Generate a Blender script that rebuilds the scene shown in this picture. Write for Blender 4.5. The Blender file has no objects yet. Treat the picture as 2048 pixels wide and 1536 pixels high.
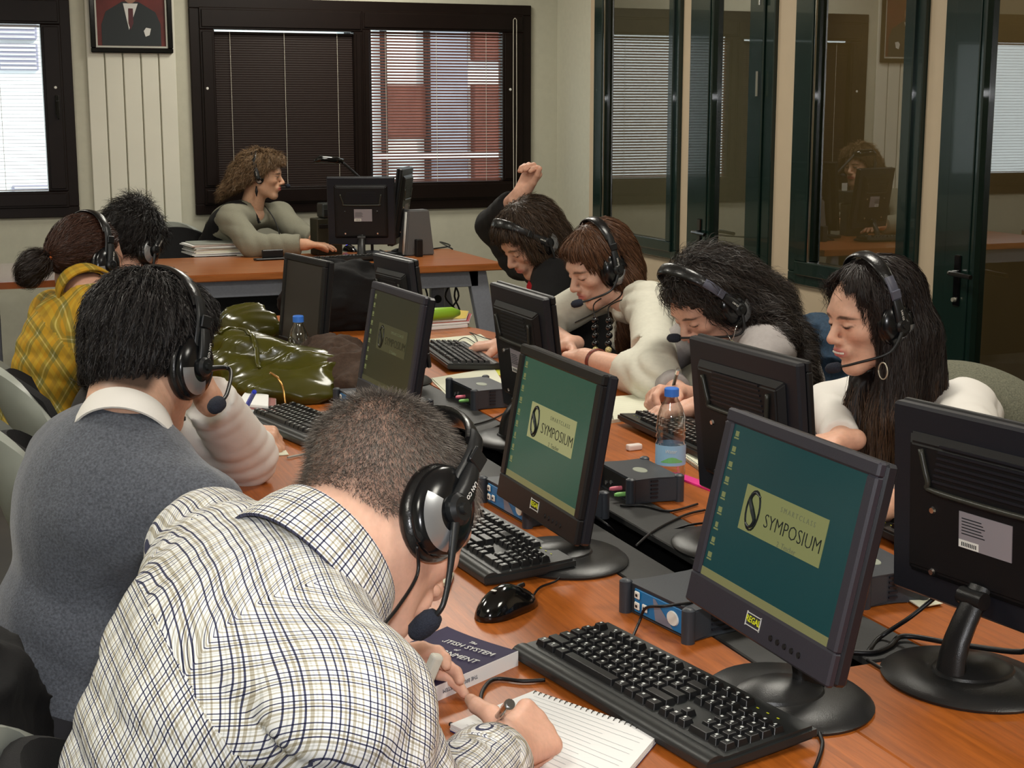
import bpy, bmesh, math, random
import numpy as np
from mathutils import Vector, Matrix, Euler

# ---------------------------------------------------------------- camera, world, lights, exposure
scn = bpy.context.scene
FPX = 3020.0                      # focal length in pixels of the 2048 wide frame
TH = math.atan(553.0 / FPX)       # pitch down
PS = math.atan(1204.0 * math.cos(TH) / FPX)   # yaw to the right of +Y (table direction)
CAMP = np.array([0.0, 0.0, 1.5])
cam = bpy.data.cameras.new('camera'); camo = bpy.data.objects.new('camera', cam)
scn.collection.objects.link(camo); scn.camera = camo
cam.sensor_width = 36.0; cam.lens = FPX / 2048 * 36.0; cam.clip_start = 0.05; cam.clip_end = 200
camo.location = CAMP; camo.rotation_euler = (math.pi / 2 - TH, 0, -PS)

scn.view_settings.view_transform = 'Standard'; scn.view_settings.look = 'None'
scn.view_settings.gamma = 1.0; scn.view_settings.use_curve_mapping = False
scn.view_settings.exposure = 0.0
scn.cycles.max_bounces = 6; scn.cycles.transparent_max_bounces = 12
scn.cycles.sample_clamp_indirect = 4.0; scn.cycles.caustics_reflective = False; scn.cycles.caustics_refractive = False

world = bpy.data.worlds.new('World'); scn.world = world; world.use_nodes = True
wn = world.node_tree
bg = wn.nodes['Background']; bg.inputs[0].default_value = (0.80, 0.88, 1.0, 1); bg.inputs[1].default_value = 2.0

def light(kind, name, loc, rot, energy, color=(1, 1, 1), size=0.6, size_y=None):
    l = bpy.data.lights.new(name, kind); o = bpy.data.objects.new(name, l)
    l.energy = energy; l.color = color
    if kind == 'AREA':
        l.size = size
        if size_y: l.shape = 'RECTANGLE'; l.size_y = size_y
    elif kind == 'SUN': l.angle = size
    else: l.shadow_soft_size = size
    scn.collection.objects.link(o); o.location = loc; o.rotation_euler = rot
    return o

light('SUN', 'sun', (0, 0, 10), (math.radians(55), 0, math.radians(35)), 2.6, (1.0, 0.95, 0.86), 0.01)
WARM = (1.0, 0.955, 0.84)
CEIL_SPOTS = [(-0.6, 0.6), (2.0, 0.6), (-0.6, 3.2), (2.0, 3.2), (-0.6, 5.8), (2.0, 5.8), (2.2, 7.6)]
for k, (lx, ly) in enumerate(CEIL_SPOTS):
    light('AREA', 'ceiling_lamp_light', (lx, ly, 2.665), (0, 0, 0), 27 if k < 6 else 26, WARM, 0.56, 0.56)
# the flash of the camera that took the picture
light('AREA', 'camera_flash', (0.02, -0.02, 1.60), (math.pi / 2 - TH - 0.02, 0, -PS), 19, (0.98, 0.98, 1.0), 0.06, 0.04)

# ---------------------------------------------------------------- helpers
_fw = np.array([math.sin(PS) * math.cos(TH), math.cos(PS) * math.cos(TH), -math.sin(TH)])
_rt = np.array([math.cos(PS), -math.sin(PS), 0.0]); _up = np.cross(_rt, _fw)
def ray(x, y): return _fw + _rt * (x - 1024) / FPX - _up * (y - 768) / FPX
def oz(x, y, z=0.745):            # survey helper: the place on a level plane that a sight line meets
    d = ray(x, y); return Vector(CAMP + d * (z - CAMP[2]) / d[2])
def ox(x, y, X): d = ray(x, y); return Vector(CAMP + d * X / d[0])
def oy(x, y, Y): d = ray(x, y); return Vector(CAMP + d * Y / d[1])
def odst(x, y, R): d = ray(x, y); return Vector(CAMP + d * R / np.linalg.norm(d))
IMR = Vector(_rt)

def L(r, g, b, a=1.0):            # sRGB 0..255 -> linear
    f = lambda c: (c / 255 / 12.92) if c / 255 <= 0.04045 else ((c / 255 + 0.055) / 1.055) ** 2.4
    return (f(r), f(g), f(b), a)

MATS = {}
def mat(name, col=(0.5, 0.5, 0.5, 1), rough=0.5, metal=0.0, spec=0.5, noise=0.0, nscale=40.0, bump=0.0, bscale=None, emit=None, estr=0.0,
        coat=0.0, trans=0.0, ior=1.45, sheen=0.0, alpha=1.0, stretch=None):
    if name in MATS: return MATS[name]
    m = bpy.data.materials.new(name); m.use_nodes = True; MATS[name] = m
    nt = m.node_tree; b = nt.nodes['Principled BSDF']
    b.inputs['Base Color'].default_value = col; b.inputs['Roughness'].default_value = rough
    b.inputs['Metallic'].default_value = metal; b.inputs['Specular IOR Level'].default_value = spec
    b.inputs['Coat Weight'].default_value = coat; b.inputs['Transmission Weight'].default_value = trans
    b.inputs['IOR'].default_value = ior; b.inputs['Sheen Weight'].default_value = sheen; b.inputs['Alpha'].default_value = alpha
    if emit is not None:
        b.inputs['Emission Color'].default_value = emit; b.inputs['Emission Strength'].default_value = estr
    tc = None
    if noise or bump:
        tc = nt.nodes.new('ShaderNodeTexCoord'); mp = nt.nodes.new('ShaderNodeMapping')
        nt.links.new(tc.outputs['Object'], mp.inputs[0])
        if stretch: mp.inputs['Scale'].default_value = stretch
    if noise:
        n = nt.nodes.new('ShaderNodeTexNoise'); n.inputs['Scale'].default_value = nscale; n.inputs['Detail'].default_value = 3
        nt.links.new(mp.outputs[0], n.inputs[0])
        h = nt.nodes.new('ShaderNodeMapRange'); h.inputs[1].default_value = 0.3; h.inputs[2].default_value = 0.7
        h.inputs[3].default_value = 1 - noise; h.inputs[4].default_value = 1 + noise
        nt.links.new(n.outputs[0], h.inputs[0])
        x = nt.nodes.new('ShaderNodeVectorMath'); x.operation = 'SCALE'; x.inputs[0].default_value = col[:3]
        nt.links.new(h.outputs[0], x.inputs['Scale']); nt.links.new(x.outputs[0], b.inputs['Base Color'])
    if bump:
        n2 = nt.nodes.new('ShaderNodeTexNoise'); n2.inputs['Scale'].default_value = bscale or nscale; n2.inputs['Detail'].default_value = 3
        nt.links.new(mp.outputs[0], n2.inputs[0])
        bp = nt.nodes.new('ShaderNodeBump'); bp.inputs['Strength'].default_value = bump; bp.inputs['Distance'].default_value = 0.002
        nt.links.new(n2.outputs[0], bp.inputs['Height']); nt.links.new(bp.outputs[0], b.inputs['Normal'])
    return m

def vcol_mat(name, rough=0.5, spec=0.4, bump=0.0, bscale=300, sss=0.0, noise=0.0, nscale=60):
    """material whose colour is the mesh's own colour attribute 'Col'"""
    m = mat(name, rough=rough, spec=spec, bump=bump, bscale=bscale, nscale=bscale)
    nt = m.node_tree; b = nt.nodes['Principled BSDF']
    a = nt.nodes.new('ShaderNodeVertexColor'); a.layer_name = 'Col'
    out = a.outputs[0]
    if noise:
        n = nt.nodes.new('ShaderNodeTexNoise'); n.inputs['Scale'].default_value = nscale; n.inputs['Detail'].default_value = 4
        h = nt.nodes.new('ShaderNodeMapRange'); h.inputs[1].default_value = 0.3; h.inputs[2].default_value = 0.7
        h.inputs[3].default_value = 1 - noise; h.inputs[4].default_value = 1 + noise
        nt.links.new(n.outputs[0], h.inputs[0])
        x = nt.nodes.new('ShaderNodeVectorMath'); x.operation = 'SCALE'
        nt.links.new(out, x.inputs[0]); nt.links.new(h.outputs[0], x.inputs['Scale']); out = x.outputs[0]
    nt.links.new(out, b.inputs['Base Color'])
    if sss:
        b.inputs['Subsurface Weight'].default_value = sss; b.inputs['Subsurface Radius'].default_value = (0.01, 0.004, 0.002)
        b.inputs['Subsurface Scale'].default_value = 1.0
    return m

def mesh_obj(name, me, m, parent=None, smooth=True):
    o = bpy.data.objects.new(name, me); scn.collection.objects.link(o)
    if m is not None:
        for mm in (m if isinstance(m, (list, tuple)) else [m]): me.materials.append(mm)
    if parent is not None: o.parent = parent
    if smooth: me.shade_smooth()
    return o

def obj(name, bm, m, parent=None, loc=None, rot=None, smooth=False, angle=None):
    me = bpy.data.meshes.new(name); bm.normal_update(); bm.to_mesh(me); bm.free()
    o = mesh_obj(name, me, m, parent, smooth=False)
    if smooth:
        me.shade_smooth()
        if angle is not None:
            me.set_sharp_from_angle(angle=math.radians(angle))
    if loc is not None: o.location = loc
    if rot is not None: o.rotation_euler = rot
    return o

def tag(o, label=None, cat=None, group=None, kind=None):
    if label: o['label'] = label
    if cat: o['category'] = cat
    if group: o['group'] = group
    if kind: o['kind'] = kind
    return o
def empty(name, loc=(0, 0, 0), rz=0, label=None, cat=None, group=None, rot=None):
    o = bpy.data.objects.new(name, None); scn.collection.objects.link(o); o.empty_display_size = 0.05
    o.location = loc; o.rotation_euler = rot if rot is not None else (0, 0, rz); return tag(o, label, cat, group)
def struct(o): o['kind'] = 'structure'; return o
def copy_tree(o, parent=None):
    c = o.copy(); scn.collection.objects.link(c); c.parent = parent
    for ch in [x for x in scn.collection.objects if x.parent == o]: copy_tree(ch, c)
    return c

def B(): return bmesh.new()
def box(bm, c, s, bev=0.0, M=None, seg=1):
    r = bmesh.ops.create_cube(bm, size=1.0, matrix=Matrix.Translation(c) @ Matrix.Diagonal((s[0], s[1], s[2], 1)))
    vs = r['verts']
    if bev > 0:
        es = list({e for v in vs for e in v.link_edges})
        rr = bmesh.ops.bevel(bm, geom=es, offset=bev, segments=seg, affect='EDGES', profile=0.5)
        vs = list({v for f in rr['faces'] for v in f.verts} | {v for v in vs if v.is_valid})
    if M is not None: bmesh.ops.transform(bm, matrix=M, verts=vs)
    return vs
def box6(bm, x0, x1, y0, y1, z0, z1, bev=0.0, M=None, seg=1):
    return box(bm, ((x0 + x1) / 2, (y0 + y1) / 2, (z0 + z1) / 2), (abs(x1 - x0), abs(y1 - y0), abs(z1 - z0)), bev, M, seg)
def prism(bm, pts, z0, z1, M=None, bev=0.0):
    a = [bm.verts.new((p[0], p[1], z0)) for p in pts]; b = [bm.verts.new((p[0], p[1], z1)) for p in pts]
    n = len(pts); fs = [bm.faces.new(a[::-1]), bm.faces.new(b)]
    for i in range(n): fs.append(bm.faces.new((a[i], a[(i + 1) % n], b[(i + 1) % n], b[i])))
    vs = a + b
    if bev > 0:
        es = list({e for f in fs[:2] for e in f.edges})
        rr = bmesh.ops.bevel(bm, geom=es, offset=bev, segments=2, affect='EDGES')
        vs = list({v for f in rr['faces'] for v in f.verts} | {v for v in vs if v.is_valid})
    if M is not None: bmesh.ops.transform(bm, matrix=M, verts=vs)
    return vs
def smooth_path(pts, n=6):
    P = [Vector(p) for p in pts]
    if len(P) < 3: return P
    out = []
    for i in range(len(P) - 1):
        p0 = P[max(i - 1, 0)]; p1 = P[i]; p2 = P[i + 1]; p3 = P[min(i + 2, len(P) - 1)]
        for k in range(n):
            t = k / n
            out.append(0.5 * ((2 * p1) + (p2 - p0) * t + (2 * p0 - 5 * p1 + 4 * p2 - p3) * t * t + (3 * p1 - p0 - 3 * p2 + p3) * t ** 3))
    out.append(P[-1]); return out
def tube(bm, pts, r, seg=8, cap=True, smooth=0, M=None, flat=None):
    """r: number or list (one per point)"""
    P = smooth_path(pts, smooth) if smooth else [Vector(p) for p in pts]
    n = len(P)
    if isinstance(r, (list, tuple)):
        R = np.interp(np.linspace(0, 1, n), np.linspace(0, 1, len(r)), r)
    else: R = [r] * n
    rings = []; up = None
    for i in range(n):
        t = (P[min(i + 1, n - 1)] - P[max(i - 1, 0)])
        if t.length < 1e-9: t = Vector((0, 0, 1))
        t.normalize()
        if up is None:
            up = Vector((0, 0, 1)) if abs(t.z) < 0.9 else Vector((1, 0, 0))
        up = (up - t * up.dot(t));
        if up.length < 1e-6: up = t.orthogonal()
        up.normalize(); sd = t.cross(up)
        fl = flat if flat else 1.0
        rings.append([bm.verts.new(P[i] + (sd * math.cos(2 * math.pi * k / seg) + up * math.sin(2 * math.pi * k / seg) * fl) * R[i]) for k in range(seg)])
    for i in range(n - 1):
        for k in range(seg):
            bm.faces.new((rings[i][k], rings[i][(k + 1) % seg], rings[i + 1][(k + 1) % seg], rings[i + 1][k]))
    if cap: bm.faces.new(rings[0][::-1]); bm.faces.new(rings[-1])
    vs = [v for r_ in rings for v in r_]
    if M is not None: bmesh.ops.transform(bm, matrix=M, verts=vs)
    return vs
def lathe(bm, prof, seg=24, M=None, sx=1.0, sy=1.0, cap=True):
    rings = []
    for (r, z) in prof:
        if r < 1e-6: rings.append([bm.verts.new((0, 0, z))])
        else: rings.append([bm.verts.new((r * sx * math.cos(2 * math.pi * k / seg), r * sy * math.sin(2 * math.pi * k / seg), z)) for k in range(seg)])
    for a, b in zip(rings[:-1], rings[1:]):
        for k in range(seg):
            k2 = (k + 1) % seg
            if len(a) == 1 and len(b) == 1: continue
            if len(a) == 1: bm.faces.new((a[0], b[k2], b[k]))
            elif len(b) == 1: bm.faces.new((a[k], a[k2], b[0]))
            else: bm.faces.new((a[k], a[k2], b[k2], b[k]))
    if cap:
        if len(rings[0]) > 1: bm.faces.new(rings[0][::-1])
        if len(rings[-1]) > 1: bm.faces.new(rings[-1])
    vs = [v for r_ in rings for v in r_]
    if M is not None: bmesh.ops.transform(bm, matrix=M, verts=vs)
    return vs
def frame(origin, x=None, y=None, z=None):
    """matrix from an origin and one or two axes (missing axes completed)"""
    if x is not None and z is not None:
        z = Vector(z).normalized(); x = Vector(x); x = (x - z * x.dot(z)).normalized(); y = z.cross(x)
    elif y is not None and z is not None:
        y = Vector(y).normalized(); z = Vector(z); z = (z - y * z.dot(y)).normalized(); x = y.cross(z)
    elif x is not None and y is not None:
        x = Vector(x).normalized(); y = Vector(y); y = (y - x * y.dot(x)).normalized(); z = x.cross(y)
    else:
        z = Vector(z).normalized(); x = z.orthogonal().normalized(); y = z.cross(x)
    return Matrix(((x.x, y.x, z.x, origin[0]), (x.y, y.y, z.y, origin[1]), (x.z, y.z, z.z, origin[2]), (0, 0, 0, 1)))
def text_bm(bm, txt, size, M, depth=0.0002, sx=1.0, align='CENTER', shear=0.0, offset=0.0):
    c = bpy.data.curves.new('t', 'FONT'); c.body = txt; c.size = size; c.align_x = align; c.align_y = 'CENTER'; c.extrude = depth
    c.shear = shear; c.offset = offset; c.resolution_u = 2
    o = bpy.data.objects.new('t', c); scn.collection.objects.link(o)
    bpy.context.view_layer.update()
    me = bpy.data.meshes.new_from_object(o.evaluated_get(bpy.context.evaluated_depsgraph_get()))
    me.transform(M @ Matrix.Diagonal((sx, 1, 1, 1)))
    bm.from_mesh(me); bpy.data.objects.remove(o); bpy.data.curves.remove(c); bpy.data.meshes.remove(me)
def text_obj(name, txt, size, M, m, parent, **kw):
    bm = B(); text_bm(bm, txt, size, M, **kw); return obj(name, bm, m, parent)
# ---------------------------------------------------------------- materials of the setting
M_wall = mat('wall_paint', L(190, 188, 170), 0.75, noise=0.03, nscale=30, bump=0.12, bscale=260)
M_cream = mat('cream_panel', L(192, 173, 146), 0.5, noise=0.02, nscale=12)
M_floor = mat('floor_vinyl', L(60, 56, 52), 0.5, noise=0.15, nscale=8)
M_ceil = mat('ceiling_tile', L(225, 222, 210), 0.9, noise=0.03, nscale=60)
M_brownframe = mat('brown_lacquer', L(22, 13, 10), 0.35, noise=0.1, nscale=20, spec=.3)
M_green = mat('green_lacquer', L(14, 34, 28), 0.25, noise=0.1, nscale=20, coat=0.3)
M_black = mat('black_plastic', L(16, 16, 18), 0.42, bump=0.1, bscale=900)
M_blackgloss = mat('black_gloss', L(10, 10, 11), 0.12, coat=0.3)
M_chrome = mat('chrome', (0.7, 0.7, 0.7, 1), 0.15, metal=1.0)
M_white = mat('white_plastic', L(225, 225, 218), 0.4)
M_dark = mat('dark_void', L(14, 13, 12), 0.8)

def glass_mat(name, refl=2.0, tint=(0.80, 0.86, 0.82, 1)):
    m = bpy.data.materials.new(name); m.use_nodes = True; nt = m.node_tree; nt.nodes.clear()
    out = nt.nodes.new('ShaderNodeOutputMaterial'); mx = nt.nodes.new('ShaderNodeMixShader')
    tr = nt.nodes.new('ShaderNodeBsdfTransparent'); gl = nt.nodes.new('ShaderNodeBsdfGlossy'); fr = nt.nodes.new('ShaderNodeFresnel')
    tr.inputs[0].default_value = tint; gl.inputs['Roughness'].default_value = 0.0; fr.inputs[0].default_value = refl
    ge = nt.nodes.new('ShaderNodeNewGeometry'); ml = nt.nodes.new('ShaderNodeMath'); ml.operation = 'MULTIPLY'; iv = nt.nodes.new('ShaderNodeMath'); iv.operation = 'SUBTRACT'; iv.inputs[0].default_value = 1.0
    nt.links.new(ge.outputs['Backfacing'], iv.inputs[1]); nt.links.new(fr.outputs[0], ml.inputs[0]); nt.links.new(iv.outputs[0], ml.inputs[1])   # a ray leaving the glass is not reflected a second time
    nt.links.new(ml.outputs[0], mx.inputs[0]); nt.links.new(tr.outputs[0], mx.inputs[1]); nt.links.new(gl.outputs[0], mx.inputs[2])
    nt.links.new(mx.outputs[0], out.inputs[0]); return m
M_pane = glass_mat('window_glass', 1.5, (0.95, 0.98, 0.97, 1))
M_ppane = glass_mat('partition_glass', 3.6, (0.85, 0.86, 0.80, 1))

YB = 8.45; XR = 3.60; XL = -1.9; YF = -2.2; ZC = 2.68
# floor, ceiling, far rooms
bm = B(); box6(bm, XL - 0.1, 6.4, YF - 0.1, YB + 0.15, -0.06, 0); struct(obj('floor', bm, M_floor))
bm = B(); box6(bm, XL - 0.1, 6.4, YF - 0.1, YB + 0.15, ZC, ZC + 0.06); ceil = struct(obj('ceiling', bm, M_ceil))
for (lx, ly) in CEIL_SPOTS:       # louvred fluorescent fixtures around the lights
    bm = B()
    for s in (-1, 1):
        box6(bm, lx - 0.31, lx + 0.31, ly + s * 0.295 - 0.01, ly + s * 0.295 + 0.01, ZC - 0.012, ZC, 0.002)
        box6(bm, lx + s * 0.295 - 0.01, lx + s * 0.295 + 0.01, ly - 0.285, ly + 0.285, ZC - 0.012, ZC, 0.002)
    obj('lamp_frame', bm, M_white, ceil)

# window openings in the back wall
LW = (-0.35, 0.800, 0.935, 2.10)    # left window, outer frame x0 x1 z0 z1
BW = (1.445, 3.415, 0.928, 2.075)   # wide window
def wall_with_holes(name, x0, x1, z0, z1, holes, y0, y1, m):
    bm = B(); xs = x0
    for (a, b, c, d) in holes:
        box6(bm, xs, a, y0, y1, z0, z1); box6(bm, a, b, y0, y1, z0, c); box6(bm, a, b, y0, y1, d, z1); xs = b
    box6(bm, xs, x1, y0, y1, z0, z1)
    return struct(obj(name, bm, m))
wall_with_holes('wall_back', XL, 6.4, 0, ZC, [LW, BW], YB, YB + 0.12, M_wall)
bm = B(); box6(bm, XL - 0.1, XL, YF, YB, 0, ZC); struct(obj('wall_left', bm, M_wall))
bm = B(); box6(bm, XL, 6.4, YF - 0.1, YF, 0, ZC); struct(obj('wall_front', bm, M_wall))

# white cladding boards between the two windows
tr = empty('trim_1', (0, 0, 0)); struct(tr)
M_board = mat('white_board', L(222, 220, 205), 0.5, noise=0.02, nscale=6)
bx0 = oy(181, 300, YB).x; bx1 = oy(359, 300, YB).x; bw = (bx1 - bx0) / 5
for k in range(5):
    bm = B(); box6(bm, bx0 + k * bw + 0.0035, bx0 + (k + 1) * bw - 0.0035, YB - 0.014, YB, 0.02, ZC, 0.003)
    obj('board', bm, M_board, tr)

# brown windows
def slats(parent, x0, x1, z0, z1, pitch, tilt, m, y, depth=0.016):
    n = int((z1 - z0) / pitch); me = None
    for k in range(n):
        if me is None:
            bm = B(); w = (x1 - x0)
            # a slightly arched thin strip
            for i in range(4):
                a0 = (i / 4 - 0.5) * depth; a1 = ((i + 1) / 4 - 0.5) * depth
                h0 = 0.0016 * (1 - (2 * a0 / depth) ** 2); h1 = 0.0016 * (1 - (2 * a1 / depth) ** 2)
                bm.faces.new([bm.verts.new(v) for v in ((0, a0, h0), (w, a0, h0), (w, a1, h1), (0, a1, h1))])
            bmesh.ops.remove_doubles(bm, verts=bm.verts, dist=1e-6)
            bmesh.ops.solidify(bm, geom=bm.faces[:], thickness=0.0004)
            me = bpy.data.meshes.new('slat'); bm.to_mesh(me); bm.free(); me.materials.append(m)
        o = bpy.data.objects.new('slat', me); scn.collection.objects.link(o); o.parent = parent
        o.location = (x0, y, z1 - (k + 0.5) * pitch); o.rotation_euler = (tilt, 0, 0)

M_slatB = mat('brown_slat', L(32, 19, 14), 0.55, spec=.25)
M_slatW = mat('tan_slat', L(96, 52, 36), 0.45)
M_slatL = mat('grey_slat', L(200, 200, 205), 0.5)
M_cord = mat('pale_cord', L(200, 195, 180), 0.6)

def window(name, W, sashes, handle=None):
    """W outer frame; sashes: list of (glass x0,x1,z0,z1)"""
    x0, x1, z0, z1 = W
    root = empty(name, (0, 0, 0)); struct(root)
    # outer frame
    bm = B(); f = 0.045
    for (a, b, c, d) in ((x0 - .012, x1 + .012, z1 - f, z1 + .012), (x0 - .012, x1 + .012, z0 - .012, z0 + f), (x0 - .012, x0 + f, z0 + f, z1 - f), (x1 - f, x1 + .012, z0 + f, z1 - f)):
        box6(bm, a, b, YB - 0.022, YB + 0.10, c, d, 0.003)
    struct(obj('window_frame', bm, M_brownframe, root))
    for (a, b, c, d, hx, hz) in sashes:
        gx0, gx1, gz0, gz1 = a, b, c, d; w = 0.16; lo_, hi_ = (hx, hz) if hz else (-9, 9)
        bm = B()
        ax0 = max(gx0 - w, x0 + f - .006, lo_); ax1 = min(gx1 + w, x1 - f + .006, hi_); az0 = max(gz0 - w, z0 + f - .006); az1 = min(gz1 + w, z1 - f + .006)
        for (p, q, r_, s) in ((ax0, ax1, gz1, az1), (ax0, ax1, az0, gz0), (ax0, gx0, gz0, gz1), (gx1, ax1, gz0, gz1)):
            box6(bm, p, q, YB - 0.030, YB + 0.0445, r_, s, 0.004)
            box6(bm, p + .012, q - .012, YB - 0.038, YB - 0.03, r_ + .012, s - .012, 0.003) if (q - p > .03 and s - r_ > .03) else None
        sa = struct(obj('sash', bm, M_brownframe, root))
        bm = B(); box6(bm, gx0 - .01, gx1 + .01, YB + 0.035, YB + 0.039, gz0 - .01, gz1 + .01)
        obj('pane', bm, M_pane, sa)
    return root
# glass rectangles measured on the wall plane
lg = (-0.20, oy(90, 250, YB).x, oy(50, 383, YB).z, oy(50, 48, YB).z)
g1 = (oy(433, 250, YB).x, oy(708, 250, YB).x, oy(600, 372, YB).z, oy(600, 62, YB).z)
g2 = (oy(742, 250, YB).x, oy(1002, 250, YB).x, oy(850, 364, YB).z, oy(850, 62, YB).z)
w1 = window('window_1', LW, [lg + (0, 0)])
mid_ = (g1[1] + g2[0]) / 2; w2 = window('window_2', BW, [g1 + (-9, mid_ + .002), g2 + (mid_ - .002, 9)])
M_brass = mat('pale_metal', L(190, 185, 170), 0.3, metal=0.6)
# round white caps and lever handles on the sashes
for (px, py, par, lever) in ((111, 175, w1, True), (415, 177, w2, False), (1021, 179, w2, False)):
    p = oy(px, py, YB - 0.04); bm = B()
    lathe(bm, [(0.0, 0.006), (0.006, 0.006), (0.009, 0.0)], 12, frame((p.x, YB - 0.036, p.z), z=(0, -1, 0)))
    obj('cap', bm, M_white, par)
    if lever:
        bm = B(); box(bm, (p.x + .004, YB - 0.045, p.z - .09), (0.022, 0.014, 0.10), 0.004); box(bm, (p.x + .004, YB - 0.062, p.z - .115), (0.016, 0.02, 0.10), 0.005)
        obj('handle', bm, M_blackgloss, par)
# venetian blinds hanging in the sashes
def blind(label, g, pitch, tilt, m, cords, y, rail=True, zb=None):
    r = empty('venetian_blind', (g[0], y, g[3]), 0, label, 'blind')
    W = g[1] - g[0]; z0 = (zb if zb is not None else g[2])
    slats(r, 0.004, W - 0.004, z0 - g[3], -0.012, pitch, tilt, m, 0)
    bm = B(); box6(bm, 0.002, W - 0.002, -0.010, 0.010, -0.012, 0.0, 0.001); obj('head_rail', bm, m, r)
    bm = B(); box6(bm, 0.002, W - 0.002, -0.008, 0.008, z0 - g[3], z0 - g[3] + .006, 0.001); obj('bottom_rail', bm, m, r)
    for fx in cords:
        bm = B(); tube(bm, [(fx * W, -0.0115, 0), (fx * W, -0.0115, z0 - g[3])], 0.0013, 5); obj('ladder_cord', bm, M_cord, r)
    return r
blind('dark brown slatted blind, closed, in the left half of the wide window', (g1[0] - .006, g1[1] + .006, g1[2] - .004, g1[3] - .010), 0.0128, math.radians(76), M_slatB, [0.12, 0.50, 0.88], YB + 0.012)
blind('half-open slatted blind showing the brick building, right half of the wide window', (g2[0] - .004, g2[1] + .004, g2[2] + .002, g2[3] - .008), 0.0170, math.radians(38), M_slatW, [0.12, 0.50, 0.88], YB + 0.012)
blind('pale slatted blind, open, in the bright window at the far left', (lg[0], lg[1], lg[2] + .004, lg[3] - .004), 0.0190, math.radians(3), M_slatL, [0.24, 0.75], YB + 0.012)
# tilt wand and cord beside the right sash
r = empty('blind_pull_cord', oy(1030, 40, YB - 0.05), 0, 'pale double pull cord hanging beside the right window blind', 'cord')
bm = B(); z1_ = oy(1030, 400, YB - 0.05).z - r.location.z
for dx in (-0.010, 0.010): tube(bm, [(dx, 0, 0), (dx * 1.1, 0, z1_ / 2), (dx * .7, 0, z1_)], 0.0022, 6)
tube(bm, [(-0.010, 0, 0), (0, 0, 0.01), (0.010, 0, 0)], 0.0022, 6, smooth=4)
obj('cord_loop', bm, M_cord, r)

# ---------------------------------------------------------------- glazed partition on the right
def pyx(px): return ox(px, 400, XR).y       # depth along the partition for a column of the photo
def pz(px, py): return ox(px, py, XR).z
part = struct(empty('wall_right', (0, 0, 0)))
ys = lambda px: pyx(px)
Z0W = 0.70
def ppanel(y0, y1, z0, z1, name='panel', m=M_cream, x0=XR, x1=XR + 0.05, parent=part):
    bm = B(); box6(bm, x0, x1, min(y0, y1), max(y0, y1), z0, z1, 0.002); return struct(obj(name, bm, m, parent))
# column positions (far to near), in world Y
yA = ys(1178); yB_ = ys(1192); yC = ys(1360); yD = ys(1381); yE = ys(1546); yE2 = ys(1588); yF = ys(1842); yG = ys(1882)
bmw = B(); 
ppanel(yA, YB, 0, ZC, m=M_wall)
zlow = pz(1575, 563)
ppanel(yC, yA, 0, zlow); ppanel(yC, yB_, 2.45, ZC); ppanel(yA, yB_, zlow, ZC)
ppanel(yD, yC, 0, ZC)
ppanel(yE2, yE, 0, ZC)
ppanel(yF, yE2, 0, zlow); ppanel(yF, yE2, 2.45, ZC)
ppanel(yG, yF, 0, ZC)
ppanel(yE, yD, 2.30, ZC); ppanel(-2.2, yG - 3.0, 0, ZC)
ppanel(yG - 3.0, yG, 2.30, ZC)
def pwindow(name, ya, yb, z0, z1, fw, split=None, fw2=None, mech=True):
    """green framed light between world Y ya (far) and yb (near)"""
    root = struct(empty(name, (0, 0, 0))); far = max(ya, yb); near = min(ya, yb)
    def fr(nm, y0, y1, zz0, zz1, w, wf, x0, x1):
        bm = B()
        box6(bm, x0, x1, y0, y1, zz1 - w, zz1, 0.004); box6(bm, x0, x1, y0, y1, zz0, zz0 + w, 0.004)
        box6(bm, x0, x1, y1 - wf, y1, zz0 + w, zz1 - w, 0.004); box6(bm, x0, x1, y0, y0 + w, zz0 + w, zz1 - w, 0.004)
        return struct(obj(nm, bm, M_green, root))
    fr('window_frame', near, far, z0, z1, fw * 0.55, fw * 0.8, XR - 0.022, XR + 0.06)
    s = fr('sash', near + fw * .45, far - fw * .7, z0 + fw * .45, z1 - fw * .45, fw * 0.6, fw * .9, XR - 0.036, XR + 0.04)
    # thin pale glazing gasket
    y0 = near + fw; y1 = far - fw * 1.6; zz0 = z0 + fw; zz1 = z1 - fw
    bm = B(); box6(bm, XR + 0.0, XR + 0.004, y0, y1, zz0, zz1); obj('pane', bm, M_ppane, s)
    bm = B(); box6(bm, XR - 0.02, XR - 0.005, y0, y1, zz0 - .002, zz0 + .006); obj('glazing_bead', bm, M_chrome, s)
    bm = B(); box6(bm, XR - 0.03, XR - 0.022, y1 - .012, y1 - .006, zz0, zz1); obj('glazing_bead', bm, M_chrome, s)
    return root
pwindow('window_3', yB_, yC, zlow, 2.42, 0.085)
pwindow('window_4', yE2, yF, zlow, 2.42, 0.10)
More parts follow.
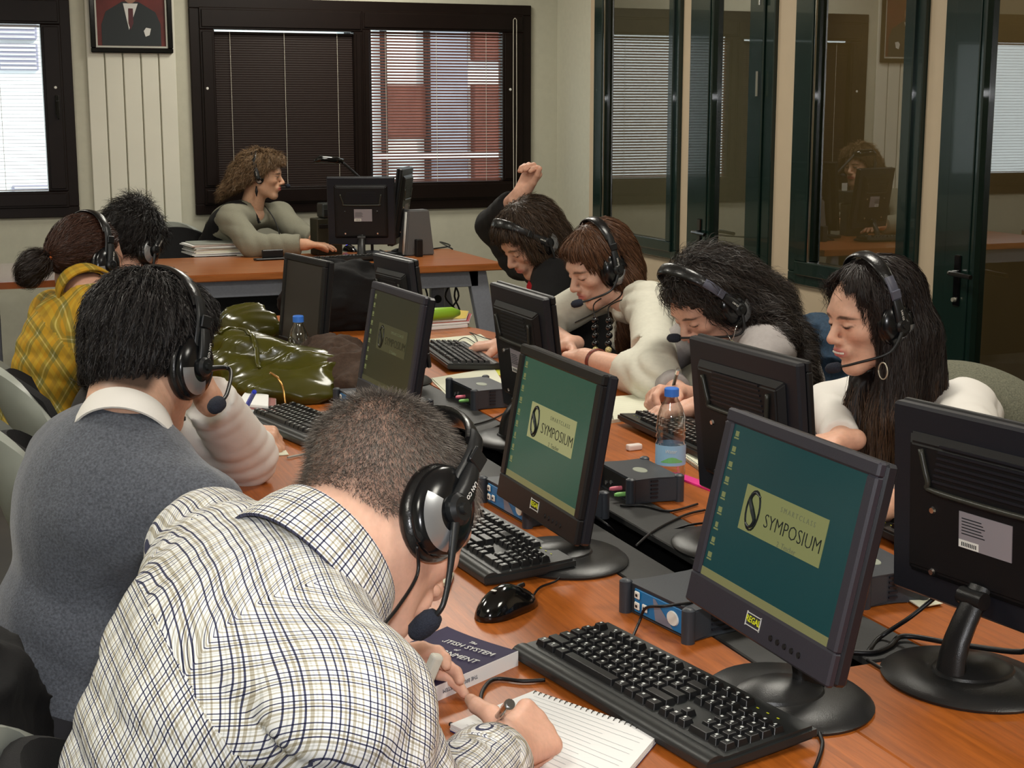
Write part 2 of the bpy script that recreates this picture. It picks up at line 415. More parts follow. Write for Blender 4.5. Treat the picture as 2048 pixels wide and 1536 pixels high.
def pdoor(name, far, near, z1=2.30, hz=0.90, open_=0):
    root = struct(empty(name, (0, 0, 0)))
    bm = B(); x0, x1 = XR - 0.02, XR + 0.06
    box6(bm, x0, x1, near, far, z1 - .06, z1, .004)
    box6(bm, x0, x1, far - .07, far, 0, z1 - .06, .004); box6(bm, x0, x1, near, near + .07, 0, z1 - .06, .004)
    struct(obj('door_frame', bm, M_green, root))
    a, b = near + .075, far - .075; w = 0.125
    bm = B(); x0, x1 = XR - 0.03, XR + 0.03
    box6(bm, x0, x1, b - w * 1.35, b, 0.02, z1 - .065, .005); box6(bm, x0, x1, a, a + w, 0.02, z1 - .065, .005)
    box6(bm, x0, x1, a + w, b - w * 1.35, z1 - .065 - w, z1 - .065, .005); box6(bm, x0, x1, a + w, b - w * 1.35, 0.02, 0.16, .005)
    box6(bm, x0 - .006, x0, b - w * 1.35 + .02, b - .02, 0.03, z1 - .075, .003)
    lf = struct(obj('door_leaf', bm, M_green, root))
    bm = B(); box6(bm, XR, XR + .004, a + w, b - w * 1.35, 0.16, z1 - .065 - w); obj('pane', bm, M_ppane, lf)
    bm = B()
    yh = b - w * .75
    box(bm, (x0 - .008, yh, hz - .03), (0.012, 0.035, 0.19), .004)
    tube(bm, [(x0 - .01, yh, hz), (x0 - .045, yh, hz), (x0 - .05, yh - .03, hz), (x0 - .05, yh - .13, hz - .003)], 0.009, 8, smooth=3)
    obj('door_handle', bm, M_blackgloss, lf)
    bm = B(); lathe(bm, [(0, .012), (.008, .012), (.009, 0)], 12, frame((x0 - .014, yh, hz - .1), z=(-1, 0, 0))); obj('lock', bm, M_brass, lf)
    bm = B()
    for zz in (1.55, 1.95): tube(bm, [(XR - .045, a + .02, zz), (XR - .045, a + .02, zz + .11)], .007, 8)
    obj('hinge', bm, M_chrome, lf)
    return root
pdoor('door_1', yD, yE)
pdoor('door_2', yG, yG - 1.05)
ppanel(yG - 3.0, yG - 1.05, 0, zlow)
pwindow('window_5', yG - 1.08, yG - 3.0, zlow, 2.30, 0.085)
# corridor beyond the partition
M_corr = mat('corridor_wall', L(150, 128, 92), 0.8, noise=0.04, nscale=5)
bm = B(); box6(bm, 5.0, 5.1, YF, YB, 0, ZC); struct(obj('wall_corridor', bm, M_corr))
light('AREA', 'corridor_fill_light', (4.35, 4.8, 2.6), (0, 0, 0), 20, (1.0, .86, .62), 0.4, 5.5)  # unseen area light, added to brighten the corridor behind the glass

# ---------------------------------------------------------------- building outside
M_render = mat('white_render', L(232, 232, 226), 0.9, noise=0.03, nscale=2)
M_brick = mat('red_brick', L(112, 66, 54), 0.9, noise=0.2, nscale=6)
M_grey = mat('grey_concrete', L(150, 152, 160), 0.9, noise=0.15, nscale=3); M_greyw = mat('lilac_grey_shutter', L(150, 145, 160), 0.8)
b = empty('apartment_building', (0, 15, 0), 0, 'white and brick apartment block seen through the blinds outside the windows', 'building')
bm = B(); box6(bm, -9, 15, 0, 3, -7, 12); obj('facade', bm, M_render, b)
def fbox(name, x0, x1, z0, z1, d, m, par=b): bm = B(); box6(bm, x0, x1, -d, 0.01, z0, z1, .01); return obj(name, bm, m, par)
for z0 in (-1.6, 1.20, 4.0):
    fbox('brick_panel', 4.47, 4.93, z0, z0 + .52, .06, M_brick)
    fbox('brick_panel', 3.0, 3.9, z0, z0 + .52, .06, M_brick)
fbox('brick_column', 5.42, 6.3, -7, 1.74, .12, M_brick); fbox('brick_column', 5.42, 6.3, 1.98, 12, .12, M_brick)
fbox('grey_panel', 4.96, 5.38, -7, 12, .04, M_grey)
for x in (4.47, 4.93, 4.1): fbox('drain_pipe', x - .02, x + .02, -7, 12, .12, M_dark)
for z in (.98, -1.9, 3.8): fbox('floor_slab', 3, 15, z, z + .07, .18, M_render)
for (x, z, h_) in ((0.78, 2.12, .24), (0.78, 1.84, .24), (0.84, .66, .12)):
    f = fbox('window', x, x + .36, z, z + h_, .05, M_greyw)
    for q in range(int(h_ / .04)):
        bm = B(); box6(bm, x + .02, x + .34, -0.065, -0.05, z + .012 + q * .04, z + .030 + q * .04, .003); obj('shutter_slat', bm, M_render, f)
# ---------------------------------------------------------------- furniture
def wood_mat(name, c1, c2, rough=0.28, axis=(30, 2.2, 30), coat=0.15):
    m = bpy.data.materials.new(name); m.use_nodes = True; MATS[name] = m; nt = m.node_tree; b = nt.nodes['Principled BSDF']
    tc = nt.nodes.new('ShaderNodeTexCoord'); mp = nt.nodes.new('ShaderNodeMapping'); mp.inputs['Scale'].default_value = axis
    n = nt.nodes.new('ShaderNodeTexNoise'); n.inputs['Scale'].default_value = 1.6; n.inputs['Detail'].default_value = 5; n.inputs['Distortion'].default_value = 0.6
    n2 = nt.nodes.new('ShaderNodeTexNoise'); n2.inputs['Scale'].default_value = 14; n2.inputs['Detail'].default_value = 2
    cr = nt.nodes.new('ShaderNodeValToRGB'); cr.color_ramp.elements[0].color = c1; cr.color_ramp.elements[1].color = c2
    cr.color_ramp.elements[0].position = 0.30; cr.color_ramp.elements[1].position = 0.68
    ad = nt.nodes.new('ShaderNodeMath'); ad.operation = 'MULTIPLY_ADD'; ad.inputs[1].default_value = 0.35; ad.inputs[2].default_value = 0
    ad2 = nt.nodes.new('ShaderNodeMath'); ad2.operation = 'MULTIPLY_ADD'; ad2.inputs[1].default_value = 0.65
    nt.links.new(tc.outputs['Object'], mp.inputs[0]); nt.links.new(mp.outputs[0], n.inputs[0]); nt.links.new(mp.outputs[0], n2.inputs[0])
    nt.links.new(n2.outputs[0], ad.inputs[0]); nt.links.new(n.outputs[0], ad2.inputs[0]); nt.links.new(ad.outputs[0], ad2.inputs[2])
    nt.links.new(ad2.outputs[0], cr.inputs[0]); nt.links.new(cr.outputs[0], b.inputs['Base Color'])
    b.inputs['Roughness'].default_value = rough; b.inputs['Coat Weight'].default_value = coat; b.inputs['Coat Roughness'].default_value = 0.2
    return m
M_wood = wood_mat('cherry_laminate', L(138, 70, 20), L(186, 102, 36), axis=(70, 3.0, 70), rough=.36, coat=.04)
M_wood2 = wood_mat('cherry_laminate_desk', L(140, 78, 36), L(178, 106, 54), axis=(2.2, 30, 30))
M_edge = mat('cherry_edge', L(130, 68, 30), 0.4, noise=0.1, nscale=20)
M_silver = mat('silver_paint', L(150, 154, 166), 0.38, metal=0.25, noise=0.05, nscale=90)
M_char = mat('charcoal_laminate', L(44, 44, 43), 0.55, noise=0.12, nscale=160, bump=0.1, bscale=500)
M_trough = mat('trough_black', L(10, 10, 10), 0.6)
M_greyp = mat('grey_plastic', L(150, 154, 146), 0.42, noise=0.03, nscale=20)
M_fabric = mat('black_fabric', L(20, 19, 20), 0.95, bump=0.5, bscale=700, noise=0.2, nscale=300)
ZT = 0.745
# long student table
Y0, Y1 = 0.55, 5.46
t = empty('student_table', (1.165, 3.0, 0), 0, 'long orange wooden computer table with a black cable trough down its middle', 'table')
def part_at(par, name, bm, m, smooth=False, angle=None):
    bmesh.ops.translate(bm, verts=bm.verts, vec=(-par.location[0], -par.location[1], -par.location[2]))
    return obj(name, bm, m, par, smooth=smooth, angle=angle)
bm = B(); prism(bm, [(0.525, Y0), (1.035, Y0), (1.035, Y1), (0.60, Y1), (0.525, Y1 - .08)], ZT - 0.03, ZT, bev=0.003); part_at(t, 'tabletop', bm, M_wood)
bm = B(); prism(bm, [(1.292, Y0), (1.81, Y0), (1.81, Y1 - 0.70), (1.79, Y1 - 0.58), (1.60, Y1 - .06), (1.52, Y1), (1.292, Y1)], ZT - 0.03, ZT, bev=0.003); part_at(t, 'tabletop', bm, M_wood)
bm = B(); box6(bm, 1.035, 1.292, Y0, 1.665, ZT - 0.03, ZT, 0.002); part_at(t, 'tabletop', bm, M_wood)
bm = B(); box6(bm, 1.035, 1.292, 4.75, Y1, ZT - 0.03, ZT, 0.002); part_at(t, 'tabletop', bm, M_wood)
bm = B(); box6(bm, 1.037, 1.125, 1.67, 4.745, ZT - 0.012, ZT + .001, 0.002); part_at(t, 'cable_flap', bm, M_char)
bm = B(); box6(bm, 1.188, 1.290, 1.67, 4.745, ZT - 0.012, ZT + .001, 0.002); part_at(t, 'cable_flap', bm, M_char)
bm = B(); box6(bm, 1.037, 1.29, 1.67, 4.745, ZT - 0.13, ZT - .12); box6(bm, 1.037, 1.045, 1.67, 4.745, ZT - .12, ZT - .013); box6(bm, 1.282, 1.29, 1.67, 4.745, ZT - .12, ZT - .013)
part_at(t, 'trough', bm, M_trough)
for y in (0.8, 3.0, 5.1):
    for x in (0.62, 1.70):
        bm = B(); box6(bm, x - .03, x + .03, y - .04, y + .04, 0, ZT - .03, .004); part_at(t, 'leg', bm, M_silver)
    bm = B(); box6(bm, 0.65, 1.67, y - .02, y + .02, ZT - .16, ZT - .13, .003); part_at(t, 'crossbar', bm, M_silver)
# teacher desk
DF = 6.93; DR = 2.68; DL = 1.00
d = empty('teacher_desk', (1.9, 7.35, 0), 0, 'wooden teacher desk with silver legs against the back of the room', 'desk')
bm = B(); prism(bm, [(DL, DF), (DR, DF), (DR, 7.78), (DL, 7.78)], ZT - .034, ZT, bev=.004); part_at(d, 'tabletop', bm, M_wood2)
bm = B(); box6(bm, DL + .03, DR - .12, DF + .05, DF + .09, ZT - .115, ZT - .034, .003); part_at(d, 'beam', bm, M_silver)
bm = B(); box6(bm, DL + .03, DR - .12, 7.66, 7.70, ZT - .115, ZT - .034, .003); part_at(d, 'beam', bm, M_silver)
for y in (DF + .05, 7.62):
    for (xt, xb) in ((DR - .13, DR + .01), (DL + .05, DL - .05)):
        bm = B(); vs = [(xt - .04, 0), (xt + .05, 0)]
        a = [bm.verts.new(v) for v in ((xt - .045, y, ZT - .034), (xt + .05, y, ZT - .034), (xb + .05, y, 0), (xb - .045, y, 0), (xt - .045, y + .05, ZT - .034), (xt + .05, y + .05, ZT - .034), (xb + .05, y + .05, 0), (xb - .045, y + .05, 0))]
        for f in ((3, 2, 1, 0), (4, 5, 6, 7), (0, 1, 5, 4), (1, 2, 6, 5), (2, 3, 7, 6), (3, 0, 4, 7)): bm.faces.new([a[i] for i in f])
        bmesh.ops.recalc_face_normals(bm, faces=bm.faces); bmesh.ops.bevel(bm, geom=bm.edges[:], offset=.004, segments=1, affect='EDGES')
        part_at(d, 'leg', bm, M_silver)
pl = oy(868, 560, 7.62); bm = B(); box6(bm, pl.x - .035, pl.x + .04, 7.56, 7.60, .25, ZT - .05, .004)
cc = part_at(d, 'cable_riser', bm, M_silver)
for zz in (.42, .50, .58):
    bm = B(); lathe(bm, [(0, .002), (.02, .002), (.022, 0)], 14, frame((pl.x, 7.558, zz), z=(0, -1, 0))); part_at(d, 'cable_hole', bm, M_trough)
bm = B(); box6(bm, DL + .05, 1.78, DF + .30, DF + .325, .05, ZT - .05, .003); part_at(d, 'modesty_panel', bm, M_trough)
for k, (px, a) in enumerate(((835, .01), (848, -.01), (900, .02), (908, -.015), (913, .01))):
    p = oy(px, 560, 7.5); bm = B()
    tube(bm, [(p.x, 7.5, .70), (p.x + a, 7.5, .62), (p.x - a * 1.5, 7.49, .52), (p.x + a * 2, 7.5, .42), (p.x, 7.5, .25), (p.x + .02, 7.5, .02)], .005, 6, smooth=5)
    part_at(d, 'hanging_cable', bm, M_black)
# side table at the left
s = empty('side_table', (0.1, 7.4, 0), 0, 'round-ended side table with brown edge under the left window', 'table')
pts = [(-1.2, 6.98)] + [(0.45 + .40 * math.sin(a), 7.40 - .42 * math.cos(a)) for a in np.linspace(0.0, math.pi, 14)] + [(-1.2, 7.82)]
bm = B(); prism(bm, pts, ZT - .03, ZT, bev=.003)
part_at(s, 'tabletop', bm, mat('top_lilac_reflection', L(190, 172, 176), 0.12, noise=.03, nscale=8, coat=.5))  # the pale lilac reflection on the top is put into its colour
bm = B(); pts2 = [(x + .002 * (1 if x > 0 else -1), y) for x, y in pts]
prism(bm, [(x * 1.004, 7.40 + (y - 7.40) * 1.006) for x, y in pts], ZT - .033, ZT - .003); part_at(s, 'edge_band', bm, M_edge)
for x in (-1.0, 0.3):
    bm = B(); tube(bm, [(x, 7.4, 0), (x, 7.4, ZT - .033)], .03, 14); lathe(bm, [(.20, 0), (.20, .008), (.04, .02)], 20, Matrix.Translation((x, 7.4, 0))); part_at(s, 'leg', bm, M_silver)

# chairs
def chair(loc, rz, label, group=None, cloth=None, top=0.90, lean=0.12):
    """local: sitter faces +y, backrest at y = -0.21"""
    r = empty('office_chair', (loc[0], loc[1], 0), rz, label, 'chair', group)
    def grid(fn, nu, nv, thick, m, name):
        bm = B(); V = [[bm.verts.new(fn(-1 + 2 * i / nu, j / nv)) for i in range(nu + 1)] for j in range(nv + 1)]
        for j in range(nv):
            for i in range(nu): bm.faces.new((V[j][i], V[j][i + 1], V[j + 1][i + 1], V[j + 1][i]))
        bmesh.ops.recalc_face_normals(bm, faces=bm.faces)
        bmesh.ops.solidify(bm, geom=bm.faces[:], thickness=thick)
        return obj(name, bm, m, r, smooth=True, angle=50)
    def back(u, v, g=0.0, k=1.0):
        w = 0.245 * k * (1 - 0.30 * max(0, v - .55) ** 2 * 4) * (1 - .05 * (1 - v))
        zt = 0.56 + (top - .56) * v - .10 * abs(u) ** 3 * max(v - .3, 0)
        return (w * u, -0.235 + 0.10 * u * u - lean * v + g - .02 * math.sin(v * 3), zt)
    grid(lambda u, v: back(u, v), 16, 10, 0.022, M_greyp, 'backrest_shell')
    grid(lambda u, v: back(u * .86, .06 + v * .86, .03), 14, 8, 0.02, M_fabric, 'back_pad')
    grid(lambda u, v: (.24 * u * (1 - .12 * (abs(2 * v - 1)) ** 3), -.22 + .45 * v, .455 - .03 * max(0, v - .8) * 5 * .3 - .01 * (1 - u * u)), 14, 12, .05, M_fabric, 'seat')
    grid(lambda u, v: (.235 * u, -.215 + .43 * v, .40), 8, 8, .012, M_greyp, 'seat_shell')
    for sgn in (-1, 1):
        bm = B(); tube(bm, [(sgn * .06, -.1, .38), (sgn * .06, -.24, .39), (sgn * .06, -.29, .48), (sgn * .06, -.27, .60)], .014, 8, smooth=4); obj('back_bracket', bm, M_black, r, smooth=True)
    bm = B(); tube(bm, [(0, 0, .10), (0, 0, .39)], .025, 14); obj('gas_column', bm, M_black, r, smooth=True, angle=40)
    for k in range(5):
        a = 2 * math.pi * k / 5; bm = B()
        tube(bm, [(0, 0, .11), (.14 * math.cos(a), .14 * math.sin(a), .095), (.29 * math.cos(a), .29 * math.sin(a), .07)], [.026, .02, .016], 8); sp = obj('base_leg', bm, M_black, r, smooth=True, angle=60)
        bm = B(); lathe(bm, [(0, -.012), (.026, -.012), (.028, 0), (.026, .012), (0, .012)], 12, frame((.29 * math.cos(a), .29 * math.sin(a), .03), z=(-math.sin(a), math.cos(a), 0))); obj('castor', bm, M_black, sp, smooth=True, angle=40)
    return r
FX = -math.pi / 2    # sitter faces +X
chair((0.36, 1.46), FX + .10, 'grey and black office chair behind the man in the checked shirt', top=.90)
chair((0.02, 2.36), FX + .0, 'office chair behind the man in the grey sweater, mostly under a black coat', top=.84)
chair((0.43, 2.90), FX + .05, 'grey-backed chair directly behind the shoulder of the grey sweater', top=.93)
chair((0.52, 3.66), FX + .05, 'curved grey chair back behind the woman in the yellow plaid shirt', top=.92, lean=.17)
chair((2.20, 3.66), math.pi / 2 - .1, 'chair with pale grey edge holding a denim jacket', top=.88)
chair((2.47, 2.74), math.pi / 2, 'chair under the smiling woman at the right', top=.84)
chair((2.35, 4.45), math.pi / 2, 'chair under the woman in the white sweater', top=.86)
pc = oy(372, 480, 8.0)
chair((pc.x + .06, 7.95), math.radians(-152), 'teacher chair with pale rim and black pad near the white wall boards', top=.90, lean=.05)
# ---------------------------------------------------------------- monitors, keyboards, boxes
M_bez = mat('monitor_black', L(18, 18, 20), 0.38, bump=.12, bscale=900)
M_bezg = mat('monitor_grey', L(46, 45, 54), 0.42, bump=.12, bscale=900)
M_side = mat('monitor_side', L(30, 31, 37), 0.35, bump=.1, bscale=900)
M_screen = mat('screen_teal', L(18, 40, 40), 0.22, emit=L(14, 50, 52), estr=0.8)
M_screen2 = mat('screen_green', L(30, 50, 44), 0.22, emit=L(50, 92, 74), estr=0.48)
M_screen0 = mat('screen_dim', L(30, 32, 26), 0.3, emit=L(44, 46, 32), estr=0.5)
M_scroff = mat('screen_off', L(52, 48, 44), 0.45)
M_card = mat('screen_card', L(60, 60, 40), 0.3, emit=L(120, 124, 78), estr=0.75)
M_card2 = mat('screen_card_bright', L(60, 60, 40), 0.3, emit=L(150, 150, 104), estr=0.8)
M_card0 = mat('screen_card_dim', L(40, 40, 30), 0.3, emit=L(62, 62, 42), estr=0.7)
M_ink = mat('screen_ink', L(10, 22, 26), 0.4)
M_ink2 = mat('screen_ink_soft', L(70, 74, 56), 0.4, emit=L(100, 104, 76), estr=.5)
M_bar = mat('screen_taskbar', L(60, 60, 44), .3, emit=L(118, 116, 74), estr=.7)
M_icon = mat('screen_icon', L(90, 90, 60), .3, emit=L(100, 110, 70), estr=.6)
M_yel = mat('yellow_print', L(210, 215, 40), 0.5)
M_whitep = mat('white_print', L(215, 215, 210), 0.5)
M_labelgrey = mat('rating_label', L(140, 135, 140), 0.5)
M_blue = mat('vga_blue', L(28, 52, 190), 0.4)
M_base = mat('base_black', L(34, 34, 34), 0.32, bump=.15, bscale=700)

def ring_path(cx, cy, rx, ry, n=24, a0=0, a1=2 * math.pi):
    return [(cx + rx * math.cos(a0 + (a1 - a0) * k / n), 0, cy + ry * math.sin(a0 + (a1 - a0) * k / n)) for k in range(n + 1)]
def frame_ring(bm, w, h, iw, ih, y0, y1, oz_=0.0, bev=.003):
    """rectangular frame in the xz plane, outer w*h, inner iw*ih (inner shifted up by oz_)"""
    l = (w - iw) / 2; b = (h - ih) / 2 + oz_; t_ = h - ih - b
    box6(bm, -w / 2, w / 2, y0, y1, 0, b, bev); box6(bm, -w / 2, w / 2, y0, y1, h - t_, h, bev)
    box6(bm, -w / 2, -w / 2 + l, y0, y1, b - .002, h - t_ + .002, bev); box6(bm, w / 2 - l, w / 2, y0, y1, b - .002, h - t_ + .002, bev)
def monitor(x, y, rz, label, w=.345, h=.275, zb=.82, tilt=10, face='teal', style='slab', group=None, bez=None, icons=True, basedy=0.06):
    """screen faces local -y; origin on the table under the lower front edge"""
    r = empty('monitor', (x, y, ZT), rz, label, 'monitor', group)
    bez = bez or M_bez; zz = zb - ZT
    T = Matrix.Translation((0, 0, zz)) @ Matrix.Rotation(-math.radians(tilt), 4, 'X')
    bb = .045 if style != 'slab' else .048
    iw, ih = w - .042, h - .062
    bm = B(); frame_ring(bm, w, h, iw, ih, 0, .012, .012); bmesh.ops.transform(bm, matrix=T, verts=bm.verts); hz = obj('bezel', bm, bez, r)
    bm = B(); box6(bm, -w / 2 + .001, w / 2 - .001, .012, .030, .001, h - .001, .004)
    bmesh.ops.transform(bm, matrix=T, verts=bm.verts); obj('casing', bm, M_side if face != 'off' or style == 'x' else M_bez, r)
    b0 = (h - ih) / 2 + .012
    ms = {'teal': M_screen, 'green': M_screen2, 'dim': M_screen0, 'off': M_scroff}[face]
    bm = B(); box6(bm, -iw / 2, iw / 2, .004, .006, b0, b0 + ih); bmesh.ops.transform(bm, matrix=T, verts=bm.verts); sc = obj('screen', bm, ms, r)
    if face != 'off':
        cm = {'teal': M_card, 'green': M_card2, 'dim': M_card0}[face]
        cw, ch = iw * .62, ih * .285; cz = b0 + ih * .53; cx = 0.0 + .006
        bm = B(); box6(bm, cx - cw / 2, cx + cw / 2, .0030, .0042, cz - ch / 2, cz + ch / 2); bmesh.ops.transform(bm, matrix=T, verts=bm.verts); obj('logo_card', bm, cm, sc)
        F = lambda X, Z: T @ frame((X, .0028, Z), x=(1, 0, 0), z=(0, -1, 0))
        ink = M_ink if face != 'dim' else mat('ink_dim', L(36, 36, 26), .4)
        bm = B(); text_bm(bm, 'SYMPOSIUM', .026, F(cx + .027, cz - .006), sx=.95, offset=-.00035)
        tube(bm, ring_path(cx - cw * .36, cz, .0155, .026, 20), .0014, 5, M=T @ Matrix.Translation((0, .0026, 0)))
        tube(bm, smooth_path([(cx - cw * .36 + .012, 0, cz + .020), (cx - cw * .36 - .002, 0, cz + .023), (cx - cw * .36 - .010, 0, cz + .013), (cx - cw * .36, 0, cz), (cx - cw * .36 + .009, 0, cz - .012), (cx - cw * .36, 0, cz - .022), (cx - cw * .36 - .012, 0, cz - .018)], 5), [.0012, .002, .0032, .004, .0032, .002, .0012], 6, M=T @ Matrix.Translation((0, .0026, 0)))
        obj('logo_print', bm, ink, sc)
        bm = B(); text_bm(bm, 'S M A R T C L A S S', .0095, F(cx + .032, cz + .017)); text_bm(bm, '2  Teacher', .010, F(cx + .022, cz - .026))
        tag(obj('logo_small_print', bm, M_ink2, sc), kind='stuff')
        bm = B(); box6(bm, -iw / 2, iw / 2, .0034, .0042, b0, b0 + .011); bmesh.ops.transform(bm, matrix=T, verts=bm.verts); obj('taskbar', bm, M_bar if face != 'dim' else M_card0, sc)
        if icons:
            rng = random.Random(5)
            bm = B()
            for k in range(9):
                box(bm, (-iw / 2 + .012, .0036, b0 + ih - .012 - k * .021), (.006 + .003 * rng.random(), .001, .007), 0)
                box(bm, (-iw / 2 + .012, .0036, b0 + ih - .018 - k * .021), (.011, .001, .002), 0)
            bmesh.ops.transform(bm, matrix=T, verts=bm.verts); tag(obj('desktop_icons', bm, M_icon, sc), kind='stuff')
        bm = B(); frame_ring(bm, .034, .0165, .0322, .0147, -.0012, 0, 0, 0); bmesh.ops.transform(bm, matrix=T @ Matrix.Translation((-.0, 0, .016)), verts=bm.verts); bd = obj('badge', bm, M_whitep, r)
        bm = B(); text_bm(bm, 'REGAL', .0115, T @ frame((0, -.0008, .0245), x=(1, 0, 0), z=(0, -1, 0)), offset=.0002); obj('badge_print', bm, M_yel, bd)
        bm = B()
        for k in range(5): lathe(bm, [(0, .0015), (.0035, .0015), (.004, 0)], 10, T @ frame((.045 + k * .016, 0, .017), z=(0, -1, 0)))
        tag(obj('buttons', bm, M_black, r), kind='stuff')
    # back of the casing
    bm = B(); c1 = [(-w * .36, .05), (w * .36, .05), (w * .36, h - .05), (-w * .36, h - .05)]
    def frust(bm, x0, x1, z0, z1, y0, y1, ins):
        a = [bm.verts.new((x, y0, z)) for x, z in ((x0, z0), (x1, z0), (x1, z1), (x0, z1))]
        b_ = [bm.verts.new((x, y1, z)) for x, z in ((x0 + ins, z0 + ins), (x1 - ins, z0 + ins), (x1 - ins, z1 - ins), (x0 + ins, z1 - ins))]
        bm.faces.new(a); bm.faces.new(b_[::-1])
        for i in range(4): bm.faces.new((a[i], b_[i], b_[(i + 1) % 4], a[(i + 1) % 4]))
    frust(bm, -w * .40, w * .40, .035, h - .035, .029, .044, .014)
    bmesh.ops.recalc_face_normals(bm, faces=bm.faces); bmesh.ops.bevel(bm, geom=bm.edges[:], offset=.003, segments=2, affect='EDGES')
    bmesh.ops.transform(bm, matrix=T, verts=bm.verts); bk = obj('back_shell', bm, M_black, r)
    # grille hollow: raised lip and louvre lines with rows of holes
    M_lip = mat('back_lip', L(52, 52, 46), .35)
    bm = B(); zg = h * .60
    tube(bm, [(-w * .30, .046, zg + .055), (-w * .275, .046, zg + .008), (-w * .255, .046, zg), (w * .22, .046, zg), (w * .26, .046, zg + .012), (w * .30, .046, zg + .055)], .0042, 6, smooth=4, M=T)
    obj('grille_lip', bm, M_lip, bk, smooth=True)
    bm = B()
    for k in range(7): box6(bm, -w * .25 + k * .002, w * .24 - k * .002,   .0435, .0458, zg + .012 + k * .0085, zg + .0150 + k * .0085)
    bmesh.ops.transform(bm, matrix=T, verts=bm.verts); tag(obj('grille_slots', bm, M_side, bk), kind='stuff')
    bm = B(); box6(bm, -.055, .035, .044, .0452, h * .36, h * .54); bmesh.ops.transform(bm, matrix=T, verts=bm.verts); lb = obj('rating_label', bm, M_labelgrey, bk)
    bm = B(); box6(bm, .000, .0345, .0452, .0456, h * .362, h * .40)
    bmesh.ops.transform(bm, matrix=T, verts=bm.verts); obj('barcode_strip', bm, M_white, lb)
    bm = B()
    for k in range(6): box6(bm, -.010 + .003 * (k % 3), .030, .0452, .0455, h * .43 + k * .0042, h * .43 + .0012 + k * .0042)
    for k in range(9): box6(bm, .004 + k * .003, .0055 + k * .003, .0456, .0458, h * .37, h * .39)
    bmesh.ops.transform(bm, matrix=T, verts=bm.verts); tag(obj('label_print', bm, M_ink, lb), kind='stuff')
    bm = B()
    for (sx, sz) in ((-w * .33, h * .50), (w * .33, h * .50), (-w * .33, h * .18), (w * .33, h * .18)):
        lathe(bm, [(0, .003), (.004, .003), (.0055, 0)], 10, T @ frame((sx * .72, .044, sz), z=(0, 1, 0)))
    tag(obj('screws', bm, M_chrome, bk), kind='stuff')
    # stand: neck and oval foot with a domed front
    bm = B(); top = T @ Vector((0, .040, .05))
    tube(bm, [top, (0, .082, .06), (0, .09 + basedy - .06, .012)], [.018, .020, .024], 12, flat=.6, smooth=3); tube(bm, [(-.02, .056, zz + .035), (.02, .056, zz + .035)], .012, 10)
    obj('stand_neck', bm, M_base, r, smooth=True, angle=40)
    bm = B(); lathe(bm, [(0, .0), (.118, .0), (.120, .004), (.112, .010), (.07, .014), (0, .016)], 40, Matrix.Translation((0, basedy, 0)), sx=1.0, sy=.88)
    lathe(bm, [(.052, .010), (.048, .018), (.03, .027), (0, .031)], 26, Matrix.Translation((0, basedy - .012, 0)), sx=1.0, sy=1.2, cap=False)
    obj('stand_base', bm, M_base, r, smooth=True, angle=35)
    return r
D = math.radians
monitor(.948, 1.592, D(-90), 'nearest grey-framed monitor showing the logo card on a dark teal screen', w=.352, h=.272, zb=.835, tilt=13, face='teal', bez=M_bezg)
monitor(.925, 2.265, D(-90), 'black monitor with a green screen and logo card, second from the camera in left row', face='green', zb=.822, tilt=10)
monitor(.955, 3.27, D(-87), 'dim-screened monitor beside the brown cloth and behind the short-haired man', face='dim', bez=M_bezg, zb=.825, tilt=10)
monitor(.985, 4.20, D(-81), 'switched-off monitor behind the small water bottle at the far left of the table', face='off', w=.30, zb=.80, h=.285, tilt=6)
mR2 = monitor(1.325, 1.572, D(99), 'black monitor seen from behind at the right edge with a blue video plug', face='dim', zb=.825, tilt=3, h=.275, w=.35)
monitor(1.348, 2.228, D(93), 'black monitor seen from behind in front of the curly-haired woman, beside the tall bottle', face='dim', zb=.815, tilt=6, w=.34, h=.285)
monitor(1.312, 3.160, D(90), 'black monitor seen from behind in front of the woman in the white sweater', face='dim', zb=.80, tilt=7, w=.335, h=.30)
monitor(1.27, 4.0, D(96), 'black monitor seen from behind at the far end, near the green pencil case', face='dim', zb=.80, tilt=7, w=.26, h=.30)
p1 = oy(724, 425, 7.42); monitor(p1.x, 7.42, D(160), 'black monitor back with a pale label on the teacher desk', face='dim', zb=.82, w=.34, h=.345, tilt=8)
p2 = oy(795, 430, 7.58); monitor(p2.x - .02, 7.60, D(-118), 'second tall monitor on the teacher desk, turned sideways beside the grey speaker', face='off', zb=.80, w=.32, h=.40, tilt=8)
# blue plug and its cable on the nearest back-facing monitor
def cable(name, pts, r, label, m=None, cat='cable', sm=6, group=None, hide=False):
    o0 = Vector(pts[0]); bm = B(); tube(bm, [Vector(p) - o0 for p in pts], r, 7, smooth=sm)
    return tag(obj(name, bm, m or M_black, None, loc=o0, smooth=True), label, cat, group)
def tz(x, y, z=ZT + .005): return oz(x, y, z)
pb = ox(1972, 1195, 1.36); pb2 = ox(1975, 1232, 1.36)
bm = B(); box(bm, (0, 0, 0), (.014, .034, .034), .004); box(bm, (0, 0, -.024), (.012, .026, .016), .004)
vp = obj('video_plug', bm, M_blue, None, loc=(1.345, 1.520, .853)); tag(vp, 'blue video plug under the nearest back-facing monitor', 'plug')
bm = B(); tube(bm, [(0, 0, -.03), (0, 0, -.045)], [.008, .005], 8); obj('strain_relief', bm, M_blue, vp)
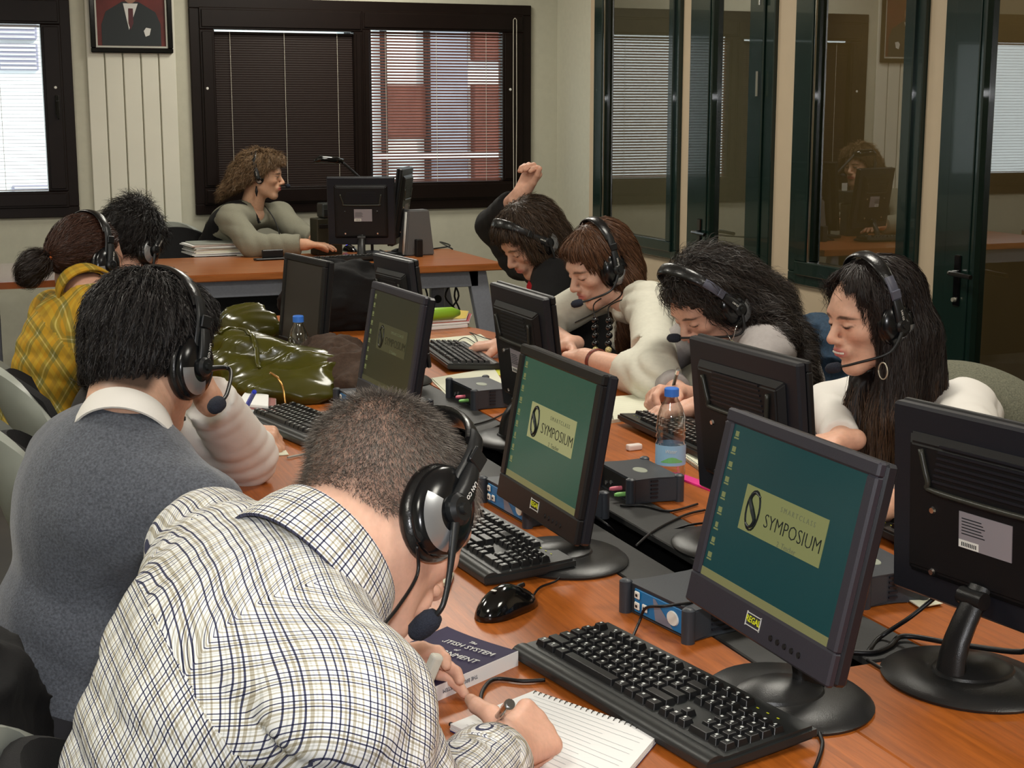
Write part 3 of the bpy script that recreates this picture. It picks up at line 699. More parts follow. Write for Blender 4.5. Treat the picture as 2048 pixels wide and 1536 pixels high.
# control boxes with blue fronts
M_boxg = mat('box_grey', L(52, 56, 62), 0.42, bump=.15, bscale=600)
M_bluef = mat('box_blue', L(20, 112, 170), 0.35)
M_greyf = mat('box_front_grey', L(120, 124, 140), 0.4)
def console(pl, pr_, label, dep=.17, back=False, z=.048, group='headset control boxes'):
    """front lower edge from pixel pl to pr_ on the table; back=True: we look at its socket side"""
    a = Vector(pl); b_ = Vector(pr_); w = (b_ - a).length; mid = (a + b_) / 2; rz = math.atan2(b_.y - a.y, b_.x - a.x)
    r = empty('control_box', (mid.x, mid.y, ZT), rz, label, 'control box', group)
    ins = .012
    prof = [(-w / 2, 0), (-w / 2 + ins, ins), (w / 2 - ins, ins), (w / 2, 0), (w / 2, .012), (w / 2 - ins * .8, .05), (w / 2 - ins * .8, dep - .05), (w / 2, dep - .012), (w / 2, dep), (w / 2 - ins, dep - ins * .6), (-w / 2 + ins, dep - ins * .6), (-w / 2, dep), (-w / 2, dep - .012), (-w / 2 + ins * .8, dep - .05), (-w / 2 + ins * .8, .05), (-w / 2, .012)]
    bm = B(); prism(bm, prof, .002, z, bev=.002); obj('casing', bm, M_boxg, r)
    for (cx, cy) in ((-w / 2 + .006, .006), (w / 2 - .006, .006), (-w / 2 + .006, dep - .006), (w / 2 - .006, dep - .006)):
        bm = B(); lathe(bm, [(.010, 0), (.010, z + .001), (.006, z + .004), (0, z + .004)], 12, Matrix.Translation((cx, cy, 0))); obj('corner_post', bm, M_boxg, r, smooth=True, angle=40)
    bm = B()
    for k in range(5):
        for sx in (-1, 1): box6(bm, sx * (w / 2 - ins * .7) - .002, sx * (w / 2 - ins * .7) + .002, .05, dep - .05, .010 + k * .008, .013 + k * .008)
    tag(obj('side_ribs', bm, M_side, r), kind='stuff')
    bm = B(); lathe(bm, [(.022, z + .0002), (.021, z + .0012), (0, z + .0014)], 24, Matrix.Translation((0.01, dep * .5, 0)), sx=1, sy=.6); obj('oval_sticker', bm, mat('sticker_pale', L(150, 155, 140), .5), r)
    if not back:
        fw = w - .05
        bm = B(); box6(bm, -fw / 2, fw / 2, ins - .003, ins, .006, z - .006, .0008); fp = obj('front_plate', bm, M_bluef, r)
        bm = B(); vs = [bm.verts.new(v) for v in ((-.012, ins - .0036, .040), (-.006, ins - .0036, .040), (.040, ins - .0036, .007), (-.005, ins - .0036, .007))]; bm.faces.new(vs); obj('grey_swoosh', bm, M_greyf, fp)
        for (bx, bz) in ((-fw / 2 + .010, .034), (-fw / 2 + .010, .017), (-fw / 2 + .030, .019)):
            bm = B(); box(bm, (bx, ins - .005, bz), (.013, .003, .012), .0015); k_ = obj('button', bm, M_white, fp)
            bm = B(); box(bm, (bx, ins - .0068, bz), (.005, .0006, .004), 0); obj('button_print', bm, M_ink, k_)
        bm = B(); lathe(bm, [(0, .002), (.013, .002), (.014, 0)], 20, frame((fw / 2 - .022, ins - .003, .024), x=(1, 0, 0), z=(0, -1, 0)), sy=.8); obj('dial', bm, M_white, fp, smooth=True, angle=30)
    else:
        bm = B(); box6(bm, -w / 2 + .022, w / 2 - .022, ins - .002, ins, .006, z - .006); fp = obj('socket_plate', bm, M_trough, r)
        for k, m in enumerate((M_chrome, M_chrome, M_chrome, mat('pink_plug', L(235, 120, 140), .4), mat('lime_plug', L(150, 215, 120), .4))):
            bm = B(); lathe(bm, [(.0045, 0), (.0045, .02 if k > 2 else .003), (.003, .026 if k > 2 else .003)], 10, frame((-w / 2 + .04 + k * .024, ins - .001, .016 + .006 * (k % 2)), z=(0, -1, 0))); obj('socket' if k < 3 else 'audio_plug', bm, m, fp, smooth=True, angle=40)
    return r
console(tz(1240, 1222, ZT), tz(1374, 1290, ZT), 'control box with blue front beside the nearest monitor')
console(tz(957, 1003, ZT), tz(1052, 1058, ZT), 'blue-fronted control box half hidden behind the second monitor')
console(tz(668, 815, ZT), tz(735, 852, ZT), 'blue-fronted control box between the brown cloth and the short-haired head')
console(tz(528, 704, ZT), tz(585, 730, ZT), 'blue-fronted control box behind the small bottle at the far end')
def rbox(pf, pn, label, dep=.115):
    """box on the right half: sockets face the trough (-x)"""
    return console(pf, pn, label, dep, back=True, z=.05)
rbox(tz(1188, 972, ZT), tz(1258, 1013, ZT), 'black control box with pink and green plugs beside the tall bottle')
rbox(tz(893, 795, ZT), tz(946, 822, ZT), 'black control box with a pink plug in front of the loose white papers')
rbox((1.315, 2.03, ZT), (1.305, 1.86, ZT), 'dark control box half hidden behind the nearest monitor at the right')
# keyboards
M_key = mat('key_black', L(24, 24, 25), 0.33, bump=.05, bscale=900)
M_kbd = mat('keyboard_body', L(36, 38, 38), 0.38, bump=.1, bscale=900)
M_legend = mat('key_legend', L(225, 228, 225), .5)
KEYROWS = []
def key_layout():
    u = .0187; rows = []; rd = random.Random(2)
    def row(y, items, x0=0.0):
        x = x0
        for it in items:
            if it > 0: rows.append((x + it * u / 2, y, it * u - .0028)); x += it * u
            else: x += -it * u
    row(5.25, [1, -1, 1, 1, 1, 1, -.5, 1, 1, 1, 1, -.5, 1, 1, 1, 1, -.25, 1, 1, 1])
    row(4, [1] * 13 + [2, -.25, 1, 1, 1, -.25, 1, 1, 1, 1]); row(3, [1.5] + [1] * 12 + [1.5, -.25, 1, 1, 1, -.25, 1, 1, 1, 1])
    row(2, [1.75] + [1] * 11 + [2.25, -.25, -3, -.25, 1, 1, 1, 1]); row(1, [2.25] + [1] * 10 + [2.75, -.25, -1, 1, -1, -.25, 1, 1, 1, 1])
    row(0, [1.25, 1.25, 1.25, 6.25, 1.25, 1.25, 1.25, 1.25, -.25, 1, 1, 1, -.25, 2, 1, 1])
    return rows, u
def keyboard(x, y, rz, label, single=True, roll=3.0):
    """local x along the rows, user at -y"""
    W_, Dp = .446, .165
    r = empty('keyboard', (x, y, ZT + .0032), rz, label, 'keyboard', 'black computer keyboards' if not single else None)
    T = Matrix.Rotation(math.radians(roll), 4, 'X')
    bm = B(); prism(bm, [(-W_ / 2 + .006, -Dp / 2), (W_ / 2 - .006, -Dp / 2), (W_ / 2, -Dp / 2 + .03), (W_ / 2 - .004, Dp / 2), (-W_ / 2 + .004, Dp / 2), (-W_ / 2, -Dp / 2 + .03)], .003, .020, M=T, bev=.004); obj('keyboard_body', bm, M_kbd, r, smooth=True, angle=30)
    bm = B(); tube(bm, [(-W_ / 2 + .006, -Dp / 2 + .014, .014), (W_ / 2 - .006, -Dp / 2 + .014, .014)], .0145, 14, flat=.62, M=T); obj('palm_edge', bm, M_kbd, r, smooth=True, angle=50)
    rows, u = key_layout(); x0 = -W_ / 2 + .013; yb = -Dp / 2 + .042
    cache = {}; joined = B(); leg = B(); rd = random.Random(7)
    for (kx, ky, kw) in rows:
        cx = x0 + kx * 1.0; cy = yb + ky * .0187 * .98
        def keymesh(bm, kw, c=(0, 0, 0)):
            a = [bm.verts.new((c[0] + sx * kw / 2, c[1] + sy * .0082, c[2])) for sx, sy in ((-1, -1), (1, -1), (1, 1), (-1, 1))]
            b_ = [bm.verts.new((c[0] + sx * (kw / 2 - .0022), c[1] + .0008 + sy * .0060, c[2] + .0085)) for sx, sy in ((-1, -1), (1, -1), (1, 1), (-1, 1))]
            bm.faces.new(b_)
            for i in range(4): bm.faces.new((a[i], a[(i + 1) % 4], b_[(i + 1) % 4], b_[i]))
        p = T @ Vector((cx, cy, .0195))
        if single:
            if kw not in cache:
                bm = B(); keymesh(bm, kw); bmesh.ops.bevel(bm, geom=[e for e in bm.edges if len(e.link_faces) == 2], offset=.0006, segments=1, affect='EDGES')
                me = bpy.data.meshes.new('key'); bm.to_mesh(me); bm.free(); me.materials.append(M_key); cache[kw] = me
            o = bpy.data.objects.new('key', cache[kw]); scn.collection.objects.link(o); o.parent = r; o.location = p; o.rotation_euler = (math.radians(roll), 0, 0)
        else: keymesh(joined, kw, (cx, cy, .0195))
        if kw < .03:
            q = (cx - kw * .1 + rd.uniform(-.001, .001), cy + .0022, .0283)
            box(leg, q, (.0028 + .0016 * rd.random(), .0032, .0003), 0)
            if rd.random() < .5: box(leg, (q[0] + .003, q[1] - .0045, q[2]), (.0018, .0018, .0003), 0)
    bmesh.ops.transform(leg, matrix=T, verts=leg.verts); tag(obj('key_legends', leg, M_legend, r), kind='stuff')
    if not single:
        bmesh.ops.transform(joined, matrix=T, verts=joined.verts); tag(obj('keys', joined, M_key, r), kind='stuff')
    else: joined.free()
    bm = B()
    for k in range(3): box(bm, (x0 + 20.2 * u + k * .019 - .028, yb + 5.25 * .0187, .0212), (.004, .0016, .0004), 0)
    bmesh.ops.transform(bm, matrix=T, verts=bm.verts); tag(obj('indicator_lights', bm, M_yel, r), kind='stuff')
    return r
keyboard(.845, 1.655, D(-80.5), 'large black keyboard lying in front of the nearest monitor')
keyboard(.872, 2.395, D(-86), 'black keyboard beside the mouse, in front of the green screen')
keyboard(.825, 3.42, D(-78), 'black keyboard beside the olive bag, partly behind the short-haired man', single=False)
keyboard(1.62, 3.02, D(88), 'black keyboard behind the green-screened monitor, near the white eraser', single=False)
keyboard(1.50, 4.28, D(84), 'black keyboard at the far right of the table under the loose papers', single=False)
keyboard(1.62, 2.02, D(88), 'black keyboard between the nearest monitor and the one with the blue plug', single=False)
pk = oz(640, 505); keyboard(pk.x - .02, 7.30, D(192), 'black keyboard under the teacher hands', single=False)

# mouse
def mouse(p, rz, label, m=None, tail=None, sc=1.0):
    r = empty('mouse', p, rz, label, 'mouse')
    bm = B(); bmesh.ops.create_uvsphere(bm, u_segments=24, v_segments=14, radius=1)
    for v in bm.verts:
        x, y, z = v.co; t_ = (y + 1) / 2
        v.co = (x * .031 * sc * (1 - .22 * (1 - abs(2 * t_ - .9))) * 1.05, y * .058 * sc, max(0, z) * .038 * sc * (1 - .35 * max(0, y)) + .0)
    obj('mouse_shell', bm, m or M_blackgloss, r, smooth=True)
    bm = B(); box(bm, (0, .032 * sc, .027 * sc), (.007, .018, .007), .002); obj('scroll_wheel', bm, M_black, r)
    bm = B(); box(bm, (0, -.028 * sc, .036 * sc), (.008, .005, .001), 0); obj('sticker_dot', bm, M_whitep, r)
    return r
mouse(tz(1013, 1222, ZT), D(-58), 'glossy black mouse beside the near end of the second keyboard', sc=1.14)
mm = mouse(oz(700, 503), D(200), 'black mouse with a glowing blue light under the teacher hand')
bm = B(); lathe(bm, [(0, .006), (.007, .004), (.009, 0)], 12, Matrix.Translation((0, -.03, .036))); obj('blue_lamp', bm, mat('blue_led', L(30, 30, 255), .3, emit=L(60, 60, 255), estr=6), mm)
# ---------------------------------------------------------------- implicit-surface sculpting (numpy)
A_ = lambda v: np.array(v, dtype=np.float32)
def smin(a, b, k):
    if k <= 0: return np.minimum(a, b)
    h = np.clip(0.5 + 0.5 * (b - a) / k, 0, 1); return b + (a - b) * h - k * h * (1 - h)
def smax(a, b, k): return -smin(-a, -b, k)
def seg_t(P, a, b):
    ba = b - a; return np.clip(((P - a) @ ba) / max(float(ba @ ba), 1e-9), 0, 1)
def d_cone(P, a, b, r1, r2):
    t = seg_t(P, a, b); q = P - a - t[:, None] * (b - a); return np.sqrt((q * q).sum(1)) - (r1 + t * (r2 - r1))
def d_ell(P, c, R, r):
    q = (P - c) @ R if R is not None else P - c
    k0 = np.sqrt(((q / r) ** 2).sum(1)); k1 = np.sqrt(((q / (r * r)) ** 2).sum(1)); return k0 * (k0 - 1) / np.maximum(k1, 1e-6)
def cone(a, b, r1, r2=None, k=.02, op='u'): return ('c', A_(a), A_(b), r1, r1 if r2 is None else r2, k, op)
def ell(c, r, R=None, k=.02, op='u'): return ('e', A_(c), None if R is None else A_(R), A_(r), None, k, op)
def ev(P, prims):
    d = None
    for p in prims:
        q = d_cone(P, p[1], p[2], p[3], p[4]) if p[0] == 'c' else d_ell(P, p[1], p[2], p[3])
        if d is None: d = q
        elif p[6] == 'u': d = smin(d, q, p[5])
        else: d = smax(d, -q, p[5])
    return d
def xf(prims, M, O, s=1.0):
    """local prims -> world: M columns are the local axes"""
    M = np.asarray(M, dtype=np.float32); O = A_(O); out = []
    for p in prims:
        if p[0] == 'c': out.append(('c', O + M @ (p[1] * s), O + M @ (p[2] * s), p[3] * s, p[4] * s, p[5] * s, p[6]))
        else: out.append(('e', O + M @ (p[1] * s), (M @ p[2]) if p[2] is not None else M, p[3] * s, None, p[5] * s, p[6]))
    return out
_rs = np.random.RandomState(3)
_K = _rs.normal(size=(24, 3)).astype(np.float32); _K /= np.linalg.norm(_K, axis=1)[:, None]; _F = _rs.uniform(0, 6.28, 24).astype(np.float32)
def wob(P, freq, n=6, o=0):
    """cheap smooth pseudo-noise about -1..1"""
    s = 0
    for i in range(n):
        j = (i + o) % 24; s = s + np.sin(P @ (_K[j] * freq * (0.7 + 0.25 * i)) + _F[j])
    return s / (n * 0.6)
def surface(fn, lo, hi, h, slack=0.008):
    lo = A_(lo); hi = A_(hi); n = (np.ceil((hi - lo) / h / 4).astype(int) + 1) * 4
    nb = n // 4
    bi = np.stack(np.meshgrid(*[np.arange(k) for k in nb], indexing='ij'), -1).reshape(-1, 3)
    dc = fn((lo + (bi * 4 + 1.5) * h).astype(np.float32))
    V = np.repeat(np.repeat(np.repeat(np.where(dc > 0, 1.0, -1.0).reshape(nb), 4, 0), 4, 1), 4, 2).astype(np.float32)
    act = bi[np.abs(dc) < h * 3.9 + slack]
    if not len(act): return np.zeros((0, 3)), np.zeros((0, 4), int)
    off = np.stack(np.meshgrid(*[np.arange(4)] * 3, indexing='ij'), -1).reshape(-1, 3)
    idx = (act[:, None, :] * 4 + off[None]).reshape(-1, 3)
    vals = np.empty(len(idx), np.float32)
    for s in range(0, len(idx), 400000):
        vals[s:s + 400000] = fn((lo + idx[s:s + 400000] * h).astype(np.float32))
    V[idx[:, 0], idx[:, 1], idx[:, 2]] = vals
    S = V < 0
    cs = np.zeros([k - 1 for k in n], np.int8); cor = [(i, j, k) for i in (0, 1) for j in (0, 1) for k in (0, 1)]
    for (i, j, k) in cor: cs += S[i:n[0] - 1 + i, j:n[1] - 1 + j, k:n[2] - 1 + k]
    C = np.argwhere((cs > 0) & (cs < 8)); ids = -np.ones(cs.shape, np.int64); ids[C[:, 0], C[:, 1], C[:, 2]] = np.arange(len(C))
    cv = np.stack([V[C[:, 0] + i, C[:, 1] + j, C[:, 2] + k] for (i, j, k) in cor], 1); cc = np.array(cor, np.float32)
    acc = np.zeros((len(C), 3), np.float32); cnt = np.zeros(len(C), np.float32)
    for a in range(8):
        for b in range(a + 1, 8):
            if np.abs(cc[a] - cc[b]).sum() != 1: continue
            m = (cv[:, a] < 0) != (cv[:, b] < 0)
            t = np.where(m, cv[:, a] / np.where(m, cv[:, a] - cv[:, b], 1), 0)
            acc += np.where(m[:, None], cc[a] + (cc[b] - cc[a]) * t[:, None], 0); cnt += m
    verts = lo + (C + acc / cnt[:, None]) * h
    quads = []
    for ax in range(3):
        u, v = [(1, 2), (2, 0), (0, 1)][ax]
        sl0 = [slice(None)] * 3; sl1 = [slice(None)] * 3; sl0[ax] = slice(0, n[ax] - 1); sl1[ax] = slice(1, n[ax])
        s0 = S[tuple(sl0)]; s1 = S[tuple(sl1)]; E_ = np.argwhere(s0 != s1)
        E_ = E_[(E_[:, u] > 0) & (E_[:, v] > 0) & (E_[:, u] < n[u] - 1) & (E_[:, v] < n[v] - 1)]
        def cid(du, dv):
            e = E_.copy(); e[:, u] += du; e[:, v] += dv; return ids[e[:, 0], e[:, 1], e[:, 2]]
        q = np.stack([cid(-1, -1), cid(0, -1), cid(0, 0), cid(-1, 0)], 1)
        inside = s0[E_[:, 0], E_[:, 1], E_[:, 2]]
        q[~inside] = q[~inside][:, ::-1]; quads.append(q[(q >= 0).all(1)])
    return verts, np.concatenate(quads)
def np_mesh(name, verts, quads, m, parent=None, col=None, uv=None, org=None, smooth=True, tri=False):
    me = bpy.data.meshes.new(name); verts = np.asarray(verts, np.float32)
    if org is not None: verts = verts - A_(org)
    k = quads.shape[1] if len(quads) else 4
    me.vertices.add(len(verts)); me.vertices.foreach_set('co', verts.ravel())
    me.loops.add(len(quads) * k); me.loops.foreach_set('vertex_index', np.ascontiguousarray(quads).ravel().astype(np.int32))
    me.polygons.add(len(quads)); me.polygons.foreach_set('loop_start', np.arange(0, len(quads) * k, k, dtype=np.int32))
    me.update(calc_edges=True)
    if col is not None:
        a = me.color_attributes.new('Col', 'FLOAT_COLOR', 'POINT'); c = np.ones((len(verts), 4), np.float32); c[:, :3] = col; a.data.foreach_set('color', c.ravel())
    if uv is not None:
        l = me.uv_layers.new(name='UVMap'); l.data.foreach_set('uv', uv.astype(np.float32).ravel())
    me.validate(clean_customdata=False); o = mesh_obj(name, me, m, parent, smooth); return o
def bounds(prims, pad):
    lo = A_([9, 9, 9]); hi = -lo
    for p in prims:
        if p[6] != 'u': continue
        if p[0] == 'c':
            r = max(p[3], p[4]); lo = np.minimum(lo, np.minimum(p[1], p[2]) - r); hi = np.maximum(hi, np.maximum(p[1], p[2]) + r)
        else: r = p[3].max(); lo = np.minimum(lo, p[1] - r); hi = np.maximum(hi, p[1] + r)
    return lo - pad, hi + pad
def grad(fn, P, e=.002):
    g = np.zeros_like(P)
    for s in ((1, -1, -1), (-1, -1, 1), (-1, 1, -1), (1, 1, 1)):
        s = A_(s); g += s * fn(P + s * e)[:, None]
    return g / np.maximum(np.linalg.norm(g, axis=1), 1e-9)[:, None]

def strands(name, fn, roots, flow, length, seg, width, m, parent, col, org, lift=.002, curl=0, curlf=60, seed=1, jit=.25, colv=.35, stick=True, tipw=.15, grav=0, tipcol=None, tipout=0.0, stop=None):
    """hair: narrow ribbons traced from the roots along the surface of fn. flow(P,N)->direction"""
    rs = np.random.RandomState(seed); P = roots.astype(np.float32).copy(); N0 = len(P)
    Ls = (length * (1 + jit * rs.uniform(-1, 1, N0))).astype(np.float32); step = Ls / seg
    rings = []; jd = rs.normal(size=(N0, 3)).astype(np.float32) * jit * .5; ph = rs.uniform(0, 6.28, N0)
    lf = lift * (.3 + 1.6 * rs.uniform(0, 1, N0) ** 1.5); tl = rs.normal(size=N0) * .55; ct = np.cos(tl)[:, None].astype(np.float32); st_ = np.sin(tl)[:, None].astype(np.float32)
    for i in range(seg + 1):
        G = grad(fn, P); d = flow(P, G) + jd
        d = d - G * (d * G).sum(1)[:, None] * (1 if stick else .0)
        d /= np.maximum(np.linalg.norm(d, axis=1), 1e-6)[:, None]
        side = np.cross(d, G); side /= np.maximum(np.linalg.norm(side, axis=1), 1e-6)[:, None]; side = side * ct + G * st_
        Q = P.copy()
        if curl:
            s_ = i * step * curlf + ph; Q = Q + side * (np.sin(s_) * curl)[:, None] + G * (np.cos(s_) * curl * .7 + curl * .5)[:, None]
        w = width * (1 - (1 - tipw) * (i / seg) ** 2)
        rings.append((Q - side * w / 2, Q + side * w / 2))
        if i < seg:
            if stop is not None:
                st = stop(P); step = np.where(st, 0, step)
            P0 = P; P = P + d * step[:, None] + G * (tipout * step * (i / seg))[:, None]
            if stick:
                t = fn(P); P = P - G * (t - lf * (1 + tipout * 4 * i / seg))[:, None]
            if stop is not None: P = np.where((step == 0)[:, None], P0, P)
    nv = (seg + 1) * 2; V = np.empty((N0, nv, 3), np.float32)
    for i, (a, b) in enumerate(rings): V[:, 2 * i] = a; V[:, 2 * i + 1] = b
    base = (np.arange(N0) * nv)[:, None]
    q = np.concatenate([base + np.array([[2 * i, 2 * i + 1, 2 * i + 3, 2 * i + 2]]) for i in range(seg)], 0)
    c = np.asarray(col, np.float32)[None, :] * (1 + colv * rs.uniform(-1, 1, N0))[:, None]
    C = np.repeat(c[:, None, :], nv, 1)
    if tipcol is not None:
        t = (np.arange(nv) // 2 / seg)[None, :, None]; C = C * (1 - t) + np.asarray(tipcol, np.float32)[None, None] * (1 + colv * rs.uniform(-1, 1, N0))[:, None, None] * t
    return tag(np_mesh(name, V.reshape(-1, 3), q, m, parent, col=np.clip(C, 0, 1).reshape(-1, 3), org=org), kind='stuff')

# ---------------------------------------------------------------- heads, hands, bodies
def head_prims(sex='m'):
    w = 1.0 if sex == 'm' else .95
    P = [ell((0, -.012, .034), (.075 * w, .095, .083)), ell((0, .030, -.022), (.060 * w, .062, .082), k=.03),
         ell((0, .022, .030), (.066 * w, .070, .060), k=.03),
         cone((.050 * w, -.002, -.050), (.018, .066, -.096), .020, .016, k=.03), cone((-.050 * w, -.002, -.050), (-.018, .066, -.096), .020, .016, k=.03),
         ell((0, .074, -.098), (.020, .017, .016), k=.02),
         ell((.040 * w, .062, -.018), (.022, .024, .018), k=.02), ell((-.040 * w, .062, -.018), (.022, .024, .018), k=.02),
         cone((-.034, .083, .027), (.034, .083, .027), .010 if sex == 'm' else .008, k=.02),
         ell((.030, .104, .004), (.017, .014, .011), k=.012, op='s'), ell((-.030, .104, .004), (.017, .014, .011), k=.012, op='s'),
         ell((.030, .083, .004), (.0145, .0125, .0105), k=.004), ell((-.030, .083, .004), (.0145, .0125, .0105), k=.004),
         cone((0, .090, .014), (0, .114, -.022), .0075, .0105, k=.010), ell((0, .112, -.026), (.011, .011, .009), k=.006),
         ell((.011, .103, -.030), (.008, .010, .007), k=.006), ell((-.011, .103, -.030), (.008, .010, .007), k=.006),
         ell((0, .090, -.055), (.030, .012, .020), k=.015),
         ell((0, .100, -.0515), (.021, .0075, .0052), k=.004), ell((0, .099, -.0620), (.019, .0085, .0062), k=.004),
         ell((0, .108, -.0568), (.024, .005, .0016), k=.003, op='s')]
    for s in (-1, 1):
        P += [ell((s * .078 * w, -.010, -.004), (.008, .019, .031), k=.008), ell((s * .086 * w, -.004, -.002), (.006, .010, .018), k=.004, op='s')]
    return P
def skin_col(P, O, M, s, base, lip, brow=None, lash=None, stub=None, stubmask=None):
    q = (P - A_(O)) @ np.asarray(M, np.float32) / s
    c = np.repeat(A_(base)[None], len(P), 0); x, y, z = q.T
    def mix(mask, col):
        nonlocal c
        c = c * (1 - mask[:, None]) + A_(col)[None] * mask[:, None]
    red = A_(base) * A_([1.05, .80, .74])
    for sx in (-1, 1):
        mix(.5 * np.exp(-(((x - sx * .04) / .02) ** 2 + ((y - .07) / .03) ** 2 + ((z + .022) / .02) ** 2)), red)
    mix(.5 * np.exp(-((x / .012) ** 2 + ((y - .118) / .015) ** 2 + ((z + .026) / .012) ** 2)), red)
    lm = np.clip(1.4 - np.sqrt((x / .022) ** 2 + ((z + .0568) / .0105) ** 2), 0, 1) * (y > .085); mix(np.clip(lm * 1.6, 0, 1), lip)
    if brow is not None:
        for sx in (-1, 1):
            zc = .025 - 10 * (np.abs(x) - .028) ** 2; m = np.clip(1.3 - np.sqrt(((x - sx * .031) / .020) ** 2 + ((z - zc) / .0042) ** 2), 0, 1) * (y > .06); mix(np.clip(m * 2, 0, 1) * .85, brow)
    if lash is not None:
        zc_ = lash[0]
        for sx in (-1, 1):
            m = np.clip(1.25 - np.sqrt(((x - sx * .030) / .0155) ** 2 + ((z - zc_ - 14 * (x - sx * .03) ** 2) / lash[1]) ** 2), 0, 1) * (y > .07); mix(np.clip(m * 2.2, 0, 1), lash[2])
    if stub is not None:
        mix(stubmask(q), stub)
    return c
def hand_prims(W, dr, nm, side, curl=(.5, .7, .5), spread=.10, thumb=(.9, .35), s=1.0, curls=None):
    """W wrist, dr towards knuckles, nm palm normal (out of the palm); side=+1 thumb towards cross(dr,nm)"""
    dr = A_(dr); dr /= np.linalg.norm(dr); nm = A_(nm); nm = nm - dr * (nm @ dr); nm /= np.linalg.norm(nm); sd = np.cross(dr, nm) * side; W = A_(W)
    P = [cone(W - dr * .03 * s, W + dr * .02 * s, .024 * s, .022 * s, k=.01)]
    ln = [.066, .073, .068, .053]; off = [.027, .009, -.009, -.026]; kl = [.088, .090, .086, .079]
    for i in range(4):
        kn = W + dr * kl[i] * s + sd * off[i] * s - nm * .002
        P.append(cone(W + dr * .022 * s + sd * off[i] * .55 * s, kn, .0150 * s, .0118 * s, k=.010))
        p = kn; ang = 0; fd = dr + sd * (off[i] / .027) * spread; fd = fd / np.linalg.norm(fd)
        cu = curls[i] if curls else curl
        for j, fr in enumerate((.45, .31, .24)):
            ang += cu[j]; dd = fd * math.cos(ang) + nm * math.sin(ang); q = p + dd * ln[i] * fr * s
            P.append(cone(p, q, (.0100 - .0010 * j) * s, (.0092 - .0010 * j) * s, k=.003 if j else .006)); p = q
    b0 = W + dr * .020 * s + sd * .020 * s; td = dr * math.cos(thumb[0]) + sd * math.sin(thumb[0]) + nm * .35; td /= np.linalg.norm(td)
    b1 = b0 + td * .042 * s; P.append(cone(b0, b1, .0155 * s, .0125 * s, k=.012))
    t2 = td * math.cos(thumb[1]) + dr * math.sin(thumb[1]) + nm * .2; t2 /= np.linalg.norm(t2); b2 = b1 + t2 * .033 * s; P.append(cone(b1, b2, .0118 * s, .0100 * s, k=.004))
    t3 = t2 * .8 + dr * .4 + nm * .15; t3 /= np.linalg.norm(t3); P.append(cone(b2, b2 + t3 * .026 * s, .0102 * s, .0080 * s, k=.003))
    return P
def axes(f, u=(0, 0, 1)):
    f = A_(f); f /= np.linalg.norm(f); u = A_(u); r = np.cross(f, u); r /= np.linalg.norm(r); u = np.cross(r, f); return np.stack([r, f, u], 1)
def pitched(fx, fy, deg, roll=0.0):
    """head axes from a level heading, nodding down by deg, rolled towards the subject's right by roll degrees"""
    h = A_([fx, fy, 0]); h /= np.linalg.norm(h); a = math.radians(deg); z = A_([0, 0, 1]); f = h * math.cos(a) - z * math.sin(a); u = h * math.sin(a) + z * math.cos(a)
    r = np.cross(f, u); b = math.radians(roll); u2 = u * math.cos(b) + r * math.sin(b); return np.stack([np.cross(f, u2), f, u2], 1)
def torso_prims(J, g=1.0, bust=0.0):
    Pv, Sp, N, sL, sR = (A_(J[k]) for k in ('Pv', 'Sp', 'N', 'shL', 'shR'))
    lat = sR - sL; wdt = np.linalg.norm(lat); lat /= wdt
    def fr(a, b):
        s = b - a; s /= np.linalg.norm(s); l = lat - s * (lat @ s); l /= np.linalg.norm(l); return np.stack([l, np.cross(s, l), s], 1)   # columns right, front, up
    R1 = fr(Pv, Sp); R2 = fr(Sp, N); c2 = Sp + (N - Sp) * .42; k2 = wdt / .38
    P = [ell(Pv, A_([.165, .115, .12]) * g, R1, k=.04), ell(Pv + (Sp - Pv) * .55, A_([.132, .098, np.linalg.norm(Sp - Pv) * .60]) * g, R1, k=.04),
         ell(c2, A_([.142 * k2, .098, np.linalg.norm(N - Sp) * .62]) * g, R2, k=.04),
         cone(sL, sR, .050 * g, k=.04), cone(N - R2[:, 2] * .01, sL, .048, .050 * g, k=.03), cone(N - R2[:, 2] * .01, sR, .048, .050 * g, k=.03)]
    if bust:
        for s in (-1, 1): P.append(ell(c2 + R2[:, 0] * s * .075 + R2[:, 1] * .085 * g - R2[:, 2] * .0, A_([.062, .05, .06]) * bust, R2, k=.03))
    return P, R1, R2
def arm_prims(J, side, r=(.052, .043, .040, .028)):
    a, b, c = A_(J['sh' + side]), A_(J['el' + side]), A_(J['wr' + side])
    return [cone(a, b, r[0], r[1], k=.03), cone(b, c, r[2], r[3], k=.02)]

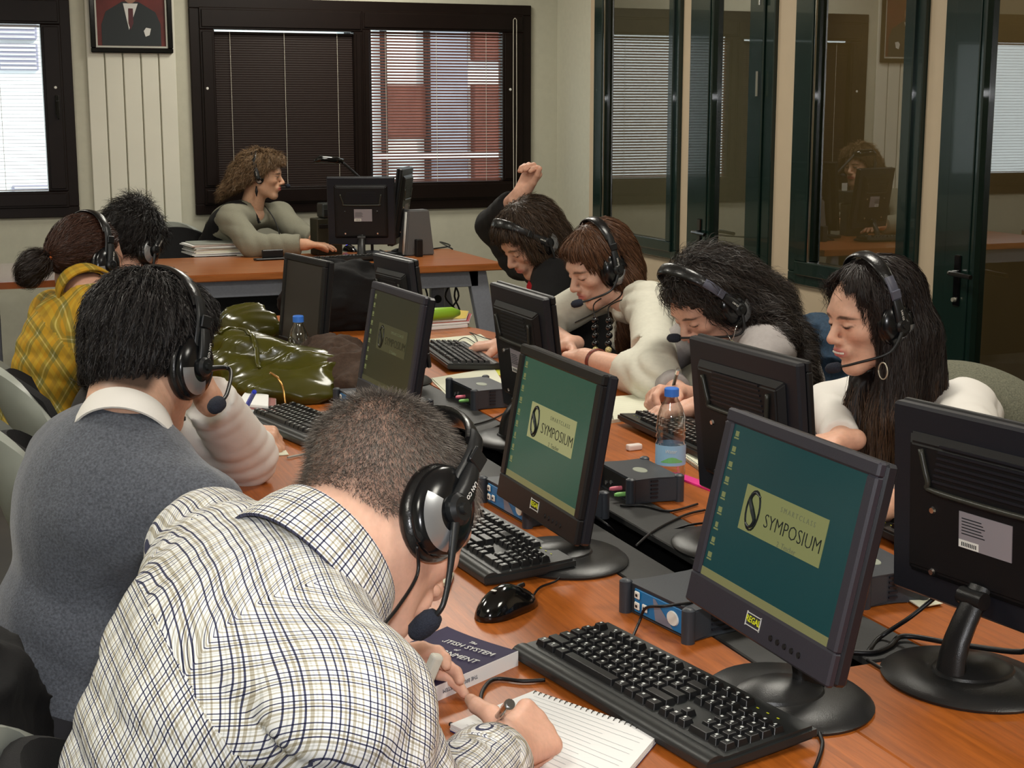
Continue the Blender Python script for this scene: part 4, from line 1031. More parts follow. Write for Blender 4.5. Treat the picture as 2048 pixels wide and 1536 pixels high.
SKIN = {}
def skin_mat():
    if 'skin' not in SKIN:
        SKIN['skin'] = vcol_mat('skin', rough=.48, spec=.35, bump=.10, bscale=260, sss=.12, noise=.06, nscale=90)
    return SKIN['skin']
M_hair = None
def hair_mat():
    global M_hair
    if M_hair is None: M_hair = vcol_mat('hair', rough=.48, spec=.35)
    return M_hair
CLEAR = {}
def make_person(J, M, O, label, skin=(0.55, .32, .22), lip=(.45, .13, .12), sex='m', s=1.0, g=1.0, bust=0, brow=None, lash=None, stub=None, stubmask=None,
                shirt=None, trousers=None, bare=0.0, hands={}, hh=.0036, neckr=.056, group=None, legdir=None, folds=None, hs=.007, necko=.0, sleeve_r=None, sleeves=('L', 'R'), cut_neck=.012, armr=None, shirt_name='shirt', extra_skin=[], nose=None, uvfn=None, shirt_off=.011, neckfront=None, hole0=.012, tk=0.0):
    """J joints in world space; M,O head axes and origin"""
    root = empty('person', (float(J['Pv'][0]), float(J['Pv'][1]), 0), 0, label, 'person', group); org = A_(root.location)
    N = A_(J['N']); O_ = A_(O); Mx = np.asarray(M, np.float32)
    hp = xf(head_prims(sex), Mx, O_, s)
    nk = O_ + Mx @ A_([0, -.025, -.055]) * s
    neck = [cone(nk, N + (nk - N) * .1, neckr * s, (neckr + .006) * s, k=.03)]
    V = []; Q = []; C = []; n0 = 0
    def add(v, q, c):
        nonlocal n0
        V.append(v); Q.append(q + n0); C.append(c); n0 += len(v)
    base = A_(skin)
    hn = hp[:12] + neck + hp[12:]
    lo, hi = bounds(hn, .012); fn = lambda P: ev(P, hn)
    v, q = surface(fn, lo, hi, hh); add(v, q, skin_col(v, O_, Mx, s, skin, lip, brow, lash, stub, stubmask))
    tp, R1, R2 = torso_prims(J, g, bust)
    if tk: tp.append(ell((A_(J['shL']) + A_(J['shR'])) / 2 * .6 + N * .4 - R2[:, 2] * .05 - R2[:, 1] * .022, (.175, .085, .115), R2, k=.06))
    ap = {sd: arm_prims(J, sd, armr or (.050, .041, .040, .027)) for sd in 'LR'}
    inner = list(tp) + [cone(a_[1], a_[2], a_[3] * .78, a_[4] * .9, k=.02) for a_ in (ap['L'][0], ap['R'][0])]
    lo, hi = bounds(inner, .01); v, q = surface(lambda P: ev(P, inner) + .006, lo, hi, .014); add(v, q, np.repeat(base[None], len(v), 0))
    for sd in 'LR':
        pr_ = [ap[sd][0], ap[sd][1]] + (hands.get(sd) or [])
        sh = hands.get(sd)
        # bare forearm + hand at fine resolution, upper arm just inside the sleeve
        lo, hi = bounds([ap[sd][1]] + (sh or []), .01)
        v, q = surface(lambda P: ev(P, pr_[1:]) + .0, lo, hi, .0036 if sh else .008); add(v, q, np.repeat(base[None] * A_([1.02, .96, .94]), len(v), 0))
    body = np_mesh('body', np.concatenate(V), np.concatenate(Q), skin_mat(), root, col=np.concatenate(C), org=org)
    # garment
    sr = sleeve_r or (.056, .050, .047, .036)
    sp = {sd: arm_prims(J, sd, sr[sd] if isinstance(sr, dict) else sr) for sd in 'LR'}
    gp = list(tp); full = shirt['sleeve'] if shirt else 1.0
    for sd in 'LR':
        a, b = sp[sd]; gp.append(('c', a[1], a[2], a[3] - .005, a[4], .055, 'u'))
        fl = full if not isinstance(full, dict) else full[sd]
        if fl > 0: gp.append(cone(b[1], b[1] + (b[2] - b[1]) * fl, b[3], b[3] + (b[4] - b[3]) * fl, k=.02))
    ndir = (nk - N) / np.linalg.norm(nk - N)
    na = N + ndir * .042; nb = nk + ndir * .1
    def garment(P):
        d = ev(P, gp) - shirt_off * .5
        if folds is not None: d = d - folds(P)
        hole = np.maximum(d_cone(P, na, nb, (neckr + cut_neck - .004) * s, (neckr + cut_neck + .02) * s), hole0 - (P - N) @ ndir.astype(np.float32))
        d = smax(d, -hole, .006)
        if neckfront is not None: d = smax(d, -ev(P, neckfront), .006)
        for sd in 'LR':
            b = sp[sd][1]; fl = full if not isinstance(full, dict) else full[sd]
            if fl > 0:
                e = b[1] + (b[2] - b[1]) * fl; dd = (b[2] - b[1]) / np.linalg.norm(b[2] - b[1])
                cut = np.maximum(-((P - e) @ dd), np.linalg.norm(P - e, axis=1) - .10); d = np.maximum(d, -cut)
        return d
    if shirt:
        lo, hi = bounds(gp, .03); v, q = surface(garment, lo, hi, hs, slack=.02)
        uv = uvfn(v, q, dict(tp=tp, sp=sp, R2=R2, R1=R1, N=N, J=J)) if uvfn else None
        col = shirt['col'](v) if callable(shirt.get('col')) else None
        np_mesh(shirt_name, v, q, shirt['mat'], root, uv=uv, org=org, col=col)
    # trousers and shoes: thighs forward, shins down
    Pv = A_(J['Pv']); ld = A_(legdir if legdir is not None else (R1[:, 1] * A_([1, 1, 0]))); ld /= np.linalg.norm(ld); lat = np.cross(ld, A_([0, 0, 1]))
    tpz = []; feet = []
    for sgn in (-1, 1):
        hp_ = Pv + lat * sgn * .09; hp_[2] = max(Pv[2] - .02, .50); kn = hp_ + ld * .40 + lat * sgn * .04; kn[2] = .50; an = kn + ld * .0; an[2] = .10
        tpz += [cone(hp_, kn, .085, .062, k=.04), cone(kn, an, .060, .042, k=.02)]; feet.append(an)
    tpz.append(ell(A_([Pv[0], Pv[1], max(Pv[2], .50)]), A_([.17, .14, .09]), axes(ld), k=.05))
    lo, hi = bounds(tpz, .02); v, q = surface(lambda P: ev(P, tpz) - .004 * wob(P, 30), lo, hi, .014)
    np_mesh('trousers', v, q, trousers or mat('dark_trousers', L(28, 28, 34), .9), root, org=org)
    for an in feet:
        fp = [cone(an + A_([0, 0, -.045]), an + ld * .13 + A_([0, 0, -.06]), .042, .036, k=.02)]
        lo, hi = bounds(fp, .01); v, q = surface(lambda P: np.maximum(ev(P, fp), -(P[:, 2] - .002)), lo, hi, .012)
        np_mesh('shoe', v, q, mat('shoe_leather', L(20, 18, 18), .4), root, org=org)
    return dict(root=root, org=org, M=Mx, O=O_, s=s, hn=hn, garment=garment, nk=nk, N=N, R2=R2, R1=R1, gp=gp)

def facecut(xp=0., zp=.100, k=1.1, wmax=.060, y0=.0, zlow=-.5, rag=.006):
    def f(q):
        w = np.minimum((zp - q[:, 2]) * k, wmax) + rag * np.sin(q[:, 2] * 190 + q[:, 0] * 90)
        return np.minimum(np.minimum(q[:, 1] - y0, w - np.abs(q[:, 0] - xp)), q[:, 2] - zlow)
    return f
def hair_shell(I, prims, name='hair', h=.006, rough=.0, col=(.02, .014, .01), noise=0.0, freq=60, cut=None, keep=None, groove=.0022, K=34, gc=(0, -.03)):
    """prims in head coordinates -> mass of hair"""
    W = xf(prims, I['M'], I['O'], I['s'])
    def fn(P):
        d = ev(P, W)
        if noise: d = d - noise * wob(P, freq)
        q = (P - I['O']) @ I['M'] / I['s']
        if groove:
            ph = np.arctan2(q[:, 0] - gc[0], q[:, 1] - gc[1]); rr = np.clip(np.hypot(q[:, 0] - gc[0], q[:, 1] - gc[1]) / .06, 0, 1)
            d = d - groove * rr * (np.sin(ph * K + 2.2 * wob(P, 16)) + .6 * np.sin(ph * K * 1.7 + 2.5 * wob(P, 22, 5, 7)))
        if cut is not None:
            ph = np.arctan2(q[:, 0] - gc[0], q[:, 1] - gc[1]); d = smax(d, cut(q) * I['s'] + .004 * np.sin(ph * 23 + 3 * wob(P, 12)), .008)
        if keep is not None: d = smax(d, keep(P), .006)
        return d
    lo, hi = bounds(W, .02); v, q = surface(fn, lo, hi, h)
    qv = (v - I['O']) @ I['M']; phv = np.arctan2(qv[:, 0] - gc[0], qv[:, 1] - gc[1])
    c = A_(col)[None] * (1 + .45 * np.sin(phv * K + 2.2 * wob(v.astype(np.float32), 16)))[:, None]
    o = np_mesh(name, v, q, hair_mat(), I['root'], col=c, org=I['org'])
    return fn, v, o
def facestop(I, w=.058, y=.045, zt=.070, zb=-.14):
    def f(P):
        q = (P - I['O']) @ I['M'] / I['s']; return (np.abs(q[:, 0]) < w) & (q[:, 1] > y) & (q[:, 2] < zt) & (q[:, 2] > zb)
    return f
def pick(v, n, seed=0, mask=None):
    rs = np.random.RandomState(seed)
    if mask is not None: v = v[mask]
    if not len(v): return v
    i = rs.randint(0, len(v), n); return v[i] + rs.normal(size=(n, 3)).astype(np.float32) * .0015

# headsets ------------------------------------------------------------------
M_pad = mat('ear_pad_leather', L(18, 18, 19), .30, bump=.3, bscale=160, coat=.15)
M_hs = mat('headset_black', L(24, 26, 28), .36, bump=.05, bscale=500)
M_hsg = mat('headset_gloss', L(16, 17, 19), .2)
M_hssil = mat('headset_silver', L(175, 178, 182), .30, metal=.75)
M_hsgrey = mat('headset_grey_slider', L(88, 90, 104), .38)
M_foam = mat('foam_windscreen', L(34, 38, 50), .95, bump=.8, bscale=700, noise=.25, nscale=500)
def headset(I, label, boom='R', boomang=60, band_tilt=8, bx=.084, mic=None, micw=None, wire=True, grey=False, group='headsets with boom microphones', dz=0.0, top=.128, cup=1.0, dy=0.0, cordend=None):
    M = Matrix([[*I['M'][0], I['O'][0]], [*I['M'][1], I['O'][1]], [*I['M'][2], I['O'][2]], [0, 0, 0, 1]]) @ Matrix.Scale(I['s'], 4)
    O = Vector(I['O']); r = empty('headset', O, 0, label, 'headset', group)
    M = Matrix.Translation(-O) @ M
    T = M @ Matrix.Translation((0, dy, dz)) @ Matrix.Rotation(math.radians(band_tilt), 4, 'X')
    n = 22; P = []
    for k in range(n + 1):
        a = math.pi * k / n; P.append(Vector((math.cos(a) * (bx + .006), -.004, .030 + math.sin(a) ** .82 * (top - .030))))
    def strip(p, hw, th, m, name, inner=0.0):
        bm = B(); rr = []
        for i, c in enumerate(p):
            t_ = (p[min(i + 1, len(p) - 1)] - p[max(i - 1, 0)]).normalized(); nn = Vector((t_.z, 0, -t_.x));
            if nn.dot(c - Vector((0, 0, .03))) < 0: nn = -nn
            w = hw if not callable(hw) else hw(i / (len(p) - 1))
            ring = [c + Vector((0, w * math.cos(b), 0)) * 1.0 + nn * (th * math.sin(b) + inner) for b in [2 * math.pi * j / 12 for j in range(12)]]
            rr.append([bm.verts.new(v) for v in ring])
        for a, b in zip(rr[:-1], rr[1:]):
            for j in range(12): bm.faces.new((a[j], a[(j + 1) % 12], b[(j + 1) % 12], b[j]))
        bm.faces.new(rr[0][::-1]); bm.faces.new(rr[-1]); bmesh.ops.recalc_face_normals(bm, faces=bm.faces)
        bmesh.ops.transform(bm, matrix=T, verts=bm.verts); return obj(name, bm, m, r, smooth=True, angle=60)
    strip(P[3:-3], lambda t_: .017 * (1 - .25 * abs(2 * t_ - 1) ** 3), .0052, M_pad, 'headband')
    for sx, seg_ in ((1, P[:5]), (-1, P[-5:])):
        sl = strip([p + Vector((sx * .0025, 0, 0)) for p in ([Vector((sx * (bx + .010), 0, .002))] + (seg_ if sx > 0 else seg_[::-1]))], .0115, .0042, M_hsgrey if grey else M_hs, 'slider', .002)
        bm = B(); box(bm, (sx * (bx + .0155), -.002, .062), (.004, .022, .020), .0015, M=T); obj('slider_clip', bm, M_hsgrey if grey else M_hs, sl)
        # cup
        F = T @ frame((sx * (bx - .020), .002, -.010), x=(0, sx, 0), z=(sx, 0, .06)) @ Matrix.Scale(cup, 4)
        bm = B(); lathe(bm, [(.030, .000), (.044, .002), (.050, .009), (.050, .016), (.044, .022), (.036, .022)], 36, F, sx=.90, sy=1.08); cu = obj('ear_cup', bm, M_pad, r, smooth=True, angle=50)
        bm = B(); lathe(bm, [(.046, .020), (.047, .026), (.043, .031), (.030, .037), (.016, .040), (0, .041)], 36, F, sx=.90, sy=1.08); obj('cup_shell', bm, M_hsg, cu, smooth=True, angle=50)
        # silver crescent low on the shell
        bm = B(); rows_ = []
        for k in range(15):
            a = math.radians(190 + 115 * k / 14) if sx > 0 else math.radians(-10 - 115 * k / 14)
            rows_.append([bm.verts.new(F @ Vector((rad * math.cos(a) * .90, rad * math.sin(a) * 1.08, zz))) for rad, zz in ((.0415, .0326), (.036, .0356), (.028, .0383), (.0225, .0398))])
        for a, b in zip(rows_[:-1], rows_[1:]):
            for j in range(3): bm.faces.new((a[j], a[j + 1], b[j + 1], b[j]))
        bmesh.ops.recalc_face_normals(bm, faces=bm.faces); obj('silver_plate', bm, M_hssil, cu, smooth=True)
        bm = B(); lathe(bm, [(.0165, .036), (.0165, .046), (.012, .050), (.006, .050), (.005, .054), (0, .054)], 22, F); obj('pivot', bm, M_hs, cu, smooth=True, angle=40)
        bm = B(); tube(bm, [(sx * (bx + .020), .002, -.010), (sx * (bx + .021), .001, .018), (sx * (bx + .014), 0, .05)], [.013, .014, .010], 12, flat=.5, M=T); obj('yoke', bm, M_hs, cu, smooth=True, angle=60)
        bm = B(); text_bm(bm, 'LAN CO', .0062, T @ frame((sx * (bx + .029), .0015, .018), x=(0, 0, -1), z=(sx, 0, .0)), offset=.0001); obj('side_print', bm, M_whitep, cu)
    sx = 1 if boom == 'R' else -1
    if micw is not None: mic = T.inverted() @ (Vector(micw) - O)
    a = math.radians(boomang); b0 = Vector((sx * (bx + .024), .002, -.012))
    mid = b0 + Vector((sx * .002, math.cos(a) * .06, -math.sin(a) * .06)); end = Vector(mic) if mic else Vector((sx * .035, .118, -.075))
    bm = B(); P2 = smooth_path([b0, mid, end * .7 + mid * .3 + Vector((sx * .010, 0, 0)), end], 8); tube(bm, P2, [.0055, .0032, .0030, .0028], 10, M=T); bo = obj('microphone_boom', bm, M_hs, r, smooth=True)
    dr = (P2[-1] - P2[-4]).normalized()
    bm = B(); lathe(bm, [(0, -.012), (.008, -.011), (.0115, -.004), (.0120, .008), (.0105, .018), (.005, .024), (0, .0245)], 18, T @ frame(end, z=dr)); obj('foam_windscreen', bm, M_foam, r, smooth=True)
    if wire:
        c0 = T @ Vector((-sx * (bx + .0), 0, -.062)) if False else T @ Vector((sx * (bx + .004), -.004, -.062))
        ce = (Vector(cordend) - O) if cordend is not None else c0 + Vector((0, 0, -.16))
        bm = B(); mid = (c0 + ce) / 2 + Vector((0, 0, -.02)); tube(bm, [c0, c0 + Vector((0, 0, -.03)), mid, ce], .0019, 7, smooth=7); obj('cord', bm, M_black, r, smooth=True)
    return r
# ---------------------------------------------------------------- cloth materials
def plaid(name, base, period, stopsU, stopsV, rough=.85, spec=.2, bump=.05):
    """stops: list of (position, colour) giving constant bands across one repeat; the two directions multiply"""
    m = bpy.data.materials.new(name); m.use_nodes = True; nt = m.node_tree; b = nt.nodes['Principled BSDF']
    uv = nt.nodes.new('ShaderNodeUVMap'); uv.uv_map = 'UVMap'; sp = nt.nodes.new('ShaderNodeSeparateXYZ'); nt.links.new(uv.outputs[0], sp.inputs[0])
    outs = []
    for ax, st in ((0, stopsU), (1, stopsV)):
        dv = nt.nodes.new('ShaderNodeMath'); dv.operation = 'MULTIPLY'; dv.inputs[1].default_value = 1 / period; nt.links.new(sp.outputs[ax], dv.inputs[0])
        fr = nt.nodes.new('ShaderNodeMath'); fr.operation = 'FRACT'; nt.links.new(dv.outputs[0], fr.inputs[0])
        cr = nt.nodes.new('ShaderNodeValToRGB'); cr.color_ramp.interpolation = 'CONSTANT'; els = cr.color_ramp.elements
        while len(els) > 1: els.remove(els[-1])
        els[0].position = 0; els[0].color = st[0][1]
        for p, c in st[1:]: e = els.new(p); e.color = c
        nt.links.new(fr.outputs[0], cr.inputs[0]); outs.append(cr.outputs[0])
    mx = nt.nodes.new('ShaderNodeVectorMath'); mx.operation = 'MULTIPLY'; nt.links.new(outs[0], mx.inputs[0]); nt.links.new(outs[1], mx.inputs[1])
    m2 = nt.nodes.new('ShaderNodeVectorMath'); m2.operation = 'MULTIPLY'; m2.inputs[1].default_value = base[:3]; nt.links.new(mx.outputs[0], m2.inputs[0])
    nt.links.new(m2.outputs[0], b.inputs['Base Color']); b.inputs['Roughness'].default_value = rough; b.inputs['Specular IOR Level'].default_value = spec
    return m
W_ = (1, 1, 1, 1); NV = (.085, .09, .16, 1); TN = (.60, .56, .47, 1); LT = (.80, .80, .78, 1); GN = (.62, .64, .52, 1)
_c = [(0, W_), (.06, NV), (.105, W_), (.17, LT), (.21, W_), (.27, NV), (.315, W_), (.39, TN), (.45, W_), (.50, NV), (.545, W_), (.62, TN), (.70, W_), (.75, LT), (.79, W_), (.86, TN), (.91, W_)]
M_check = plaid('checked_shirt', (.84, .84, .82), .031, _c, _c, bump=.05)
_y = [(0, (1, .93, .55, 1)), (.14, (.95, .78, .38, 1)), (.30, (.66, .68, .55, 1)), (.42, (1, 1.1, 1.5, 1)), (.47, (.58, .62, .55, 1)), (.60, (1, .86, .45, 1)), (.84, (.85, .75, .48, 1))]
M_yplaid = plaid('yellow_plaid', (.52, .40, .13), .078, _y, _y)
M_sweat = mat('grey_heather_knit', L(84, 88, 97), .95, noise=.38, nscale=260, bump=.5, bscale=420, sheen=.3)
M_wshirt = mat('white_cotton', L(228, 224, 218), .85, bump=.15, bscale=300)
M_cardi = mat('sage_cardigan', L(132, 130, 114), .95, noise=.08, nscale=300, bump=.4, bscale=300)
M_wknit = mat('white_knit', L(214, 211, 196), .92, noise=.04, nscale=60, bump=.35, bscale=500, stretch=(1, 1, 3))
M_gtop = mat('grey_top', L(158, 152, 150), .9, noise=.05, nscale=90, bump=.2, bscale=300)
M_vest = mat('tweed_vest', L(108, 108, 92), .95, noise=.3, nscale=260, bump=.6, bscale=260)
M_blk = mat('black_cloth', L(14, 13, 14), .95, noise=.15, nscale=60, bump=.3, bscale=200)
M_dvest = mat('dark_waistcoat', L(40, 37, 36), .95, noise=.1, nscale=120, bump=.3, bscale=200)
M_jeans = mat('blue_jeans', L(34, 44, 66), .9, noise=.15, nscale=200, bump=.3, bscale=400)

def cloth_uv(yoke=None, rt=.13, ra=.055, swap_arm=False):
    def fnuv(v, q, D):
        fc = v[q].mean(1).astype(np.float32)
        dt = ev(fc, D['tp']) - .012
        da = {s: ev(fc, D['sp'][s]) for s in 'LR'}
        reg = np.zeros(len(q), int); best = dt.copy()
        for i, s in enumerate('LR'):
            a_ = D['sp'][s][0]; dd_ = (a_[2] - a_[1]) / np.linalg.norm(a_[2] - a_[1]); mk = (da[s] < best - .004) & ((fc - a_[1]) @ dd_ > .055); reg[mk] = i + 1; best = np.minimum(best, da[s])
        D['J_m'] = (A_(D['J']['shL']) + A_(D['J']['shR'])) / 2; N = D['N']; R = D['R2']; uv = np.zeros((len(q), 4, 2), np.float32)
        c2 = N - R[:, 2] * .25 - 0 * R[:, 1]
        loc = (v - c2) @ R          # x right, y front, z up along the spine
        fy = loc[:, 1] + .10
        U = .20 * np.arctan2(loc[:, 0], .10 - loc[:, 1])
        Vv = loc[:, 2] + .6 * fy
        qa = U[q]; wr = (qa.max(1) - qa.min(1)) > .6; qa[wr] = np.where(qa[wr] < 0, qa[wr] + .4 * math.pi, qa[wr])
        uv[:, :, 0] = qa; uv[:, :, 1] = Vv[q]
        if yoke is not None:
            fl = (fc - c2) @ R; yk = (fl[:, 2] > yoke - .10 * fl[:, 0] ** 2 * 10) & (reg == 0)
            uv[yk] = np.stack([loc[:, 2] * .5 + loc[:, 1] * .9, loc[:, 0] - np.clip(loc[:, 0] / .10, -1, 1) * loc[:, 2]], 1)[q[yk]]
        for i, s in enumerate('LR'):
            a, b = D['sp'][s]; A0, A1, A2 = a[1], a[2], b[2]; l1 = np.linalg.norm(A1 - A0)
            d1 = (A1 - A0) / l1; d2 = (A2 - A1) / np.linalg.norm(A2 - A1); m = reg == i + 1
            near = ev(fc, [a]) < ev(fc, [b])
            for sel, o, d, off in ((m & near, A0, d1, 0), (m & ~near, A1, d2, l1)):
                if not sel.any(): continue
                out = R[:, 0] * (1 if s == 'R' else -1); 
                if np.dot(A0 - (D['J_m']), out) < 0: out = -out
                out = out - d * (out @ d); out /= np.linalg.norm(out); fr_ = np.cross(d, out)
                w = v - o; a1 = w @ fr_; a2 = w @ out; a3 = w @ d; wt = np.clip(1 - a3 / .10, 0, 1) if off == 0 else 0
                uu = a1 + np.clip(a1 / .05, -1, 1) * (.05 - a2); vv = a3 + off
                uv[sel, :, 0] = uu[q[sel]]; uv[sel, :, 1] = vv[q[sel]]
        return uv.reshape(-1, 2)
    return fnuv
def collar(I, m, name='collar', r0=.066, hgt=.042, flare=.012, tilt=0.0, fold=True, gap=.35, uv=True, th=.0035, up=.0, front=None, ell_=(1, 1)):
    """stand-and-fall shirt collar round the neck; open at the front by gap radians either side"""
    ax = (I['nk'] - I['N']); ax /= np.linalg.norm(ax); fr = I['R2'][:, 1] if front is None else A_(front); fr = fr - ax * (fr @ ax); fr /= np.linalg.norm(fr); lt = np.cross(fr, ax)
    c0 = I['N'] + ax * .022 + ax * up
    prof = [(r0 - .004, 0), (r0 - .003, hgt * .5), (r0 - .003, hgt), (r0 + .002, hgt + .003), (r0 + flare * .6, hgt * .6), (r0 + flare, -.002), (r0 + flare * 1.15, -.018)] if fold else [(r0, 0), (r0 - .003, hgt)]
    bm = B(); nA = 40; rows_ = []
    L_ = [0]
    for a, b in zip(prof[:-1], prof[1:]): L_.append(L_[-1] + math.hypot(a[0] - b[0], a[1] - b[1]))
    for i in range(nA + 1):
        th_ = gap + (2 * math.pi - 2 * gap) * i / nA; drop = .012 * math.cos(th_)
        rows_.append([bm.verts.new(Vector(c0 + ax * (z - drop * 1.0) + fr * (r * math.cos(th_) * ell_[0]) + lt * (r * math.sin(th_) * ell_[1]) - I['org'])) for r, z in prof])
    uvl = bm.loops.layers.uv.new('UVMap')
    for i in range(nA):
        for j in range(len(prof) - 1):
            f = bm.faces.new((rows_[i][j], rows_[i + 1][j], rows_[i + 1][j + 1], rows_[i][j + 1]))
            for lp, (a, b) in zip(f.loops, ((i, j), (i + 1, j), (i + 1, j + 1), (i, j + 1))): lp[uvl].uv = (a / nA * .40, L_[b])
    bmesh.ops.recalc_face_normals(bm, faces=bm.faces); bmesh.ops.solidify(bm, geom=bm.faces[:], thickness=th)
    return obj(name, bm, m, I['root'], smooth=True, angle=70)
def hairline(q, a=1.2, z0=.045, c=.045): return (q[:, 1] - a * (q[:, 2] - z0) - c) / math.sqrt(1 + a * a)
def ffolds(parts):
    """parts: list of (amp, wavelength, direction, centre, radius) ridges fading from a centre"""
    def f(P):
        d = 0
        for amp, wl, dr, c, rad in parts:
            dr = A_(dr); dr = dr / np.linalg.norm(dr); w = P - A_(c)
            ph = (w @ dr) / wl * 6.283 + 1.6 * wob(P, 9)
            fall = np.exp(-(w * w).sum(1) / (rad * rad)); d = d + amp * .8 * fall * (np.abs(np.sin(ph * .5)) * 2 - 1.1)
        return d + .0018 * wob(P, 28, 5, 3) + .0012 * wob(P * A_([1, 1, .6]), 85, 5, 9)
    return f
vec = lambda *a: Vector(a)
people = {}

# ================================================================ man in the checked shirt (nearest)
O1 = odst(764, 1020, 1.66); M1 = pitched(.96, .28, 48, -20)
N1 = odst(604, 1180, 1.59)
J = dict(Pv=(.12, 1.50, .52), Sp=(.17, 1.50, .80), N=N1, shL=tuple(odst(425, 1105, 1.76)), shR=tuple(odst(706, 1408, 1.43)), elL=(.30, 1.96, .80), elR=tuple(odst(838, 1655, 1.50)),
         wrL=tuple(oz(724, 1332, .80)), wrR=tuple(oz(1010, 1508, .800)))
hr = oz(1040, 1432, .775)
tipR = Vector((hr.x, hr.y, .775))
wR = Vector(J['wrR']); dR = (Vector(oz(1085, 1450, .800)) - wR)
handR = hand_prims(wR, dR, (-.35, .55, -.75), 1, curls=[(.75, .95, .5), (.95, 1.1, .6), (1.05, 1.2, .6), (1.1, 1.2, .7)], thumb=(.75, -.25), s=.96)
wL = Vector(J['wrL']); handL = hand_prims(wL, Vector(oz(880, 1330, .785)) - wL, (.25, -.75, -.35), 1, curls=[(.15, .45, .5), (.30, .55, .5), (.45, .6, .5), (.55, .7, .5)], spread=.35, thumb=(.45, -.1), s=.95)
buzz = lambda q: np.clip(-hairline(q, .95, .022, .030) / .010, 0, 1) * np.clip((q[:, 2] + .050 + .25 * (q[:, 1] + .09)) / .03, 0, 1) * .60
f1 = ffolds([(.0050, .055, (.5, .6, -.6), (.30, 1.36, .86), .20), (.0045, .06, (.2, .9, .4), (.20, 1.62, .88), .20), (.0045, .05, (1, 0, -.4), (.45, 1.22, .86), .13), (.004, .05, (.3, .2, -1), (.12, 1.5, .75), .25)])
I1 = make_person(J, M1, O1, 'man in a checked white shirt bending over his notebook, nearest the camera', skin=(.74, .45, .33), lip=(.5, .2, .17), s=1.03, stub=(.095, .068, .052), stubmask=buzz, brow=(.06, .04, .03),
                 shirt=dict(mat=M_check, sleeve=.80), folds=f1, hs=.0050, tk=1, hands=dict(L=handL, R=handR), neckr=.066, cut_neck=.008, uvfn=cloth_uv(yoke=.155, rt=.15), hh=.0032, sleeve_r=(.054, .053, .050, .040), shirt_off=.012, legdir=(1, .05, 0), trousers=M_jeans)
people['p1'] = I1
collar(I1, M_check, r0=.079, hgt=.040, flare=.016, gap=.55, ell_=(1.05, 1.0), up=-.008)
# turned-back cuff on the writing hand
a, b = Vector(J['elR']), Vector(J['wrR']); dd = (b - a).normalized(); c = a + (b - a) * .62
bm = B(); lathe(bm, [(.046, 0), (.049, .001), (.046, .05), (.044, .062), (.040, .062), (.041, .03)], 30, frame(c - Vector(I1['org']), z=dd), cap=False)
uvl = bm.loops.layers.uv.new('UVMap')
for f in bm.faces:
    for lp in f.loops: w = lp.vert.co + Vector(I1['org']) - c; lp[uvl].uv = (w.dot(dd), w.dot(dd.orthogonal().normalized()) * 1.3)
bmesh.ops.solidify(bm, geom=bm.faces[:], thickness=.003); obj('cuff', bm, M_check, I1['root'], smooth=True)
hd = lambda P: ev(P, I1['hn'])
lo, hi = bounds(I1['hn'], .0)
hv = np.array([v.co for v in I1['root'].children[0].data.vertices], np.float32) + I1['org']
q = (hv - I1['O']) @ I1['M'] / I1['s']
mk = (buzz(q) > .25) & (q[:, 2] > -.058) & (np.linalg.norm(q, axis=1) < .16) & (np.abs(q[:, 0]) < .083)
crown = A_([0.0, -.055, .10])
def radial(I, crown, bias=(0, 0, -.4), k=1.0):
    def fl(P, G):
        q = (P - I['O']) @ I['M'] / I['s']; d = (q - crown); d = d / (np.linalg.norm(d, axis=1)[:, None] + .02) * k + A_(bias); return (d @ I['M'].T).astype(np.float32)
    return fl
root1 = pick(hv[mk], 34000, 1); ql = (root1 - I1['O']) @ I1['M'] / I1['s']
ln = np.clip(.0055 + .09 * np.clip(ql[:, 2] + .01, 0, .12) ** 1.1, .004, .0125)
fr_ = (ql[:, 1] > .035) & (ql[:, 2] > .05); ln[fr_] = .03
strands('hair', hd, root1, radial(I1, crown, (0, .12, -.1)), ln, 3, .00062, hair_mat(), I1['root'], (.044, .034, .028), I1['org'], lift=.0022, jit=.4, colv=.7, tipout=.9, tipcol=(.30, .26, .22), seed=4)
headset(I1, 'black headset with a silver plate on the short-haired man in the checked shirt', boom='R', boomang=62, band_tilt=-6, top=.140, cup=1.02, micw=odst(857, 1243, 1.56), cordend=odst(755, 1262, 1.46), bx=.086)

# ================================================================ man in the grey sweater
O2 = odst(296, 712, 2.54); M2 = pitched(.76, .65, 20, 0)
N2 = odst(252, 858, 2.46)
J = dict(Pv=(.16, 2.40, .52), Sp=(.185, 2.40, .78), N=N2, shL=(.215, 2.555, .915), shR=(.370, 2.255, .885), elL=(.41, 2.70, .74), elR=(.440, 2.29, .72), wrL=(.47, 2.63, .70), wrR=(.475, 2.50, .69))
f2 = ffolds([(.0035, .08, (.5, -.1, .8), (.14, 2.25, .66), .2), (.004, .05, (.6, .3, -.6), (.38, 2.22, .84), .14)])
stub2 = lambda q: np.clip(-hairline(q, 1.0, .03, .035) / .012, 0, 1) * np.clip((q[:, 2] + .078) / .02, 0, 1) * .9
I2 = make_person(J, M2, O2, 'dark-haired man in a grey sweater over a white collar, seen from behind', skin=(.68, .41, .29), lip=(.45, .17, .14), s=1.03, stub=(.018, .014, .012), stubmask=stub2, brow=(.02, .015, .012),
                 shirt=dict(mat=M_sweat, sleeve=.96), folds=f2, hs=.0065, hands=dict(L=hand_prims(J['wrL'], (.2, -.8, -.5), (-.3, 0, -1), -1), R=hand_prims(J['wrR'], (.1, .8, -.5), (-.3, 0, -1), 1)), neckr=.062, cut_neck=.004, hole0=.026, tk=1, shirt_name='sweater', sleeve_r=(.054, .054, .050, .040), shirt_off=.014, legdir=(1, .1, 0))
